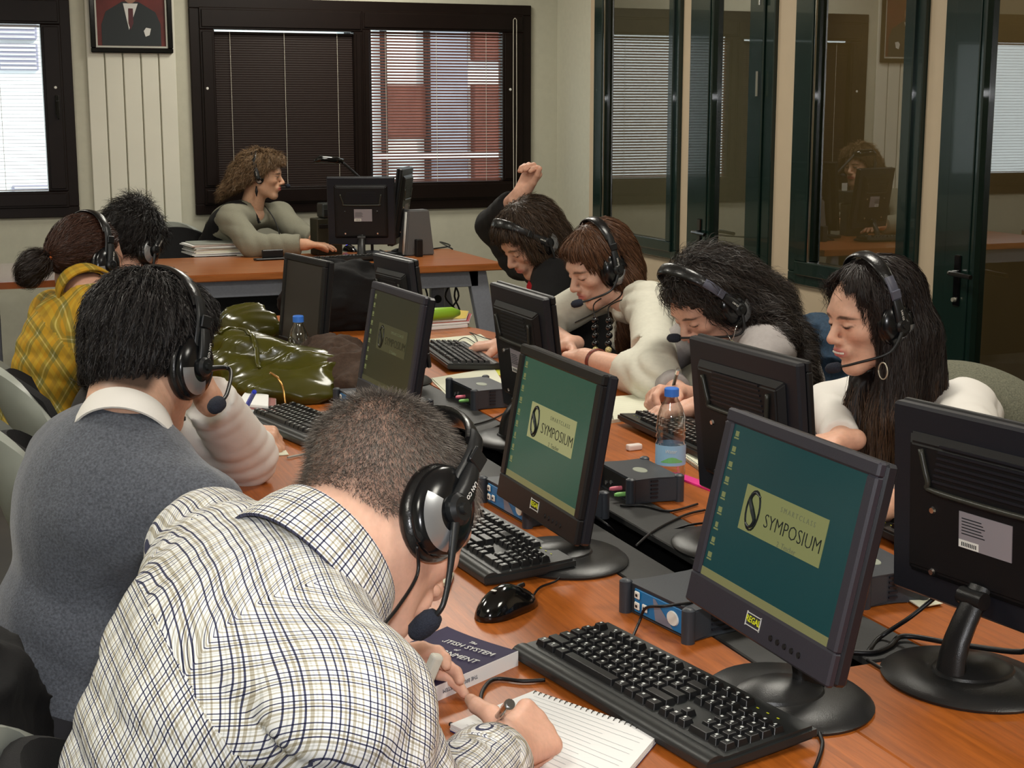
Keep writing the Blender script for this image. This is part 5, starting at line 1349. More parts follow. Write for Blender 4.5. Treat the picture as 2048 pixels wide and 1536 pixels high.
people['p2'] = I2
collar(I2, M_wshirt, r0=.069, hgt=.029, flare=.012, gap=.5, up=-.036)
bm = B(); ax = I2['nk'] - I2['N']; ax /= np.linalg.norm(ax)
sh = [ell((0, -.014, .040), (.085, .108, .094)), ell((0, -.058, -.016), (.060, .042, .056), k=.03), ell((0, .045, .085), (.060, .050, .035), k=.03)]
fn2, v2, _ = hair_shell(I2, sh, h=.005, col=(.012, .010, .010), noise=.0020, freq=70, groove=.003, K=44, cut=lambda q: np.maximum(hairline(q, .98, .030, .036), -.084 + .85 * np.abs(q[:, 0]) - q[:, 2]))
strands('hair_strands', fn2, pick(v2, 20000, 2), radial(I2, A_([.0, -.05, .12]), (0, -.05, -.5)), .030, 5, .0012, hair_mat(), I2['root'], (.020, .017, .016), I2['org'], lift=.005, jit=.35, colv=.8, tipout=.10, seed=3)
headset(I2, 'black headset on the dark-haired man in the grey sweater', boom='R', boomang=-10, band_tilt=2, top=.142, micw=odst(436, 808, 2.30), wire=False, bx=.090)

# ================================================================ person with white sleeve, head hidden
O3 = odst(292, 690, 3.22); M3 = pitched(1, .15, 20)
e3 = oz(494, 912, .80); w3 = odst(415, 795, 2.93)
J = dict(Pv=(.33, 3.22, .52), Sp=(.36, 3.21, .76), N=(.40, 3.18, .940), shL=(.45, 3.34, .87), shR=(.43, 3.01, .88), elL=(.60, 3.60, .785), elR=tuple(e3), wrL=tuple(oz(470, 862, .785)), wrR=tuple(w3))
hR3 = hand_prims(w3, (-.35, .15, .9), (-.7, .6, .1), 1, curls=[(.6, .8, .5)] * 4)
hL3 = hand_prims(J['wrL'], (.75, -.45, -.1), (.2, .1, -1), -1, curls=[(.6, .9, .5), (.8, 1, .5), (.9, 1, .5), (.9, 1, .5)])
f3 = ffolds([(.004, .035, (.3, .2, -1), tuple(e3), .10), (.003, .03, (-.4, -.1, .8), tuple(w3), .08)])
I3 = make_person(J, M3, O3, 'person in dark waistcoat leaning a white-sleeved forearm on the table, head hidden', skin=(.58, .34, .23), sex='f', s=.98, shirt=dict(mat=M_wshirt, sleeve=.98), folds=f3, hands=dict(L=hL3, R=hR3), sleeve_r=(.052, .052, .055, .047), shirt_off=.010, legdir=(1, 0, 0), hh=.006)
people['p3'] = I3
tpv, _, _ = torso_prims(J, 1.03); lo, hi = bounds(tpv, .02)
nk3, N3_ = I3['nk'], I3['N']
v, q = surface(lambda P: smax(smax(ev(P, tpv) - .016, -d_cone(P, N3_, nk3, .08, .08), .01), -d_cone(P, A_(J['shR']), A_(J['elR']), .062, .062), .008), lo, hi, .009)
np_mesh('waistcoat', v, q, M_dvest, I3['root'], org=I3['org'])
sh = [ell((0, -.014, .040), (.086, .108, .094)), ell((0, -.06, -.05), (.075, .06, .09), k=.03)]
fn3, v3, _ = hair_shell(I3, sh, h=.008, col=(.02, .015, .012), noise=.003, freq=60, cut=lambda q: hairline(q, 1.0, .03, .035))
strands('hair_strands', fn3, pick(v3, 2500, 2), radial(I3, A_([.0, -.04, .12]), (0, -.05, -.6)), .05, 4, .0015, hair_mat(), I3['root'], (.03, .022, .018), I3['org'], lift=.004)
# loose cuff tails at the elbow
bm = B()
for k, (px, py) in enumerate(((448, 905), (535, 900))):
    a = Vector(oz(px, py, .775)); c = Vector(oz(px + (-8 if k == 0 else 6), py + 28, .752)); e = Vector(e3) + Vector((0, 0, -.01))
    vs = [bm.verts.new(p - Vector(I3['org'])) for p in (e + Vector((0, .02, .02)), a, c, e + Vector((0, -.02, -.02)))]
    bm.faces.new(vs)
bmesh.ops.subdivide_edges(bm, edges=bm.edges[:], cuts=3, use_grid_fill=True); bmesh.ops.solidify(bm, geom=bm.faces[:], thickness=.003)
o = obj('sleeve_tail', bm, M_wshirt, I3['root'], smooth=True)

# ================================================================ woman in the yellow plaid shirt
O4 = odst(172, 520, 4.36); M4 = pitched(.80, .52, 16)
N4 = odst(182, 596, 4.26)
J = dict(Pv=(.25, 4.28, .52), Sp=(.285, 4.26, .76), N=N4, shL=(.345, 4.38, .925), shR=(.475, 4.05, .925), elL=(.55, 4.52, .78), elR=(.56, 3.95, .79), wrL=(.72, 4.35, .775), wrR=(.75, 4.12, .775))
f4 = ffolds([(.005, .06, (.2, .1, 1), (.27, 4.15, .80), .2), (.004, .05, (.5, -.3, -.6), (.42, 4.05, .88), .12)])
I4 = make_person(J, M4, O4, 'woman with a ponytail in a yellow plaid shirt at the left', skin=(.50, .28, .20), sex='f', s=.99, stub=(.03, .013, .008), stubmask=lambda q: np.clip(-hairline(q, 1.0, .035, .035) / .012, 0, 1) * np.clip((q[:, 2] + .06) / .02, 0, 1) * .9,
                 shirt=dict(mat=M_yplaid, sleeve=.95), folds=f4, hs=.0075, hh=.005, hands=dict(L=hand_prims(J['wrL'], (.8, -.3, -.1), (0, 0, -1), -1), R=hand_prims(J['wrR'], (.8, .2, -.1), (0, 0, -1), 1)), uvfn=cloth_uv(yoke=.15), shirt_off=.016, legdir=(1, 0, 0))
people['p4'] = I4
collar(I4, M_yplaid, r0=.070, hgt=.036, flare=.014, gap=.5)
sh = [ell((0, -.012, .036), (.081, .102, .090)), ell((0, -.08, .0), (.05, .045, .05), k=.03)]
fn4, v4, _ = hair_shell(I4, sh, h=.006, col=(.030, .012, .008), cut=lambda q: hairline(q, 1.0, .035, .030))
knot = A_([-.01, -.120, -.014])
def toknot(P, G):
    q = (P - I4['O']) @ I4['M'] / I4['s']; d = knot - q; return (d / (np.linalg.norm(d, axis=1)[:, None] + .01)) @ I4['M'].T
strands('hair_strands', fn4, pick(v4, 7000, 2), toknot, .06, 5, .0012, hair_mat(), I4['root'], (.050, .020, .012), I4['org'], lift=.002, jit=.15, colv=.5)
pt = [ell((-.012, -.142, -.036), (.030, .034, .030), k=.02), ell((-.03, -.155, -.062), (.028, .028, .034), k=.02)]
fn4b, v4b, _ = hair_shell(I4, pt, name='ponytail', h=.005, col=(.014, .009, .007), noise=.003, freq=90)
strands('ponytail_strands', fn4b, pick(v4b, 2500, 3), lambda P, G: np.repeat((A_([-.5, -.5, -.8]) @ I4['M'].T)[None], len(P), 0), .045, 5, .0012, hair_mat(), I4['root'], (.02, .012, .009), I4['org'], lift=.004, curl=.004, tipout=.5)
kw = I4['O'] + I4['M'] @ knot - I4['org']
bm = B(); tube(bm, [Vector(kw) + Vector(I4['M'] @ A_([.017 * math.cos(a), 0, .017 * math.sin(a)])) for a in np.linspace(0, 2 * math.pi, 17)], .006, 8); obj('hair_band', bm, mat('orange_band', L(220, 110, 40), .6), I4['root'], smooth=True)
headset(I4, 'black headset with a pale plate on the woman with the ponytail', boom='R', band_tilt=6, top=.136, wire=False)

# ================================================================ black-haired person beyond
O5 = odst(262, 492, 4.95); M5 = pitched(.75, .60, 26)
N5 = odst(245, 560, 4.9)
J = dict(Pv=(.42, 5.00, .52), Sp=(.46, 4.98, .74), N=N5, shL=(.50, 5.17, .92), shR=(.63, 4.84, .92), elL=(.66, 5.25, .78), elR=(.70, 4.75, .79), wrL=(.85, 5.10, .775), wrR=(.88, 4.9, .775))
I5 = make_person(J, M5, O5, 'person with tousled black hair bending down beyond the ponytailed woman', skin=(.50, .28, .20), sex='f', s=.99, shirt=dict(mat=M_blk, sleeve=.95), hs=.010, hh=.006, hands=dict(L=hand_prims(J['wrL'], (.8, -.3, -.1), (0, 0, -1), -1), R=hand_prims(J['wrR'], (.8, .2, -.1), (0, 0, -1), 1)), legdir=(1, 0, 0))
people['p5'] = I5
sh = [ell((0, -.012, .036), (.088, .108, .098)), ell((0, -.085, -.01), (.06, .05, .06), k=.03), ell((0.01, -.03, .118), (.045, .05, .035), k=.02)]
fn5, v5, _ = hair_shell(I5, sh, h=.007, col=(.010, .008, .008), noise=.005, freq=60, cut=lambda q: hairline(q, 1.0, .02, .045))
strands('hair_strands', fn5, pick(v5, 6000, 2), radial(I5, A_([.0, -.02, .10]), (0, -.3, -.5)), .05, 5, .0014, hair_mat(), I5['root'], (.014, .011, .010), I5['org'], lift=.006, jit=.6, curl=.004, tipout=.6)
headset(I5, 'black headset on the tousled black hair beyond the ponytail', boom='R', band_tilt=-18, top=.142, wire=False)

# ================================================================ teacher
O6 = oy(524, 352, 8.05); M6 = pitched(.90, -.42, 6)
N6 = oy(503, 418, 8.10)
J = dict(Pv=(O6.x - .30, 8.12, .52), Sp=(O6.x - .24, 8.12, .80), N=N6, shR=tuple(oy(462, 438, 7.92)), shL=tuple(oy(560, 432, 8.22)), elR=tuple(oy(505, 492, 7.72)), wrR=tuple(oy(612, 489, 7.62)), elL=tuple(oy(600, 468, 8.08)), wrL=tuple(oy(632, 480, 7.84)))
f6 = ffolds([(.006, .07, (.3, .2, 1), tuple(oy(440, 480, 7.95)), .2), (.005, .06, (1, -.2, .3), tuple(oy(540, 488, 7.7)), .14)])
hR6 = hand_prims(J['wrR'], Vector(oy(695, 494, 7.5)) - Vector(J['wrR']), (0, 0, -1), 1, curls=[(.15, .3, .2)] * 4)
hL6 = hand_prims(J['wrL'], Vector(oy(668, 488, 7.7)) - Vector(J['wrL']), (0, 0, -1), -1, curls=[(.2, .4, .2)] * 4)
nf = [cone(A_(N6) + A_([.02, -.02, .06]), A_(oy(548, 470, 7.9)), .055, .035)]
I6 = make_person(J, M6, O6, 'teacher with curly light brown hair in a sage cardigan at the teacher desk', skin=(.64, .38, .25), lip=(.50, .10, .09), sex='f', s=1.0, g=1.0, bust=.95, brow=(.10, .06, .04), lash=(.005, .0042, (.03, .02, .018)), shirt=dict(mat=M_cardi, sleeve=.9), folds=f6, hs=.009, hh=.004,
                 hands=dict(L=hL6, R=hR6), neckfront=nf, sleeve_r=(.062, .058, .054, .044), shirt_off=.016, armr=(.05, .045, .042, .030), legdir=(.3, -1, 0), shirt_name='cardigan')
people['p6'] = I6
tpb, _, _ = torso_prims(J, 1.05, 1.0); lo, hi = bounds(tpb, .02); nk6, N6_ = I6['nk'], I6['N']
v, q = surface(lambda P: smax(ev(P, tpb) - .003, -d_cone(P, N6_ + A_([.03, -.03, .0]), nk6 + A_([.03, -.03, 0]), .078, .075), .01), lo, hi, .010); np_mesh('blouse', v, q, M_blk, I6['root'], org=I6['org'])
sh = [ell((0, -.018, .042), (.092, .108, .092)), ell((0, -.08, -.03), (.100, .085, .09), k=.04), ell((0, -.125, -.13), (.115, .085, .090), k=.04), ell((.05, -.06, -.09), (.045, .050, .07), k=.03), ell((0, .045, .088), (.060, .050, .034), k=.03)]
fn6, v6, _ = hair_shell(I6, sh, h=.007, col=(.11, .068, .036), noise=.008, freq=140, groove=.004, K=26, cut=lambda q: np.maximum(hairline(q, 1.6, .045, .050), (q[:, 1] - .030) * (q[:, 2] < .04) - 1 * (q[:, 2] >= .04)))
strands('hair_strands', fn6, pick(v6, 14000, 2), radial(I6, A_([.0, -.01, .13]), (0, -.25, -.9)), .055, 7, .0018, hair_mat(), I6['root'], (.19, .118, .062), I6['org'], lift=.007, jit=.4, curl=.005, curlf=170, tipout=.5, colv=.55, stop=facestop(I6))
headset(I6, 'black headset over the curly light brown hair of the teacher', boom='L', band_tilt=16, top=.146, wire=False, boomang=50, cup=.55, bx=.094)
bm = B(); ep = I6['O'] + I6['M'] @ A_([.082, -.008, -.05]) - I6['org']
tube(bm, [Vector(ep), Vector(ep) + Vector((0, 0, -.03)), Vector(ep) + Vector((0, 0, -.055))], [.003, .008, .002], 8); tag(obj('earring', bm, M_black, I6['root'], smooth=True))
bm = B(); tube(bm, [Vector(N6 ) - Vector(I6['org']) + Vector(p) for p in ((.06, -.055, .02), (.10, -.10, -.05), (.12, -.13, -.13))], .003, 6, smooth=4); obj('neck_cord', bm, M_black, I6['root'], smooth=True)

# ================================================================ person with a raised arm, black jacket, red scarf
O7 = ox(1062, 478, 1.93); M7 = pitched(-.95, -.12, 36)
N7 = ox(1108, 545, 2.02)
wr7 = oy(1040, 388, 4.80)
J = dict(Pv=(2.22, 4.86, .52), Sp=(2.19, 4.84, .76), N=N7, shL=(1.98, 4.66, .93), shR=(1.99, 4.98, .97), elR=tuple(oy(986, 452, 5.05)), wrR=tuple(wr7), elL=(1.86, 4.50, .79), wrL=tuple(oz(1010, 688, .785)))
hR7 = hand_prims(wr7, (.30, -.1, .55), (-.6, -.5, .5), 1, curls=[(.9, 1.1, .7), (1, 1.1, .7), (1.1, 1.2, .7), (1.1, 1.2, .7)], thumb=(.4, .2))
hL7 = hand_prims(J['wrL'], (-.8, .3, -.1), (0, 0, -1), 1, curls=[(.4, .6, .4)] * 4)
I7 = make_person(J, M7, O7, 'person in a black jacket with one arm raised behind a bowed brown head', skin=(.62, .37, .27), lip=(.48, .16, .14), sex='f', s=1.0, brow=(.05, .03, .02), lash=(-.002, .0025, (.03, .02, .02)), shirt=dict(mat=M_blk, sleeve=dict(L=.9, R=.70)), hs=.008, hh=.004, folds=ffolds([(.005, .05, (0, .3, 1), (1.98, 4.9, .95), .2)]),
                 hands=dict(L=hL7, R=hR7), legdir=(-1, 0, 0), shirt_name='jacket', sleeve_r=(.062, .056, .052, .042))
people['p7'] = I7
sh = [ell((0, -.016, .040), (.090, .110, .094)), ell((0, -.06, -.03), (.092, .06, .09), k=.03), ell((.055, .015, -.02), (.036, .050, .080), k=.03), ell((-.055, .015, -.02), (.036, .050, .080), k=.03), ell((0, .055, .075), (.065, .045, .035), k=.03)]
fn7, v7, _ = hair_shell(I7, sh, h=.006, col=(.030, .018, .011), noise=.004, freq=70, cut=facecut(-.01, .085, 1.5, .056, .035, -.5, .010))
strands('hair_strands', fn7, pick(v7, 10000, 2), radial(I7, A_([.0, -.02, .12]), (0, .0, -.8)), .075, 6, .0014, hair_mat(), I7['root'], (.050, .030, .018), I7['org'], lift=.005, jit=.4, curl=.003, curlf=80, tipout=.25, colv=.6, stop=facestop(I7, w=.05))
headset(I7, 'black headset pushed over the brown hair of the person raising an arm', boom='L', band_tilt=-32, top=.146, wire=False, boomang=40)
bm = B(); sc0 = Vector(ox(1072, 560, 1.96)) - Vector(I7['org'])
for k in range(3): tube(bm, [sc0 + Vector((.03, .03 - .02 * k, .03)), sc0 + Vector((-.02 + .005 * k, -.01 - .015 * k, -.02)), sc0 + Vector((-.015, -.012 - .02 * k, -.10))], [.016, .02, .014], 10, smooth=4, flat=.6)
tag(obj('scarf', bm, mat('red_scarf', L(170, 20, 34), .9, bump=.4, bscale=200), I7['root'], smooth=True), kind='stuff')

# ================================================================ woman in the white sweater with bead necklace
O8 = ox(1200, 528, 1.92); M8 = pitched(-.985, -.10, 26)
N8 = ox(1262, 598, 2.00)
J = dict(Pv=(2.26, 4.22, .52), Sp=(2.22, 4.20, .76), N=N8, shL=(1.985, 3.955, .925), shR=(2.02, 4.33, .935), elL=tuple(oz(1312, 758, .800)), elR=(1.84, 4.46, .80), wrL=tuple(oz(1170, 716, .795)), wrR=tuple(oz(1140, 690, .79)))
hL8 = hand_prims(J['wrL'], Vector(oz(1096, 694, .785)) - Vector(J['wrL']), (.1, .3, -1), -1, curls=[(.5, .7, .4)] * 4)
hR8 = hand_prims(J['wrR'], (-.8, -.35, -.05), (0, -.3, -1), 1, curls=[(.6, .8, .5)] * 4)
f8 = ffolds([(.010, .05, (.2, -.5, 1), tuple(oz(1318, 745, .84)), .14), (.009, .07, (0, .3, 1), (2.05, 4.1, .85), .2), (.008, .05, (.3, .3, 1), (1.98, 3.96, .90), .1)])
nf8 = [cone(A_(N8) + A_([-.05, -.02, .05]), A_(ox(1195, 700, 1.87)), .05, .022)]
I8 = make_person(J, M8, O8, 'woman in a white sweater with a bead necklace, looking down to her work', skin=(.70, .44, .33), lip=(.50, .17, .15), sex='f', s=1.0, g=.96, bust=1.0, brow=(.08, .045, .03), lash=(-.003, .0024, (.04, .02, .018)), shirt=dict(mat=M_wknit, sleeve=.36), folds=f8, hs=.0065, hh=.0036, hands=dict(L=hL8, R=hR8), neckfront=nf8,
                 legdir=(-1, 0, 0), sleeve_r=(.058, .056, .056, .050), armr=(.05, .045, .043, .029), shirt_name='sweater', shirt_off=.014)
people['p8'] = I8
sh = [ell((0, -.016, .040), (.087, .108, .092)), ell((0, -.065, -.03), (.085, .055, .09), k=.03), ell((.058, -.005, .00), (.026, .045, .075), k=.03), ell((-.058, -.005, .0), (.026, .045, .075), k=.03), ell((0, .06, .072), (.06, .036, .034), k=.03),
      cone((-.07, -.03, -.06), (-.085, -.03, -.20), .042, .030, k=.03), cone((-.055, -.015, -.13), (-.02, .05, -.26), .032, .018, k=.03), cone((.06, -.04, -.06), (.08, -.04, -.2), .035, .03, k=.03)]
cut8 = facecut(.016, .094, 1.4, .060, .015, -.15, .006)
fn8, v8, _ = hair_shell(I8, sh, h=.0055, col=(.065, .030, .016), noise=.0025, freq=60, cut=cut8)
strands('hair_strands', fn8, pick(v8, 12000, 2, cut8((v8 - I8['O']) @ I8['M']) < -.006), radial(I8, A_([.01, .0, .125]), (0, -.1, -.9)), .10, 7, .0013, hair_mat(), I8['root'], (.10, .045, .022), I8['org'], lift=.003, jit=.3, tipout=.12, colv=.6, stop=facestop(I8))
headset(I8, 'black headset with a wide padded band on the brown-haired woman in white', boom='L', band_tilt=12, top=.142, micw=ox(1158, 606, 1.80), boomang=50, wire=True, bx=.086, cordend=tuple(ox(1150, 645, 1.84)))
# bead necklace
bm_d = [(1190, 640), (1190, 655), (1191, 671), (1191, 687), (1191, 700), (1191, 717)], [(1218, 641), (1219, 655), (1219, 671), (1217, 687), (1217, 700), (1217, 718)]
nl = empty('bead_necklace', ox(1204, 640, 1.86), 0, 'long necklace of big black and brown beads on the white sweater', 'necklace')
M_bead = [mat('black_bead', L(14, 14, 18), .12, coat=.5), mat('patterned_bead', L(190, 175, 120), .4, noise=.9, nscale=180), mat('brown_bead', L(88, 46, 30), .25)]
for side in bm_d:
    for k, (px, py) in enumerate(side):
        p = ox(px, py, 1.845 - .003 * k) - nl.location; bm = B(); bmesh.ops.create_uvsphere(bm, u_segments=14, v_segments=9, radius=.0098 + .0008 * (k % 2)); bmesh.ops.translate(bm, verts=bm.verts, vec=p)
        obj('bead', bm, M_bead[0 if k < 4 else k - 3], nl, smooth=True)
bm = B()
for side, sx in zip(bm_d, (1, -1)):
    a = ox(*side[0], 1.845) - nl.location; tube(bm, [Vector((N8.x + .0, N8.y + .06 * sx, N8.z + .02)) - nl.location, (a + Vector(N8) - nl.location) / 2 + Vector((-.045, .03 * sx, .02)), a, ox(*side[-1], 1.83) - nl.location], .002, 6, smooth=5)
obj('necklace_cord', bm, M_black, nl, smooth=True)
# bracelet
bm = B(); pw = Vector(J['wrL']) * .82 + Vector(J['elL']) * .18; dl = (Vector(J['wrL']) - Vector(J['elL'])).normalized()
lathe(bm, [(.034, -.008), (.037, -.004), (.037, .004), (.034, .008)], 22, frame((0, 0, 0), z=dl), cap=False); o = obj('bracelet', bm, mat('reddish_bracelet', L(110, 50, 40), .4), None, loc=pw, smooth=True); tag(o, 'reddish bracelet on the bare forearm of the woman in white', 'bracelet')

# ================================================================ curly dark-haired woman writing
O9 = ox(1418, 604, 1.90); M9 = pitched(-.94, -.16, 36)
N9 = ox(1502, 652, 2.02)
h9 = oz(1338, 800, .80)
J = dict(Pv=(2.20, 3.46, .52), Sp=(2.17, 3.45, .76), N=N9, shL=(1.985, 3.29, .885), shR=(2.00, 3.62, .905), elL=(1.80, 3.08, .79), elR=(1.86, 3.72, .79), wrL=tuple(oz(1392, 815, .785)), wrR=tuple(oz(1362, 790, .79)))
hR9 = hand_prims(J['wrR'], Vector(oz(1318, 788, .80)) - Vector(J['wrR']), (-.1, -.5, -.8), 1, curls=[(.7, .9, .5), (.9, 1, .5), (1, 1.1, .5), (1, 1.1, .5)], thumb=(.7, -.2))
hL9 = hand_prims(J['wrL'], (-.9, .1, -.1), (0, 0, -1), -1, curls=[(.3, .5, .3)] * 4)
I9 = make_person(J, M9, O9, 'woman with long curly black hair bent over her notebook, writing', skin=(.66, .40, .30), lip=(.50, .20, .17), sex='f', s=1.0, bust=1.0, brow=(.03, .02, .018), lash=(-.003, .0024, (.02, .012, .012)), shirt=dict(mat=M_gtop, sleeve=.85), folds=ffolds([(.004, .06, (0, .3, 1), (2.1, 3.3, .85), .2)]), hs=.008, hh=.0036, hands=dict(L=hL9, R=hR9), legdir=(-1, 0, 0))
people['p9'] = I9
sh = [ell((0, -.018, .042), (.086, .106, .090)), ell((0, -.070, -.01), (.08, .06, .08), k=.03), ell((.05, -.02, .02), (.034, .055, .065), k=.03), ell((-.05, -.02, .02), (.034, .055, .065), k=.03), ell((0, .056, .078), (.058, .036, .032), k=.03)]
W9 = [cone(A_(O9) + A_([.07, 0, .02]), A_(ox(1530, 612, 2.08)), .078, .062, k=.05), cone(A_(ox(1530, 612, 2.08)), A_(ox(1590, 700, 2.12)), .060, .036, k=.03), cone(A_(ox(1588, 695, 2.10)), A_(ox(1606, 765, 2.08)), .040, .022, k=.03), cone(A_(ox(1510, 615, 2.02)), A_(ox(1560, 675, 2.02)), .05, .035, k=.03)]
cut9 = facecut(.0, .085, 1.3, .062, .022, -.5, .006)
Wl9 = xf(sh, I9['M'], I9['O'], I9['s'])
def fn9(P):
    d = smax(ev(P, Wl9), cut9((P - I9['O']) @ I9['M']), .008); return smin(d, ev(P, W9), .04) - .006 * wob(P, 55)
lo, hi = bounds(Wl9 + W9, .02); v9, q = surface(fn9, lo, hi, .006); np_mesh('hair', v9, q, hair_mat(), I9['root'], col=np.repeat(A_([.012, .009, .008])[None], len(v9), 0), org=I9['org'])
def flow9(P, G):
    return np.repeat(A_([.75, -.20, -.45])[None], len(P), 0)
strands('hair_strands', fn9, pick(v9, 15000, 2), flow9, .075, 8, .0015, hair_mat(), I9['root'], (.020, .014, .011), I9['org'], lift=.008, jit=.4, curl=.005, curlf=110, tipout=.35, colv=.6, stop=facestop(I9))
headset(I9, 'headset with a grey slider on the curly black hair', boom='L', band_tilt=-20, top=.162, grey=True, micw=ox(1352, 676, 1.80), boomang=30, wire=False, bx=.098)
nk_ = empty('pendant_necklace', ox(1462, 668, 1.90), 0, 'thin silver necklace with round pendant on the curly-haired woman', 'necklace')
bm = B(); tube(bm, [ox(px, py, x) - nk_.location for px, py, x in ((1482, 640, 1.93), (1472, 655, 1.895), (1464, 680, 1.89), (1452, 664, 1.89), (1440, 655, 1.90))], .0012, 6, smooth=5); obj('chain', bm, M_chrome, nk_, smooth=True)
bm = B(); lathe(bm, [(0, -.002), (.007, -.001), (.007, .001), (0, .002)], 14, frame(ox(1464, 685, 1.885) - nk_.location, z=(-1, -.3, 0))); obj('pendant', bm, M_chrome, nk_, smooth=True, angle=40)

# ================================================================ smiling woman at the right
O10 = ox(1748, 632, 1.96); M10 = pitched(-.985, .02, 12)
N10 = ox(1832, 785, 2.12)
J = dict(Pv=(2.42, 2.74, .52), Sp=(2.36, 2.73, .74), N=N10, shL=tuple(ox(1922, 832, 2.15)), shR=(2.15, 2.98, .845), elL=(1.93, 2.40, .80), elR=(1.99, 3.02, .80), wrL=tuple(oz(1776, 1015, .79)), wrR=tuple(oz(1684, 882, .79)))
hL10 = hand_prims(J['wrL'], (-.9, -.2, -.05), (0, 0, -1), -1, curls=[(.4, .6, .4)] * 4)
hR10 = hand_prims(J['wrR'], (-.9, .2, -.05), (0, 0, -1), 1, curls=[(.3, .4, .3)] * 4)
f10 = ffolds([(.004, .035, (.2, -.5, 1), tuple(ox(1955, 850, 2.13)), .12)])
I10 = make_person(J, M10, O10, 'smiling woman with long straight dark hair and puffed white sleeves at the right', skin=(.72, .43, .31), lip=(.55, .15, .14), sex='f', s=1.0, bust=.8, brow=(.03, .02, .018), lash=(.001, .0034, (.03, .02, .02)), shirt=dict(mat=M_wshirt, sleeve=.92), folds=f10, hs=.007, hh=.0034, hands=dict(L=hL10, R=hR10), legdir=(-1, 0, 0), sleeve_r=dict(L=(.078, .068, .050, .038), R=(.05, .048, .044, .036)), shirt_off=.010, neckr=.054)
people['p10'] = I10
# teeth in the smile
bm = B(); mp = I10['O'] + I10['M'] @ A_([0, .1015, -.0570]) - I10['org']
for k in range(8):
    x = (k - 3.5) * .0052; box(bm, (0, 0, 0), (.0048, .004, .0046), .0008, M=Matrix.Translation(Vector(I10['O'] + I10['M'] @ A_([x, .1052 - 9 * x * x, -.0568]) - I10['org'])) @ Matrix([[*I10['M'][0], 0], [*I10['M'][1], 0], [*I10['M'][2], 0], [0, 0, 0, 1]]))
tag(obj('teeth', bm, mat('tooth_enamel', L(235, 232, 220), .25), I10['root']), kind='stuff')
tpv, _, Rv = torso_prims(J, 1.04, 1.05); lo, hi = bounds(tpv, .03)
v, q = surface(lambda P: smax(smax(ev(P, tpv) - .022, -d_cone(P, I10['N'], I10['nk'], .070, .065), .01), -np.minimum(d_cone(P, A_(J['shR']), A_(J['elR']), .066, .070), d_cone(P, A_(J['shL']) + A_([.0, -.03, -.01]), A_(J['elL']), .074, .072)), .010), lo, hi, .008)
np_mesh('vest', v, q, M_vest, I10['root'], org=I10['org'])
sh = [ell((0, -.016, .040), (.085, .106, .092)), ell((0, -.06, -.03), (.084, .055, .09), k=.03), ell((.058, -.005, -.01), (.026, .045, .085), k=.03), ell((-.060, -.005, -.01), (.026, .050, .085), k=.03), ell((0, .052, .070), (.058, .036, .036), k=.03),
      cone((-.070, -.02, -.06), (-.085, .035, -.22), .046, .044, k=.03), cone((-.085, .035, -.22), (-.085, .10, -.37), .042, .028, k=.03), cone((-.058, .015, -.12), (-.055, .125, -.36), .030, .024, k=.03), cone((.050, .0, -.10), (.03, .10, -.30), .030, .022, k=.03), cone((-.055, -.07, -.05), (-.06, -.07, -.30), .05, .035, k=.03), cone((.06, -.03, -.05), (.07, .0, -.30), .035, .025, k=.03)]
cut10 = facecut(.008, .118, 1.25, .062, .0, -.135, .004)
fn10, v10, _ = hair_shell(I10, sh, h=.0055, col=(.014, .010, .009), noise=.0018, freq=50, cut=cut10)
def flow10(P, G):
    q = (P - I10['O']) @ I10['M']; d = q - A_([.012, .01, .13]); d = d / (np.linalg.norm(d, axis=1)[:, None] + .02); w = np.clip((q[:, 2] + .02) / .12, 0, 1)[:, None]
    return (d * w) @ I10['M'].T + A_([0, 0, -1.0]) * (1 - w * .6)
def hstr(n, zlo, zhi, col, tip, nm, sd):
    q = (v10 - I10['O']) @ I10['M']; mk = (q[:, 2] > zlo) & (q[:, 2] <= zhi) & ~((np.abs(q[:, 0]) < .066) & (q[:, 1] > .055) & (q[:, 2] < .075) & (q[:, 2] > -.14)) & (cut10(q) < -.010)
    strands(nm, fn10, pick(v10, n, sd, mk), flow10, .13, 7, .0012, hair_mat(), I10['root'], col, I10['org'], lift=.003, jit=.3, tipout=.05, colv=.5, tipcol=tip, stop=facestop(I10, zt=.086))
hstr(9000, -.12, .3, (.020, .014, .012), (.026, .018, .015), 'hair_strands', 2)
hstr(5000, -.5, -.12, (.055, .030, .018), (.12, .065, .035), 'hair_lengths', 3)
headset(I10, 'headset with a grey slider on the long straight hair of the smiling woman', boom='L', band_tilt=-4, top=.144, grey=True, micw=ox(1672, 735, 1.84), boomang=40, wire=False, bx=.088)
bm = B(); e0 = ox(1766, 742, 1.90); tube(bm, [Vector((0, .016 * math.cos(a), .018 * math.sin(a))) for a in np.linspace(0, 2 * math.pi, 20)], .0016, 6); tag(obj('hoop_earring', bm, M_brass, None, loc=e0, smooth=True), 'large hoop earring below the headset cup of the smiling woman', 'earring')
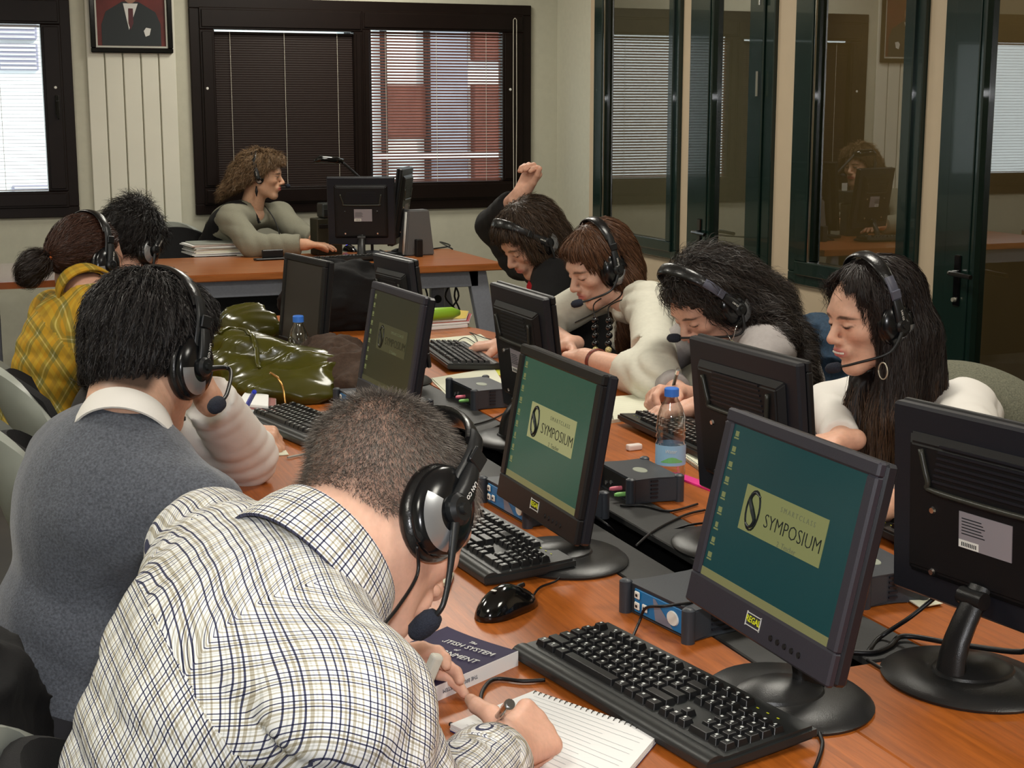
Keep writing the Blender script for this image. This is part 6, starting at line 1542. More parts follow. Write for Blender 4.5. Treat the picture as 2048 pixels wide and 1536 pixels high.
# ---------------------------------------------------------------- things on and around the tables
M_paper = mat('paper', L(222, 222, 200), .8, noise=.015, nscale=20)
M_paperw = mat('paper_white', L(238, 238, 236), .75)
M_line = mat('ruled_line', L(170, 172, 176), .8)
M_coil = mat('wire_coil', L(120, 118, 112), .3, metal=.8)
def sheet(name, px, label, cat, z=ZT, th=.0012, m=None, n=1, group=None, jig=.004, seed=0, spiral=None, lines=0, cover=None):
    """stack of n thin sheets with the corners given by sight lines on level z"""
    P = [oz(x, y, z + th * .5) for x, y in px]; c = sum(P, Vector()) / len(P); rd = random.Random(seed)
    r = empty(name, (c.x, c.y, z), 0, label, cat, group)
    for k in range(n):
        a = rd.uniform(-.05, .05) * (k > 0) * jig * 100; d = Vector((rd.uniform(-1, 1), rd.uniform(-1, 1), 0)) * jig * (k > 0)
        bm = B(); R = Matrix.Rotation(a, 3, 'Z')
        prism(bm, [tuple((R @ Vector((p.x - c.x, p.y - c.y, 0)) + d)[:2]) for p in P], .0003 + k * th, (k + 1) * th)
        obj('cover' if (cover and k == 0) else 'sheet', bm, (cover if cover and k == 0 else (m or M_paper)), r)
    top = n * th
    if spiral is not None:
        i, j = spiral; a = P[i] - c; b = P[j] - c; a.z = b.z = 0; L_ = (b - a).length; dd = (b - a) / L_; inn = -((a + b) / 2).normalized(); bm = B(); m_ = max(4, int(L_ / .0085))
        for k in range(m_):
            o = a + dd * (L_ * (k + .5) / m_); tube(bm, [o + inn * (.004 - .0055 * math.cos(t_)) + Vector((0, 0, top * .5 + (.002 + top * .5) * math.sin(t_))) for t_ in np.linspace(0, 2 * math.pi, 9)], .0007, 5)
        tag(obj('wire_coil', bm, M_coil, r), kind='stuff')
    if lines:
        bm = B(); A, Bq, Cq, Dq = [p - c for p in P[:4]]
        for k in range(lines):
            t_ = (k + 1.5) / (lines + 2); a = A.lerp(Dq, t_); b = Bq.lerp(Cq, t_); a2 = a.lerp(b, .06); b2 = a.lerp(b, .94 if k % 3 else .7)
            nn = (Dq - A).normalized() * .0003
            bm.faces.new([bm.verts.new(v) for v in ((a2.x - nn.x, a2.y - nn.y, top + .0003), (b2.x - nn.x, b2.y - nn.y, top + .0003), (b2.x + nn.x, b2.y + nn.y, top + .0003), (a2.x + nn.x, a2.y + nn.y, top + .0003))])
        tag(obj('writing', bm, M_line, r), kind='stuff')
    return r
sheet('notebook', [(1068, 1394), (1318, 1480), (1210, 1610), (900, 1462)], 'large open spiral notebook under the writing hand of the man in the checked shirt', 'notebook', th=.0016, n=6, m=M_paperw, jig=.0008, spiral=(0, 1), lines=14, cover=mat('blue_cover', L(40, 50, 120), .5))
sheet('notebook', [(815, 1165), (872, 1131), (908, 1152), (900, 1176)], 'small spiral notepad under the chin of the man in the checked shirt', 'notepad', th=.003, n=3, m=M_paper, jig=.001, spiral=(1, 2), cover=mat('violet_cover', L(90, 50, 90), .5))
sheet('notebook', [(1212, 800), (1300, 792), (1322, 832), (1222, 846)], 'open ruled notebook under the pen of the curly-haired woman', 'notebook', th=.0022, n=4, m=M_paper, jig=.0008, spiral=(0, 3), lines=9)
sheet('paper', [(862, 758), (985, 738), (1008, 770), (905, 796)], 'loose cream papers spread behind the black control box with a pink plug', 'paper', th=.0009, n=4, jig=.006, seed=4)
sheet('sticky_note', [(985, 736), (1002, 738), (1004, 752), (992, 750)], 'small yellow note at the edge of the loose papers', 'note', th=.002, m=mat('yellow_note', L(205, 205, 60), .7))
sheet('paper', [(846, 680), (960, 669), (992, 690), (870, 700)], 'white sheet crossed by a black headset wire at the far right corner', 'paper', th=.001, n=2, jig=.004)
sheet('paper', [(384, 905), (455, 830), (545, 860), (578, 910), (402, 924)], 'cream sheet under the white-sleeved elbow', 'paper', th=.001, n=2, jig=.003)
sheet('paper', [(1730, 1128), (1780, 1112), (1850, 1160), (1815, 1205)], 'white paper behind the nearest back-facing monitor', 'paper', th=.0012, n=2, jig=.004)
sheet('paper', [(1800, 1190), (1850, 1178), (1885, 1208), (1840, 1216)], 'printed leaflet lying under the monitor with the blue plug', 'paper', z=ZT + .003, th=.001, n=2)
sheet('ruler', [(1362, 948), (1440, 976), (1438, 988), (1360, 958)], 'pink plastic ruler beside the foot of the tall bottle', 'ruler', th=.004, m=mat('pink_plastic', L(240, 60, 150), .35))
sheet('notepad', [(1368, 918), (1385, 908), (1415, 930), (1412, 950)], 'tiny spiral notepad beside the pink ruler', 'notepad', z=ZT, th=.003, n=3, spiral=(0, 3))
# book with a dark cover
c = [oz(792, 1302, ZT + .02), oz(857, 1262, ZT + .03), oz(1026, 1318, ZT + .022), oz(888, 1398, ZT + .022)]
a = oz(1008, 1343, ZT); b = oz(868, 1405, ZT); sp = (b - a); le = sp.length; ydir = Vector((-sp.y, sp.x, 0)).normalized()
if (oz(857, 1285, ZT) - a).dot(ydir) < 0: ydir = -ydir
# spine runs from a to b along local x; cover spreads towards ydir
bk = empty('book', (a + b) / 2, 0, 'dark violet paperback with white title and a red band, beside the fist with the eraser', 'book')
le = .198; wd = .128; th = .021
Mb = frame((0, 0, 0), x=(b - a).normalized(), z=(0, 0, 1)); s_y = 1 if (Mb.to_3x3() @ Vector((0, 1, 0))).dot(ydir) > 0 else -1
bm = B(); box6(bm, -le / 2, le / 2, s_y * .001, s_y * wd, .0008, th - .0006, .0005, Mb); obj('page_block', bm, M_paperw, bk)
M_cov = mat('book_cover', L(46, 38, 70), .6, spec=.25, noise=.05, nscale=40)
bm = B(); V = []
for i in range(9):
    t_ = i / 8; V.append([bm.verts.new(Mb @ Vector((x * (le / 2 + .001), s_y * (wd + .002) * t_, th + .006 * t_ ** 3 * (.3 + .7 * (x < 0))))) for x in (-1, 1)])
for i in range(8): bm.faces.new((V[i][0], V[i][1], V[i + 1][1], V[i + 1][0]))
bmesh.ops.recalc_face_normals(bm, faces=bm.faces); bmesh.ops.solidify(bm, geom=bm.faces[:], thickness=.0008); fc_ = obj('front_cover', bm, M_cov, bk, smooth=True, angle=40)
bm = B(); box6(bm, -le / 2 - .001, le / 2 + .001, 0, s_y * (wd + .002), 0, .0008, 0, Mb); obj('back_cover', bm, M_cov, bk)
bm = B(); box6(bm, -le / 2 - .001, le / 2 + .001, -s_y * .0008, s_y * .0008, 0, th, 0, Mb); spn = obj('spine', bm, M_paperw, bk)
# title: letters stand with their tops towards the spine's right end
Xt = Mb.to_3x3() @ Vector((0, -s_y, 0)); Yt = -(Mb.to_3x3() @ Vector((1, 0, 0)))
def ct(u, v, zz): return Mb @ Vector((-v, s_y * u, zz))   # u from the spine across the cover, v towards the top of the cover
bm = B()
for txt, sz, v in (('The', .010, .080), ('BRITISH SYSTEM', .0168, .062), ('of', .010, .045), ('GOVERNMENT', .0178, .028)):
    text_bm(bm, txt, sz, frame(ct(wd * .5, v, th + .0022), x=Xt, z=(0, 0, 1)), sx=.88, shear=.25 if len(txt) < 4 else 0)
tag(obj('title_print', bm, M_whitep, fc_), kind='stuff')
bm = B(); box6(bm, .012, .030, s_y * .02, s_y * .100, th + .0012, th + .0020, 0, Mb); obj('red_band', bm, mat('red_band', L(215, 60, 30), .4), fc_)
bm = B(); text_bm(bm, 'BIRCH', .008, frame(ct(wd * .55, .012 - .01, th + .0024), x=Xt, z=(0, 0, 1))); tag(obj('author_print', bm, mat('dull_print', L(150, 120, 130), .5), fc_), kind='stuff')
bm = B(); text_bm(bm, 'THE BRITISH SYSTEM', .0075, frame(Mb @ Vector((.02, -s_y * .0012, th / 2)), x=-(Mb.to_3x3() @ Vector((s_y * 1.0, 0, 0))) * (1 if s_y < 0 else -1), z=Mb.to_3x3() @ Vector((0, -s_y, 0)))); tag(obj('spine_print', bm, mat('grey_print', L(90, 90, 100), .5), spn), kind='stuff')
# eraser / chalk held, pens
def stick(name, a, b, r, m, label, cat, tip=None, cap=None, capm=None, clip=False):
    a = Vector(a); b = Vector(b); o = empty(name, a, 0, label, cat); d = b - a
    bm = B(); tube(bm, [Vector(), d], r, 12); tube(bm, [Vector(), -d.normalized() * .012], [r, r * .25], 12); obj('barrel', bm, m, o, smooth=True, angle=40)
    if cap: bm = B(); tube(bm, [d * (1 - cap), d * 1.02], r * 1.18, 12); tube(bm, [d * 1.0 + d.normalized() * .003, d * 1.0 + d.normalized() * .008], r * .7, 10); obj('pen_cap', bm, capm or m, o, smooth=True, angle=40)
    if clip: bm = B(); up_ = d.normalized().orthogonal() * r * 1.6; tube(bm, [d * .72 + up_, d * .98 + up_, d], r * .22, 6); obj('clip', bm, M_chrome, o, smooth=True)
    return o
hp = oz(985, 1438, .80)
stick('pen', oz(968, 1470, ZT + .012), odst(1018, 1410, 1.66), .0052, mat('pen_dark', L(40, 24, 34), .2, coat=.4), 'dark pen with silver tip in the writing hand of the nearest man', 'pen', cap=.12, capm=M_chrome, clip=True)
stick('pen', oz(1338, 803, ZT + .01), ox(1356, 740, 1.72), .0045, M_blackgloss, 'slim black pen held upright by the curly-haired woman', 'pen', cap=.1, capm=M_chrome)
stick('pen', oz(478, 842, ZT + .02), odst(508, 785, 3.42), .0045, mat('clear_pen', L(170, 170, 165), .3), 'ballpoint pen with blue cap in front of the olive bag', 'pen', cap=.42, capm=M_blue)
er = odst(858, 1350, 1.90)
bm = B(); box(bm, (0, 0, 0), (.016, .013, .058), .004, seg=3); e = obj('eraser', bm, mat('eraser_white', L(214, 210, 196), .6), None, loc=er, rot=(.25, .30, .3)); tag(e, 'long white eraser held between fingers above the book', 'eraser')
bm = B(); box(bm, (0, 0, .007), (.036, .018, .014), .004, seg=3); e = obj('eraser', bm, mat('eraser_pink', L(226, 212, 204), .6), None, loc=oz(1268, 900, ZT), rot=(0, 0, .1), smooth=True, angle=50); tag(e, 'white eraser lying alone on the table beside the tall bottle', 'eraser')
# bottles
def bottle_mat():
    m = bpy.data.materials.new('clear_bottle'); m.use_nodes = True; nt = m.node_tree; nt.nodes.clear()
    o = nt.nodes.new('ShaderNodeOutputMaterial'); mx = nt.nodes.new('ShaderNodeMixShader'); t_ = nt.nodes.new('ShaderNodeBsdfTransparent'); g = nt.nodes.new('ShaderNodeBsdfGlossy'); f = nt.nodes.new('ShaderNodeLayerWeight')
    t_.inputs[0].default_value = (.93, .95, .95, 1); g.inputs['Roughness'].default_value = .05; f.inputs[0].default_value = .45
    mr = nt.nodes.new('ShaderNodeMapRange'); mr.inputs[3].default_value = .12; mr.inputs[4].default_value = .85; nt.links.new(f.outputs['Facing'], mr.inputs[0])
    nt.links.new(mr.outputs[0], mx.inputs[0]); nt.links.new(t_.outputs[0], mx.inputs[1]); nt.links.new(g.outputs[0], mx.inputs[2]); nt.links.new(mx.outputs[0], o.inputs[0]); return m
M_bot = bottle_mat(); M_cap = mat('bottle_cap', L(60, 120, 215), .4)
def bottle(p, label, h=.205, lab=True, pinkbase=True):
    r = empty('water_bottle', p, 0, label, 'bottle'); k = h / .205; R_ = .0310
    prof = [(.012, .002), (.024, 0), (.029, .006), (R_, .02), (R_ - .001, .035), (R_, .04), (R_, .085), (R_ - .0025, .092), (R_, .099), (R_ - .0025, .108), (R_, .116), (R_ - .002, .128), (.029, .142), (.022, .165), (.0135, .181), (.0125, .190)]
    bm = B(); lathe(bm, [(a, z * k) for a, z in prof], 28, cap=False); obj('bottle_wall', bm, M_bot, r, smooth=True)
    bm = B(); lathe(bm, [(0, .187 * k), (.0150, .187 * k), (.0150, .203 * k), (.013, .205 * k), (0, .205 * k)], 24)
    obj('cap', bm, M_cap, r, smooth=True, angle=40)
    if lab:
        bm = B(); lathe(bm, [(R_ + .0004, .040 * k), (R_ + .0004, .084 * k)], 32, cap=False); lb = obj('label', bm, mat('bottle_label', L(150, 190, 220), .5), r, smooth=True)
        dcam = math.atan2(-p[1], -p[0])
        bm = B()
        def onlab(z, w, a0, hgt): 
            for i in range(6): 
                aa = dcam + a0 + (i / 6 - .5) * w; ab = dcam + a0 + ((i + 1) / 6 - .5) * w; q = R_ + .0009
                bm.faces.new([bm.verts.new((q * math.cos(t_), q * math.sin(t_), zz)) for t_, zz in ((aa, z), (ab, z), (ab, z + hgt * math.sin(math.pi * (i + 1) / 6.0 if i < 5 else .3)), (aa, z + hgt * max(.15, math.sin(math.pi * i / 6.0))))])
        onlab(.047 * k, 1.5, .1, .012); obj('label_swoosh', bm, mat('label_green', L(120, 190, 120), .5), lb)
        bm = B(); text_bm(bm, 'Water', .011, frame(((R_ + .001) * math.cos(dcam), (R_ + .001) * math.sin(dcam), .072 * k), x=(-math.sin(dcam), math.cos(dcam), 0), z=(math.cos(dcam), math.sin(dcam), 0)), shear=.3, sx=.8)
        tag(obj('label_lettering', bm, M_whitep, lb), kind='stuff')
        bm = B(); box6(bm, -.001, .001, -.001, .001, .041 * k, .0415 * k); bm.free()
    if pinkbase:
        bm = B(); lathe(bm, [(0, .0015), (.024, .0015), (.0285, .007), (.029, .012), (0, .011)], 24); obj('pink_tint', bm, mat('pink_gel', L(255, 70, 170), .2, emit=L(255, 70, 170), estr=.0), r, smooth=True, angle=50)
    return r
bottle(oz(1340, 962, ZT), 'tall clear water bottle with blue cap and blue label on the right table half', h=.195)
bottle(oz(600, 776, ZT), 'small clear water bottle with blue cap behind the olive bag', h=.20, lab=False, pinkbase=False)

# bags and cloth ------------------------------------------------------------
def blob(name, prims, fold, label, cat, m, h=.008, flat=ZT, group=None, pad=.02, parent=None):
    W = prims; lo, hi = bounds(W, pad)
    def fn(P):
        d = ev(P, W) - fold(P)
        return np.maximum(d, flat + .0005 - P[:, 2]) if flat is not None else d
    v, q = surface(fn, lo, hi, h, slack=.02); org = A_([(lo[0] + hi[0]) / 2, (lo[1] + hi[1]) / 2, flat if flat is not None else lo[2]])
    r = empty(name, org, 0, label, cat, group) if parent is None else parent
    o = np_mesh({'handbag': 'bag_body', 'scarf': 'cloth', 'coat': 'cloth', 'backpack': 'bag_body', 'denim_jacket': 'cloth'}.get(name, 'cloth'), v, q, m, r, org=org); return r, fn
M_olive = mat('olive_patent', L(68, 66, 18), .24, noise=.12, nscale=14, coat=.25)
pA = oz(578, 800, ZT); pB = oz(470, 720, ZT)
ridge = lambda P, f, o: 1 - 2 * np.abs(wob(P, f, 4, o)).clip(0, 1)
r, fn = blob('handbag', [ell((pA.x + .01, pA.y + .06, ZT + .045), (.16, .15, .070), k=.05), ell((pA.x - .10, pA.y + .20, ZT + .075), (.12, .16, .075), k=.06), ell((pA.x + .10, pA.y + .02, ZT + .03), (.08, .08, .035), k=.04), ell((pB.x + .04, pB.y - .04, ZT + .10), (.09, .13, .06), k=.06)],
     lambda P: .017 * ridge(P * A_([1, .5, 1.2]), 25, 2) + .0045 * ridge(P * A_([.6, 1.1, 1]), 60, 6), 'shiny olive green handbag with a gold zipper lying before the small bottle', 'bag', M_olive, h=.0065)
M_gold = mat('gold_zip', L(190, 140, 80), .25, metal=.8)
zp = [oz(540, 742, ZT + .085), oz(575, 754, ZT + .08), oz(615, 772, ZT + .07), oz(652, 792, ZT + .06)]
def drape(fn, pts, off=.0005, n=8):
    """slide points on to the surface of fn"""
    P = np.array([tuple(p) for p in smooth_path(pts, n)], np.float32); z = np.full(len(P), ZT + .26, np.float32)
    for _ in range(160):
        P[:, 2] = z; d = fn(P); z = np.maximum(np.where(d > off + .0005, z - np.clip(d, .001, .02) * .5, z), ZT + .003)
    return [Vector(p) for p in P]
bm = B(); tube(bm, [p - r.location for p in drape(fn, zp)], .0032, 8); obj('zipper', bm, M_gold, r, smooth=True)
hdl = [oz(440, 720, ZT + .09), oz(475, 705, ZT + .10), oz(505, 722, ZT + .09), oz(520, 750, ZT + .07)]
bm = B(); tube(bm, [p - r.location for p in drape(fn, hdl, .004)], .007, 10, flat=.6); obj('handle', bm, M_olive, r, smooth=True)
M_brown = mat('brown_wool', L(66, 50, 40), .95, noise=.2, nscale=90, bump=.5, bscale=200)
pC = oz(700, 800, ZT)
blob('scarf', [ell((pC.x + .03, pC.y + .10, ZT + .05), (.10, .17, .07), k=.05), ell((pC.x + .00, pC.y + .22, ZT + .06), (.11, .10, .075), k=.05)], lambda P: .012 * ridge(P, 50, 5) + .003 * wob(P, 150), 'heap of brown woollen cloth between the olive bag and the dim monitor', 'scarf', M_brown, h=.007)
pD = oz(455, 760, ZT)
blob('scarf', [ell((pD.x - .03, pD.y - .10, ZT + .05), (.08, .12, .075), k=.04)], lambda P: .010 * ridge(P, 60, 1), 'dark grey-brown cloth bundled behind the headset of the man in grey', 'scarf', mat('greybrown_wool', L(56, 48, 44), .95, noise=.2, nscale=90, bump=.5, bscale=200), h=.008)
pE = oz(695, 668, ZT)
blob('backpack', [ell((pE.x + .0, pE.y + .14, ZT + .10), (.17, .13, .14), k=.05), ell((pE.x + .10, pE.y + .12, ZT + .12), (.11, .10, .10), k=.04), ell((pE.x - .09, pE.y + .16, ZT + .08), (.10, .10, .10), k=.04)], lambda P: .012 * ridge(P, 42, 4) + .004 * wob(P, 120), 'big black bag on the far end of the student table', 'bag', M_blk, h=.009)
# books and the dim stack under the pen
def books(px, specs, z=ZT, label_fn=None):
    zz = z
    for (dx, dy, sc, th_, m, label, nm, cat) in specs:
        c_ = [oz(x, y, ZT) for x, y in px]; ce = sum(c_, Vector()) / 4
        pts = [((p.x - ce.x) * sc + dx, (p.y - ce.y) * sc + dy) for p in c_]
        r_ = empty(nm, (ce.x, ce.y, zz), 0, label, cat)
        bm = B(); prism(bm, pts, .0, th_, bev=.0008); obj('cover', bm, m, r_)
        bm = B(); prism(bm, [(x * .985, y * .985) for x, y in pts], .0015, th_ - .0015); bmesh.ops.scale(bm, vec=(1.03, 1.03, 1), verts=bm.verts); obj('pages', bm, M_paperw, r_)
        zz += th_
    return zz
books([(482, 838), (500, 812), (552, 818), (552, 845)], [(0, 0, 1, .028, mat('rose_cover', L(150, 100, 96), .5), 'thick rose-edged book under the blue-capped pen', 'book', 'book'), (-.01, .02, .9, .008, M_paperw, 'thin white booklet on the thick rose-edged book', 'booklet', 'booklet')])
zz = books([(838, 662), (862, 632), (940, 640), (935, 655)], [(0, 0, 1, .012, M_white, 'white ring folder at the bottom of the stack by the far corner', 'folder', 'folder'), (.01, .01, 1, .010, mat('red_folder', L(175, 50, 60), .4), 'red folder in the stack at the far right corner', 'folder', 'folder'), (.0, .01, .98, .010, mat('yellow_folder', L(205, 175, 40), .5), 'yellow folder on top of the red one', 'folder', 'folder')])
pg = oz(872, 640, zz)
bm = B(); tube(bm, [(-.09, 0, .02), (-.06, 0, .021), (.0, 0, .021), (.06, 0, .021), (.09, 0, .02)], [.010, .021, .022, .021, .010], 16); gp_ = obj('pencil_case', bm, mat('lime_plastic', L(140, 185, 50), .35), None, loc=(pg.x, pg.y, zz), rot=(0, 0, .12), smooth=True); tag(gp_, 'lime green oblong pencil case on the folders', 'pencil case')
# denim jacket on the chair and black coats on the left chairs
pJ = ox(1648, 735, 2.24)
blob('denim_jacket', [ell((2.40, 3.71, .81), (.07, .16, .10), k=.05), ell((2.36, 3.73, .69), (.06, .10, .14), k=.05), ell((2.44, 3.66, .60), (.07, .18, .20), k=.05)], lambda P: .010 * ridge(P, 48, 2) + .003 * wob(P, 120), 'blue denim jacket over the pale-edged chair behind the monitors', 'jacket', mat('denim', L(42, 62, 82), .9, noise=.25, nscale=120, bump=.4, bscale=500), h=.008, flat=None)
blob('coat', [ell((-.06, 2.34, .66), (.10, .24, .22), k=.06), ell((.02, 2.05, .62), (.10, .18, .20), k=.06), ell((-.02, 2.2, .45), (.13, .30, .22), k=.06)], lambda P: .016 * ridge(P, 28, 3) + .004 * wob(P, 90), 'black coat hung over the chair behind the man in the grey sweater', 'coat', M_blk, h=.010, flat=None)

# teacher desk items ---------------------------------------------------------
pS = oz(432, 508, ZT); ps = empty('paper_stack', pS, .1, 'untidy stack of papers on the left end of the teacher desk', 'paper stack'); rd = random.Random(8)
for k in range(12):
    bm = B(); t_ = .004 + .003 * rd.random(); box(bm, (rd.uniform(-.012, .012), rd.uniform(-.012, .012), .004 + k * .0052), (.30 + rd.uniform(-.02, .01), .22, t_), .0006, M=Matrix.Rotation(rd.uniform(-.06, .06), 4, 'Z')); obj('sheet_bundle', bm, M_paperw if rd.random() < .6 else (M_paper if rd.random() < .6 else M_greyp), ps)
pP = oy(840, 470, 7.45)
sp_ = empty('loudspeaker', (pP.x, 7.45, ZT), .1, 'grey tapered desktop loudspeaker with a pale edge on the teacher desk', 'loudspeaker')
bm = B(); w0, w1, hh_, dp = .082, .058, .235, .11
a = [bm.verts.new(v) for v in ((-w0, 0, 0), (w0, 0, 0), (w0, dp, 0), (-w0, dp, 0), (-w1, .01, hh_), (w1, .01, hh_), (w1, dp - .02, hh_), (-w1, dp - .02, hh_))]
for f in ((3, 2, 1, 0), (4, 5, 6, 7), (0, 1, 5, 4), (1, 2, 6, 5), (2, 3, 7, 6), (3, 0, 4, 7)): bm.faces.new([a[i] for i in f])
bmesh.ops.bevel(bm, geom=bm.edges[:], offset=.006, segments=3, affect='EDGES'); obj('cabinet', bm, mat('speaker_grey', L(98, 98, 98), .6, bump=.3, bscale=400), sp_, smooth=True, angle=40)
bm = B(); tube(bm, [(-w0 + .0, .03, .005), (-w1 - .004, .035, hh_ - .01)], [.012, .010], 10, flat=.6); obj('pale_edge', bm, M_white, sp_, smooth=True)
bm = B(); box(bm, (-.03, -.05, .045), (.035, .035, .09), .004); o = obj('cube_adapter', bm, M_black, sp_)
pQ = oy(650, 452, 7.72)
pc_ = empty('computer_tower', (pQ.x, 7.70, ZT), .15, 'small dark computer box standing behind the teacher monitors', 'computer')
bm = B(); box(bm, (0, 0, .095), (.14, .10, .19), .004); obj('case', bm, mat('dark_case', L(52, 52, 40), .5), pc_)
bm = B(); box(bm, (-.01, -.051, .15), (.10, .004, .02), .001); obj('drive_slot', bm, M_trough, pc_)
pr = empty('desk_printer', (pQ.x + .03, 7.70, ZT + .19), .1, 'small dark device on top of the computer box with a white card', 'device')
bm = B(); box(bm, (0, 0, .04), (.13, .09, .075), .008, seg=2); obj('casing', bm, mat('dark_device', L(44, 48, 46), .4), pr)
bm = B(); box(bm, (-.03, -.046, .03), (.05, .004, .035), .001); obj('slot', bm, M_trough, pr)
bm = B(); box(bm, (.045, 0, .10), (.035, .003, .045), .0005); obj('white_card', bm, M_white, pr)
# gooseneck lamp / camera arm
p0 = oy(735, 372, 7.62); p1_ = oy(682, 322, 7.62); p2_ = oy(640, 318, 7.62)
lm = empty('desk_lamp', (p0.x + .02, 7.62, ZT), 0, 'black gooseneck lamp arching over the teacher monitors in front of the blind', 'lamp')
q = lambda p: p - lm.location
bm = B(); tube(bm, [(0, 0, .0), (0, 0, .2), (0.01, 0, .28), q(p0), q(p1_)], .008, 8, smooth=6); obj('gooseneck', bm, M_black, lm, smooth=True)
bm = B(); tube(bm, [q(p1_) + Vector((.01, 0, 0)), q(p1_) + Vector((-.03, 0, .004)), q(p2_), q(p2_) + Vector((-.03, 0, -.012))], [.016, .026, .024, .012], 12, flat=.8); obj('lamp_head', bm, M_blackgloss, lm, smooth=True)
bm = B(); lathe(bm, [(0, 0), (.07, 0), (.07, .012), (.02, .02), (0, .02)], 24); obj('lamp_base', bm, M_black, lm, smooth=True, angle=40)
pt_ = oz(540, 520, ZT); bm = B(); box(bm, (0, 0, .006), (.16, .05, .010), .003); box(bm, (.02, .02, .03), (.11, .02, .040), .004); o = obj('card_holder', bm, M_black, None, loc=pt_, rot=(0, 0, .1)); tag(o, 'low black holder between the paper stack and the teacher keyboard', 'holder')
# portrait on the cladding boards
f0 = oy(182, 105, YB - .02); f1_ = oy(346, 108, YB - .02); fx0, fx1, fz0 = f0.x, f1_.x, f0.z; fw_ = fx1 - fx0; fh = fw_ * 1.32
pf = empty('framed_portrait', ((fx0 + fx1) / 2, YB - .016, fz0), 0, 'framed portrait of a person in a dark suit with tie above the white boards', 'picture')
def pbox(x0, x1, z0, z1, y0, y1, m, name, par=pf, bev=.0): bm = B(); box6(bm, x0, x1, y0, y1, z0, z1, bev); return obj(name, bm, m, par)
bm = B(); frame_ring(bm, fw_, fh, fw_ - .052, fh - .052, -.022, 0, 0, .004); obj('frame', bm, M_blackgloss, pf)
bm = B(); frame_ring(bm, fw_ - .052, fh - .052, fw_ - .072, fh - .072, -.014, -.004, 0, .001); bmesh.ops.translate(bm, verts=bm.verts, vec=(0, 0, .026)); obj('mat_border', bm, mat('mat_border', L(190, 190, 180), .6), pf)
can = pbox(-fw_ / 2 + .03, fw_ / 2 - .03, .03, fh - .03, -.005, -.002, mat('portrait_ground', L(96, 36, 32), .5, noise=.3, nscale=8), 'canvas')
def poly(pts, y, m, name, par): bm = B(); prism(bm, pts, 0, .0008, M=frame((0, y, 0), x=(1, 0, 0), z=(0, -1, 0))); return obj(name, bm, m, par)
k = fw_
poly([(-k * .36, .038), (k * .36, .038), (k * .36, k * .36), (k * .30, k * .50), (k * .10, k * .62), (-k * .10, k * .62), (-k * .30, k * .50), (-k * .36, k * .34)], -.0055, mat('suit_dark', L(34, 40, 42), .5), 'suit', can)
poly([(-.012, k * .28), (k * .09, k * .60), (-k * .09, k * .60)], -.0065, M_whitep, 'shirt_front', can)
poly([(-.004, k * .28), (.012, k * .36), (.012, k * .54), (-.012, k * .54), (-.014, k * .36)], -.0075, mat('tie_maroon', L(84, 40, 44), .5), 'tie', can)
poly([(k * .17, k * .20), (k * .22, k * .22), (k * .24, k * .30), (k * .18, k * .31), (k * .15, k * .27)], -.0065, M_whitep, 'pocket_square', can)
poly([(.09 * k * math.cos(t_) , k * .72 + .12 * k * math.sin(t_)) for t_ in np.linspace(0, 2 * math.pi, 20)[:-1]], -.0060, mat('portrait_skin', L(150, 110, 90), .5), 'face', can)

# cables ---------------------------------------------------------------------
def cab(px, z, r, label, cat='cable', group=None, m=None): return cable('cable', [oz(x, y, (z[i] if isinstance(z, (list, tuple)) else z)) for i, (x, y) in enumerate(px)], r, label, m, cat, 6, group)
Z = ZT + .004
cab([(1085, 1172), (1070, 1188), (1030, 1208)] if False else [(1122, 1138), (1115, 1160), (1080, 1175), (1065, 1195)], Z, .0018, 'thin mouse cable between the mouse and the second keyboard')
cab([(1090, 1360), (1045, 1362), (990, 1358), (966, 1380), (960, 1410), (955, 1440), (930, 1455), (900, 1448)], Z, .0028, 'black cable looping past the book and the large notebook')
cab([(1665, 1395), (1668, 1420), (1640, 1460), (1645, 1490), (1630, 1536), (1605, 1580)], Z, .0026, 'black cable running to the lower edge beside the nearest keyboard')
cab([(1385, 1205), (1330, 1212), (1292, 1216), (1278, 1245), (1262, 1282)], [Z + .045, Z + .05, Z + .035, Z + .01, Z], .0022, 'thin cable across the front of the nearest blue control box')
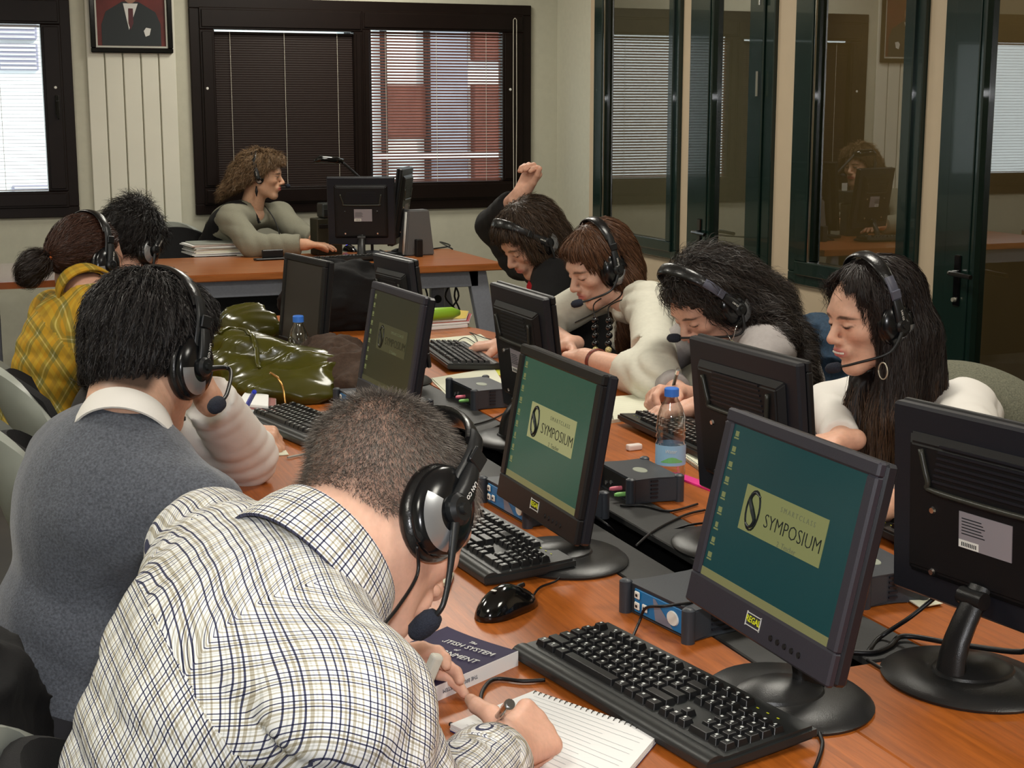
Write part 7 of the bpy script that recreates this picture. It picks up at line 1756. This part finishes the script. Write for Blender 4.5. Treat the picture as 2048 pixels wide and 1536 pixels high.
cab([(1905, 1165), (1870, 1195), (1820, 1235), (1760, 1275), (1735, 1305)], [ZT + .10, ZT + .07, ZT + .04, Z, Z], .0034, 'cable rising from the trough to the nearest back-facing monitor')
cable('cable', [Vector((1.35, 1.545, .80)), Vector((1.352, 1.56, ZT + .03)), Vector((1.32, 1.66, ZT + .012)), Vector((1.28, 1.72, ZT + .008)), Vector((1.24, 1.70, Z)), Vector((1.20, 1.69, Z)), Vector((1.14, 1.73, Z))], .0040, 'thick video cable of the blue plug', None)
cab([(1735, 1320), (1790, 1350), (1850, 1362), (1910, 1350), (1935, 1320), (1920, 1295)], Z, .0026, 'loose cable loop round the foot of the nearest back-facing monitor')
cab([(1185, 1030), (1215, 1050), (1235, 1075), (1240, 1100)], [Z, Z, Z - .04, Z - .1], .0024, 'cable dropping into the trough before the tall bottle', group=None)
cab([(1395, 1008), (1340, 1022), (1290, 1012), (1240, 1010)], Z, .0024, 'cable behind the black control box by the tall bottle')
cab([(1410, 1020), (1370, 1030), (1310, 1060), (1272, 1092)], Z, .0024, 'cable crossing the flap toward the trough')
cab([(1420, 1045), (1370, 1052), (1330, 1072), (1322, 1110)], [Z, Z, Z - .02, Z - .1], .0022, 'short cable bent over the trough edge')
cab([(1020, 820), (985, 838), (940, 850), (900, 845), (860, 835)], Z, .0022, 'cable trailing behind the loose papers box')
cab([(1005, 848), (960, 870), (935, 890), (925, 925)], Z, .0026, 'pair of cables crossing the trough by the second monitor')
cab([(858, 690), (890, 683), (905, 688), (930, 675), (955, 688), (950, 673), (940, 665), (970, 676), (990, 680)], [Z + .004] * 9, .0016, 'wavy black headset wire lying on the white sheet')
cab([(575, 915), (600, 910), (640, 904)], Z, .0022, 'grey cable beside the white-sleeved elbow', m=M_greyp)
cab([(1190, 812), (1240, 798), (1290, 800), (1320, 795)], Z, .0022, 'cable behind the green-screened monitor')
cab([(760, 500), (800, 512), (850, 500), (900, 492), (880, 484), (905, 498)], Z, .004, 'tangled black cables beside the loudspeaker')
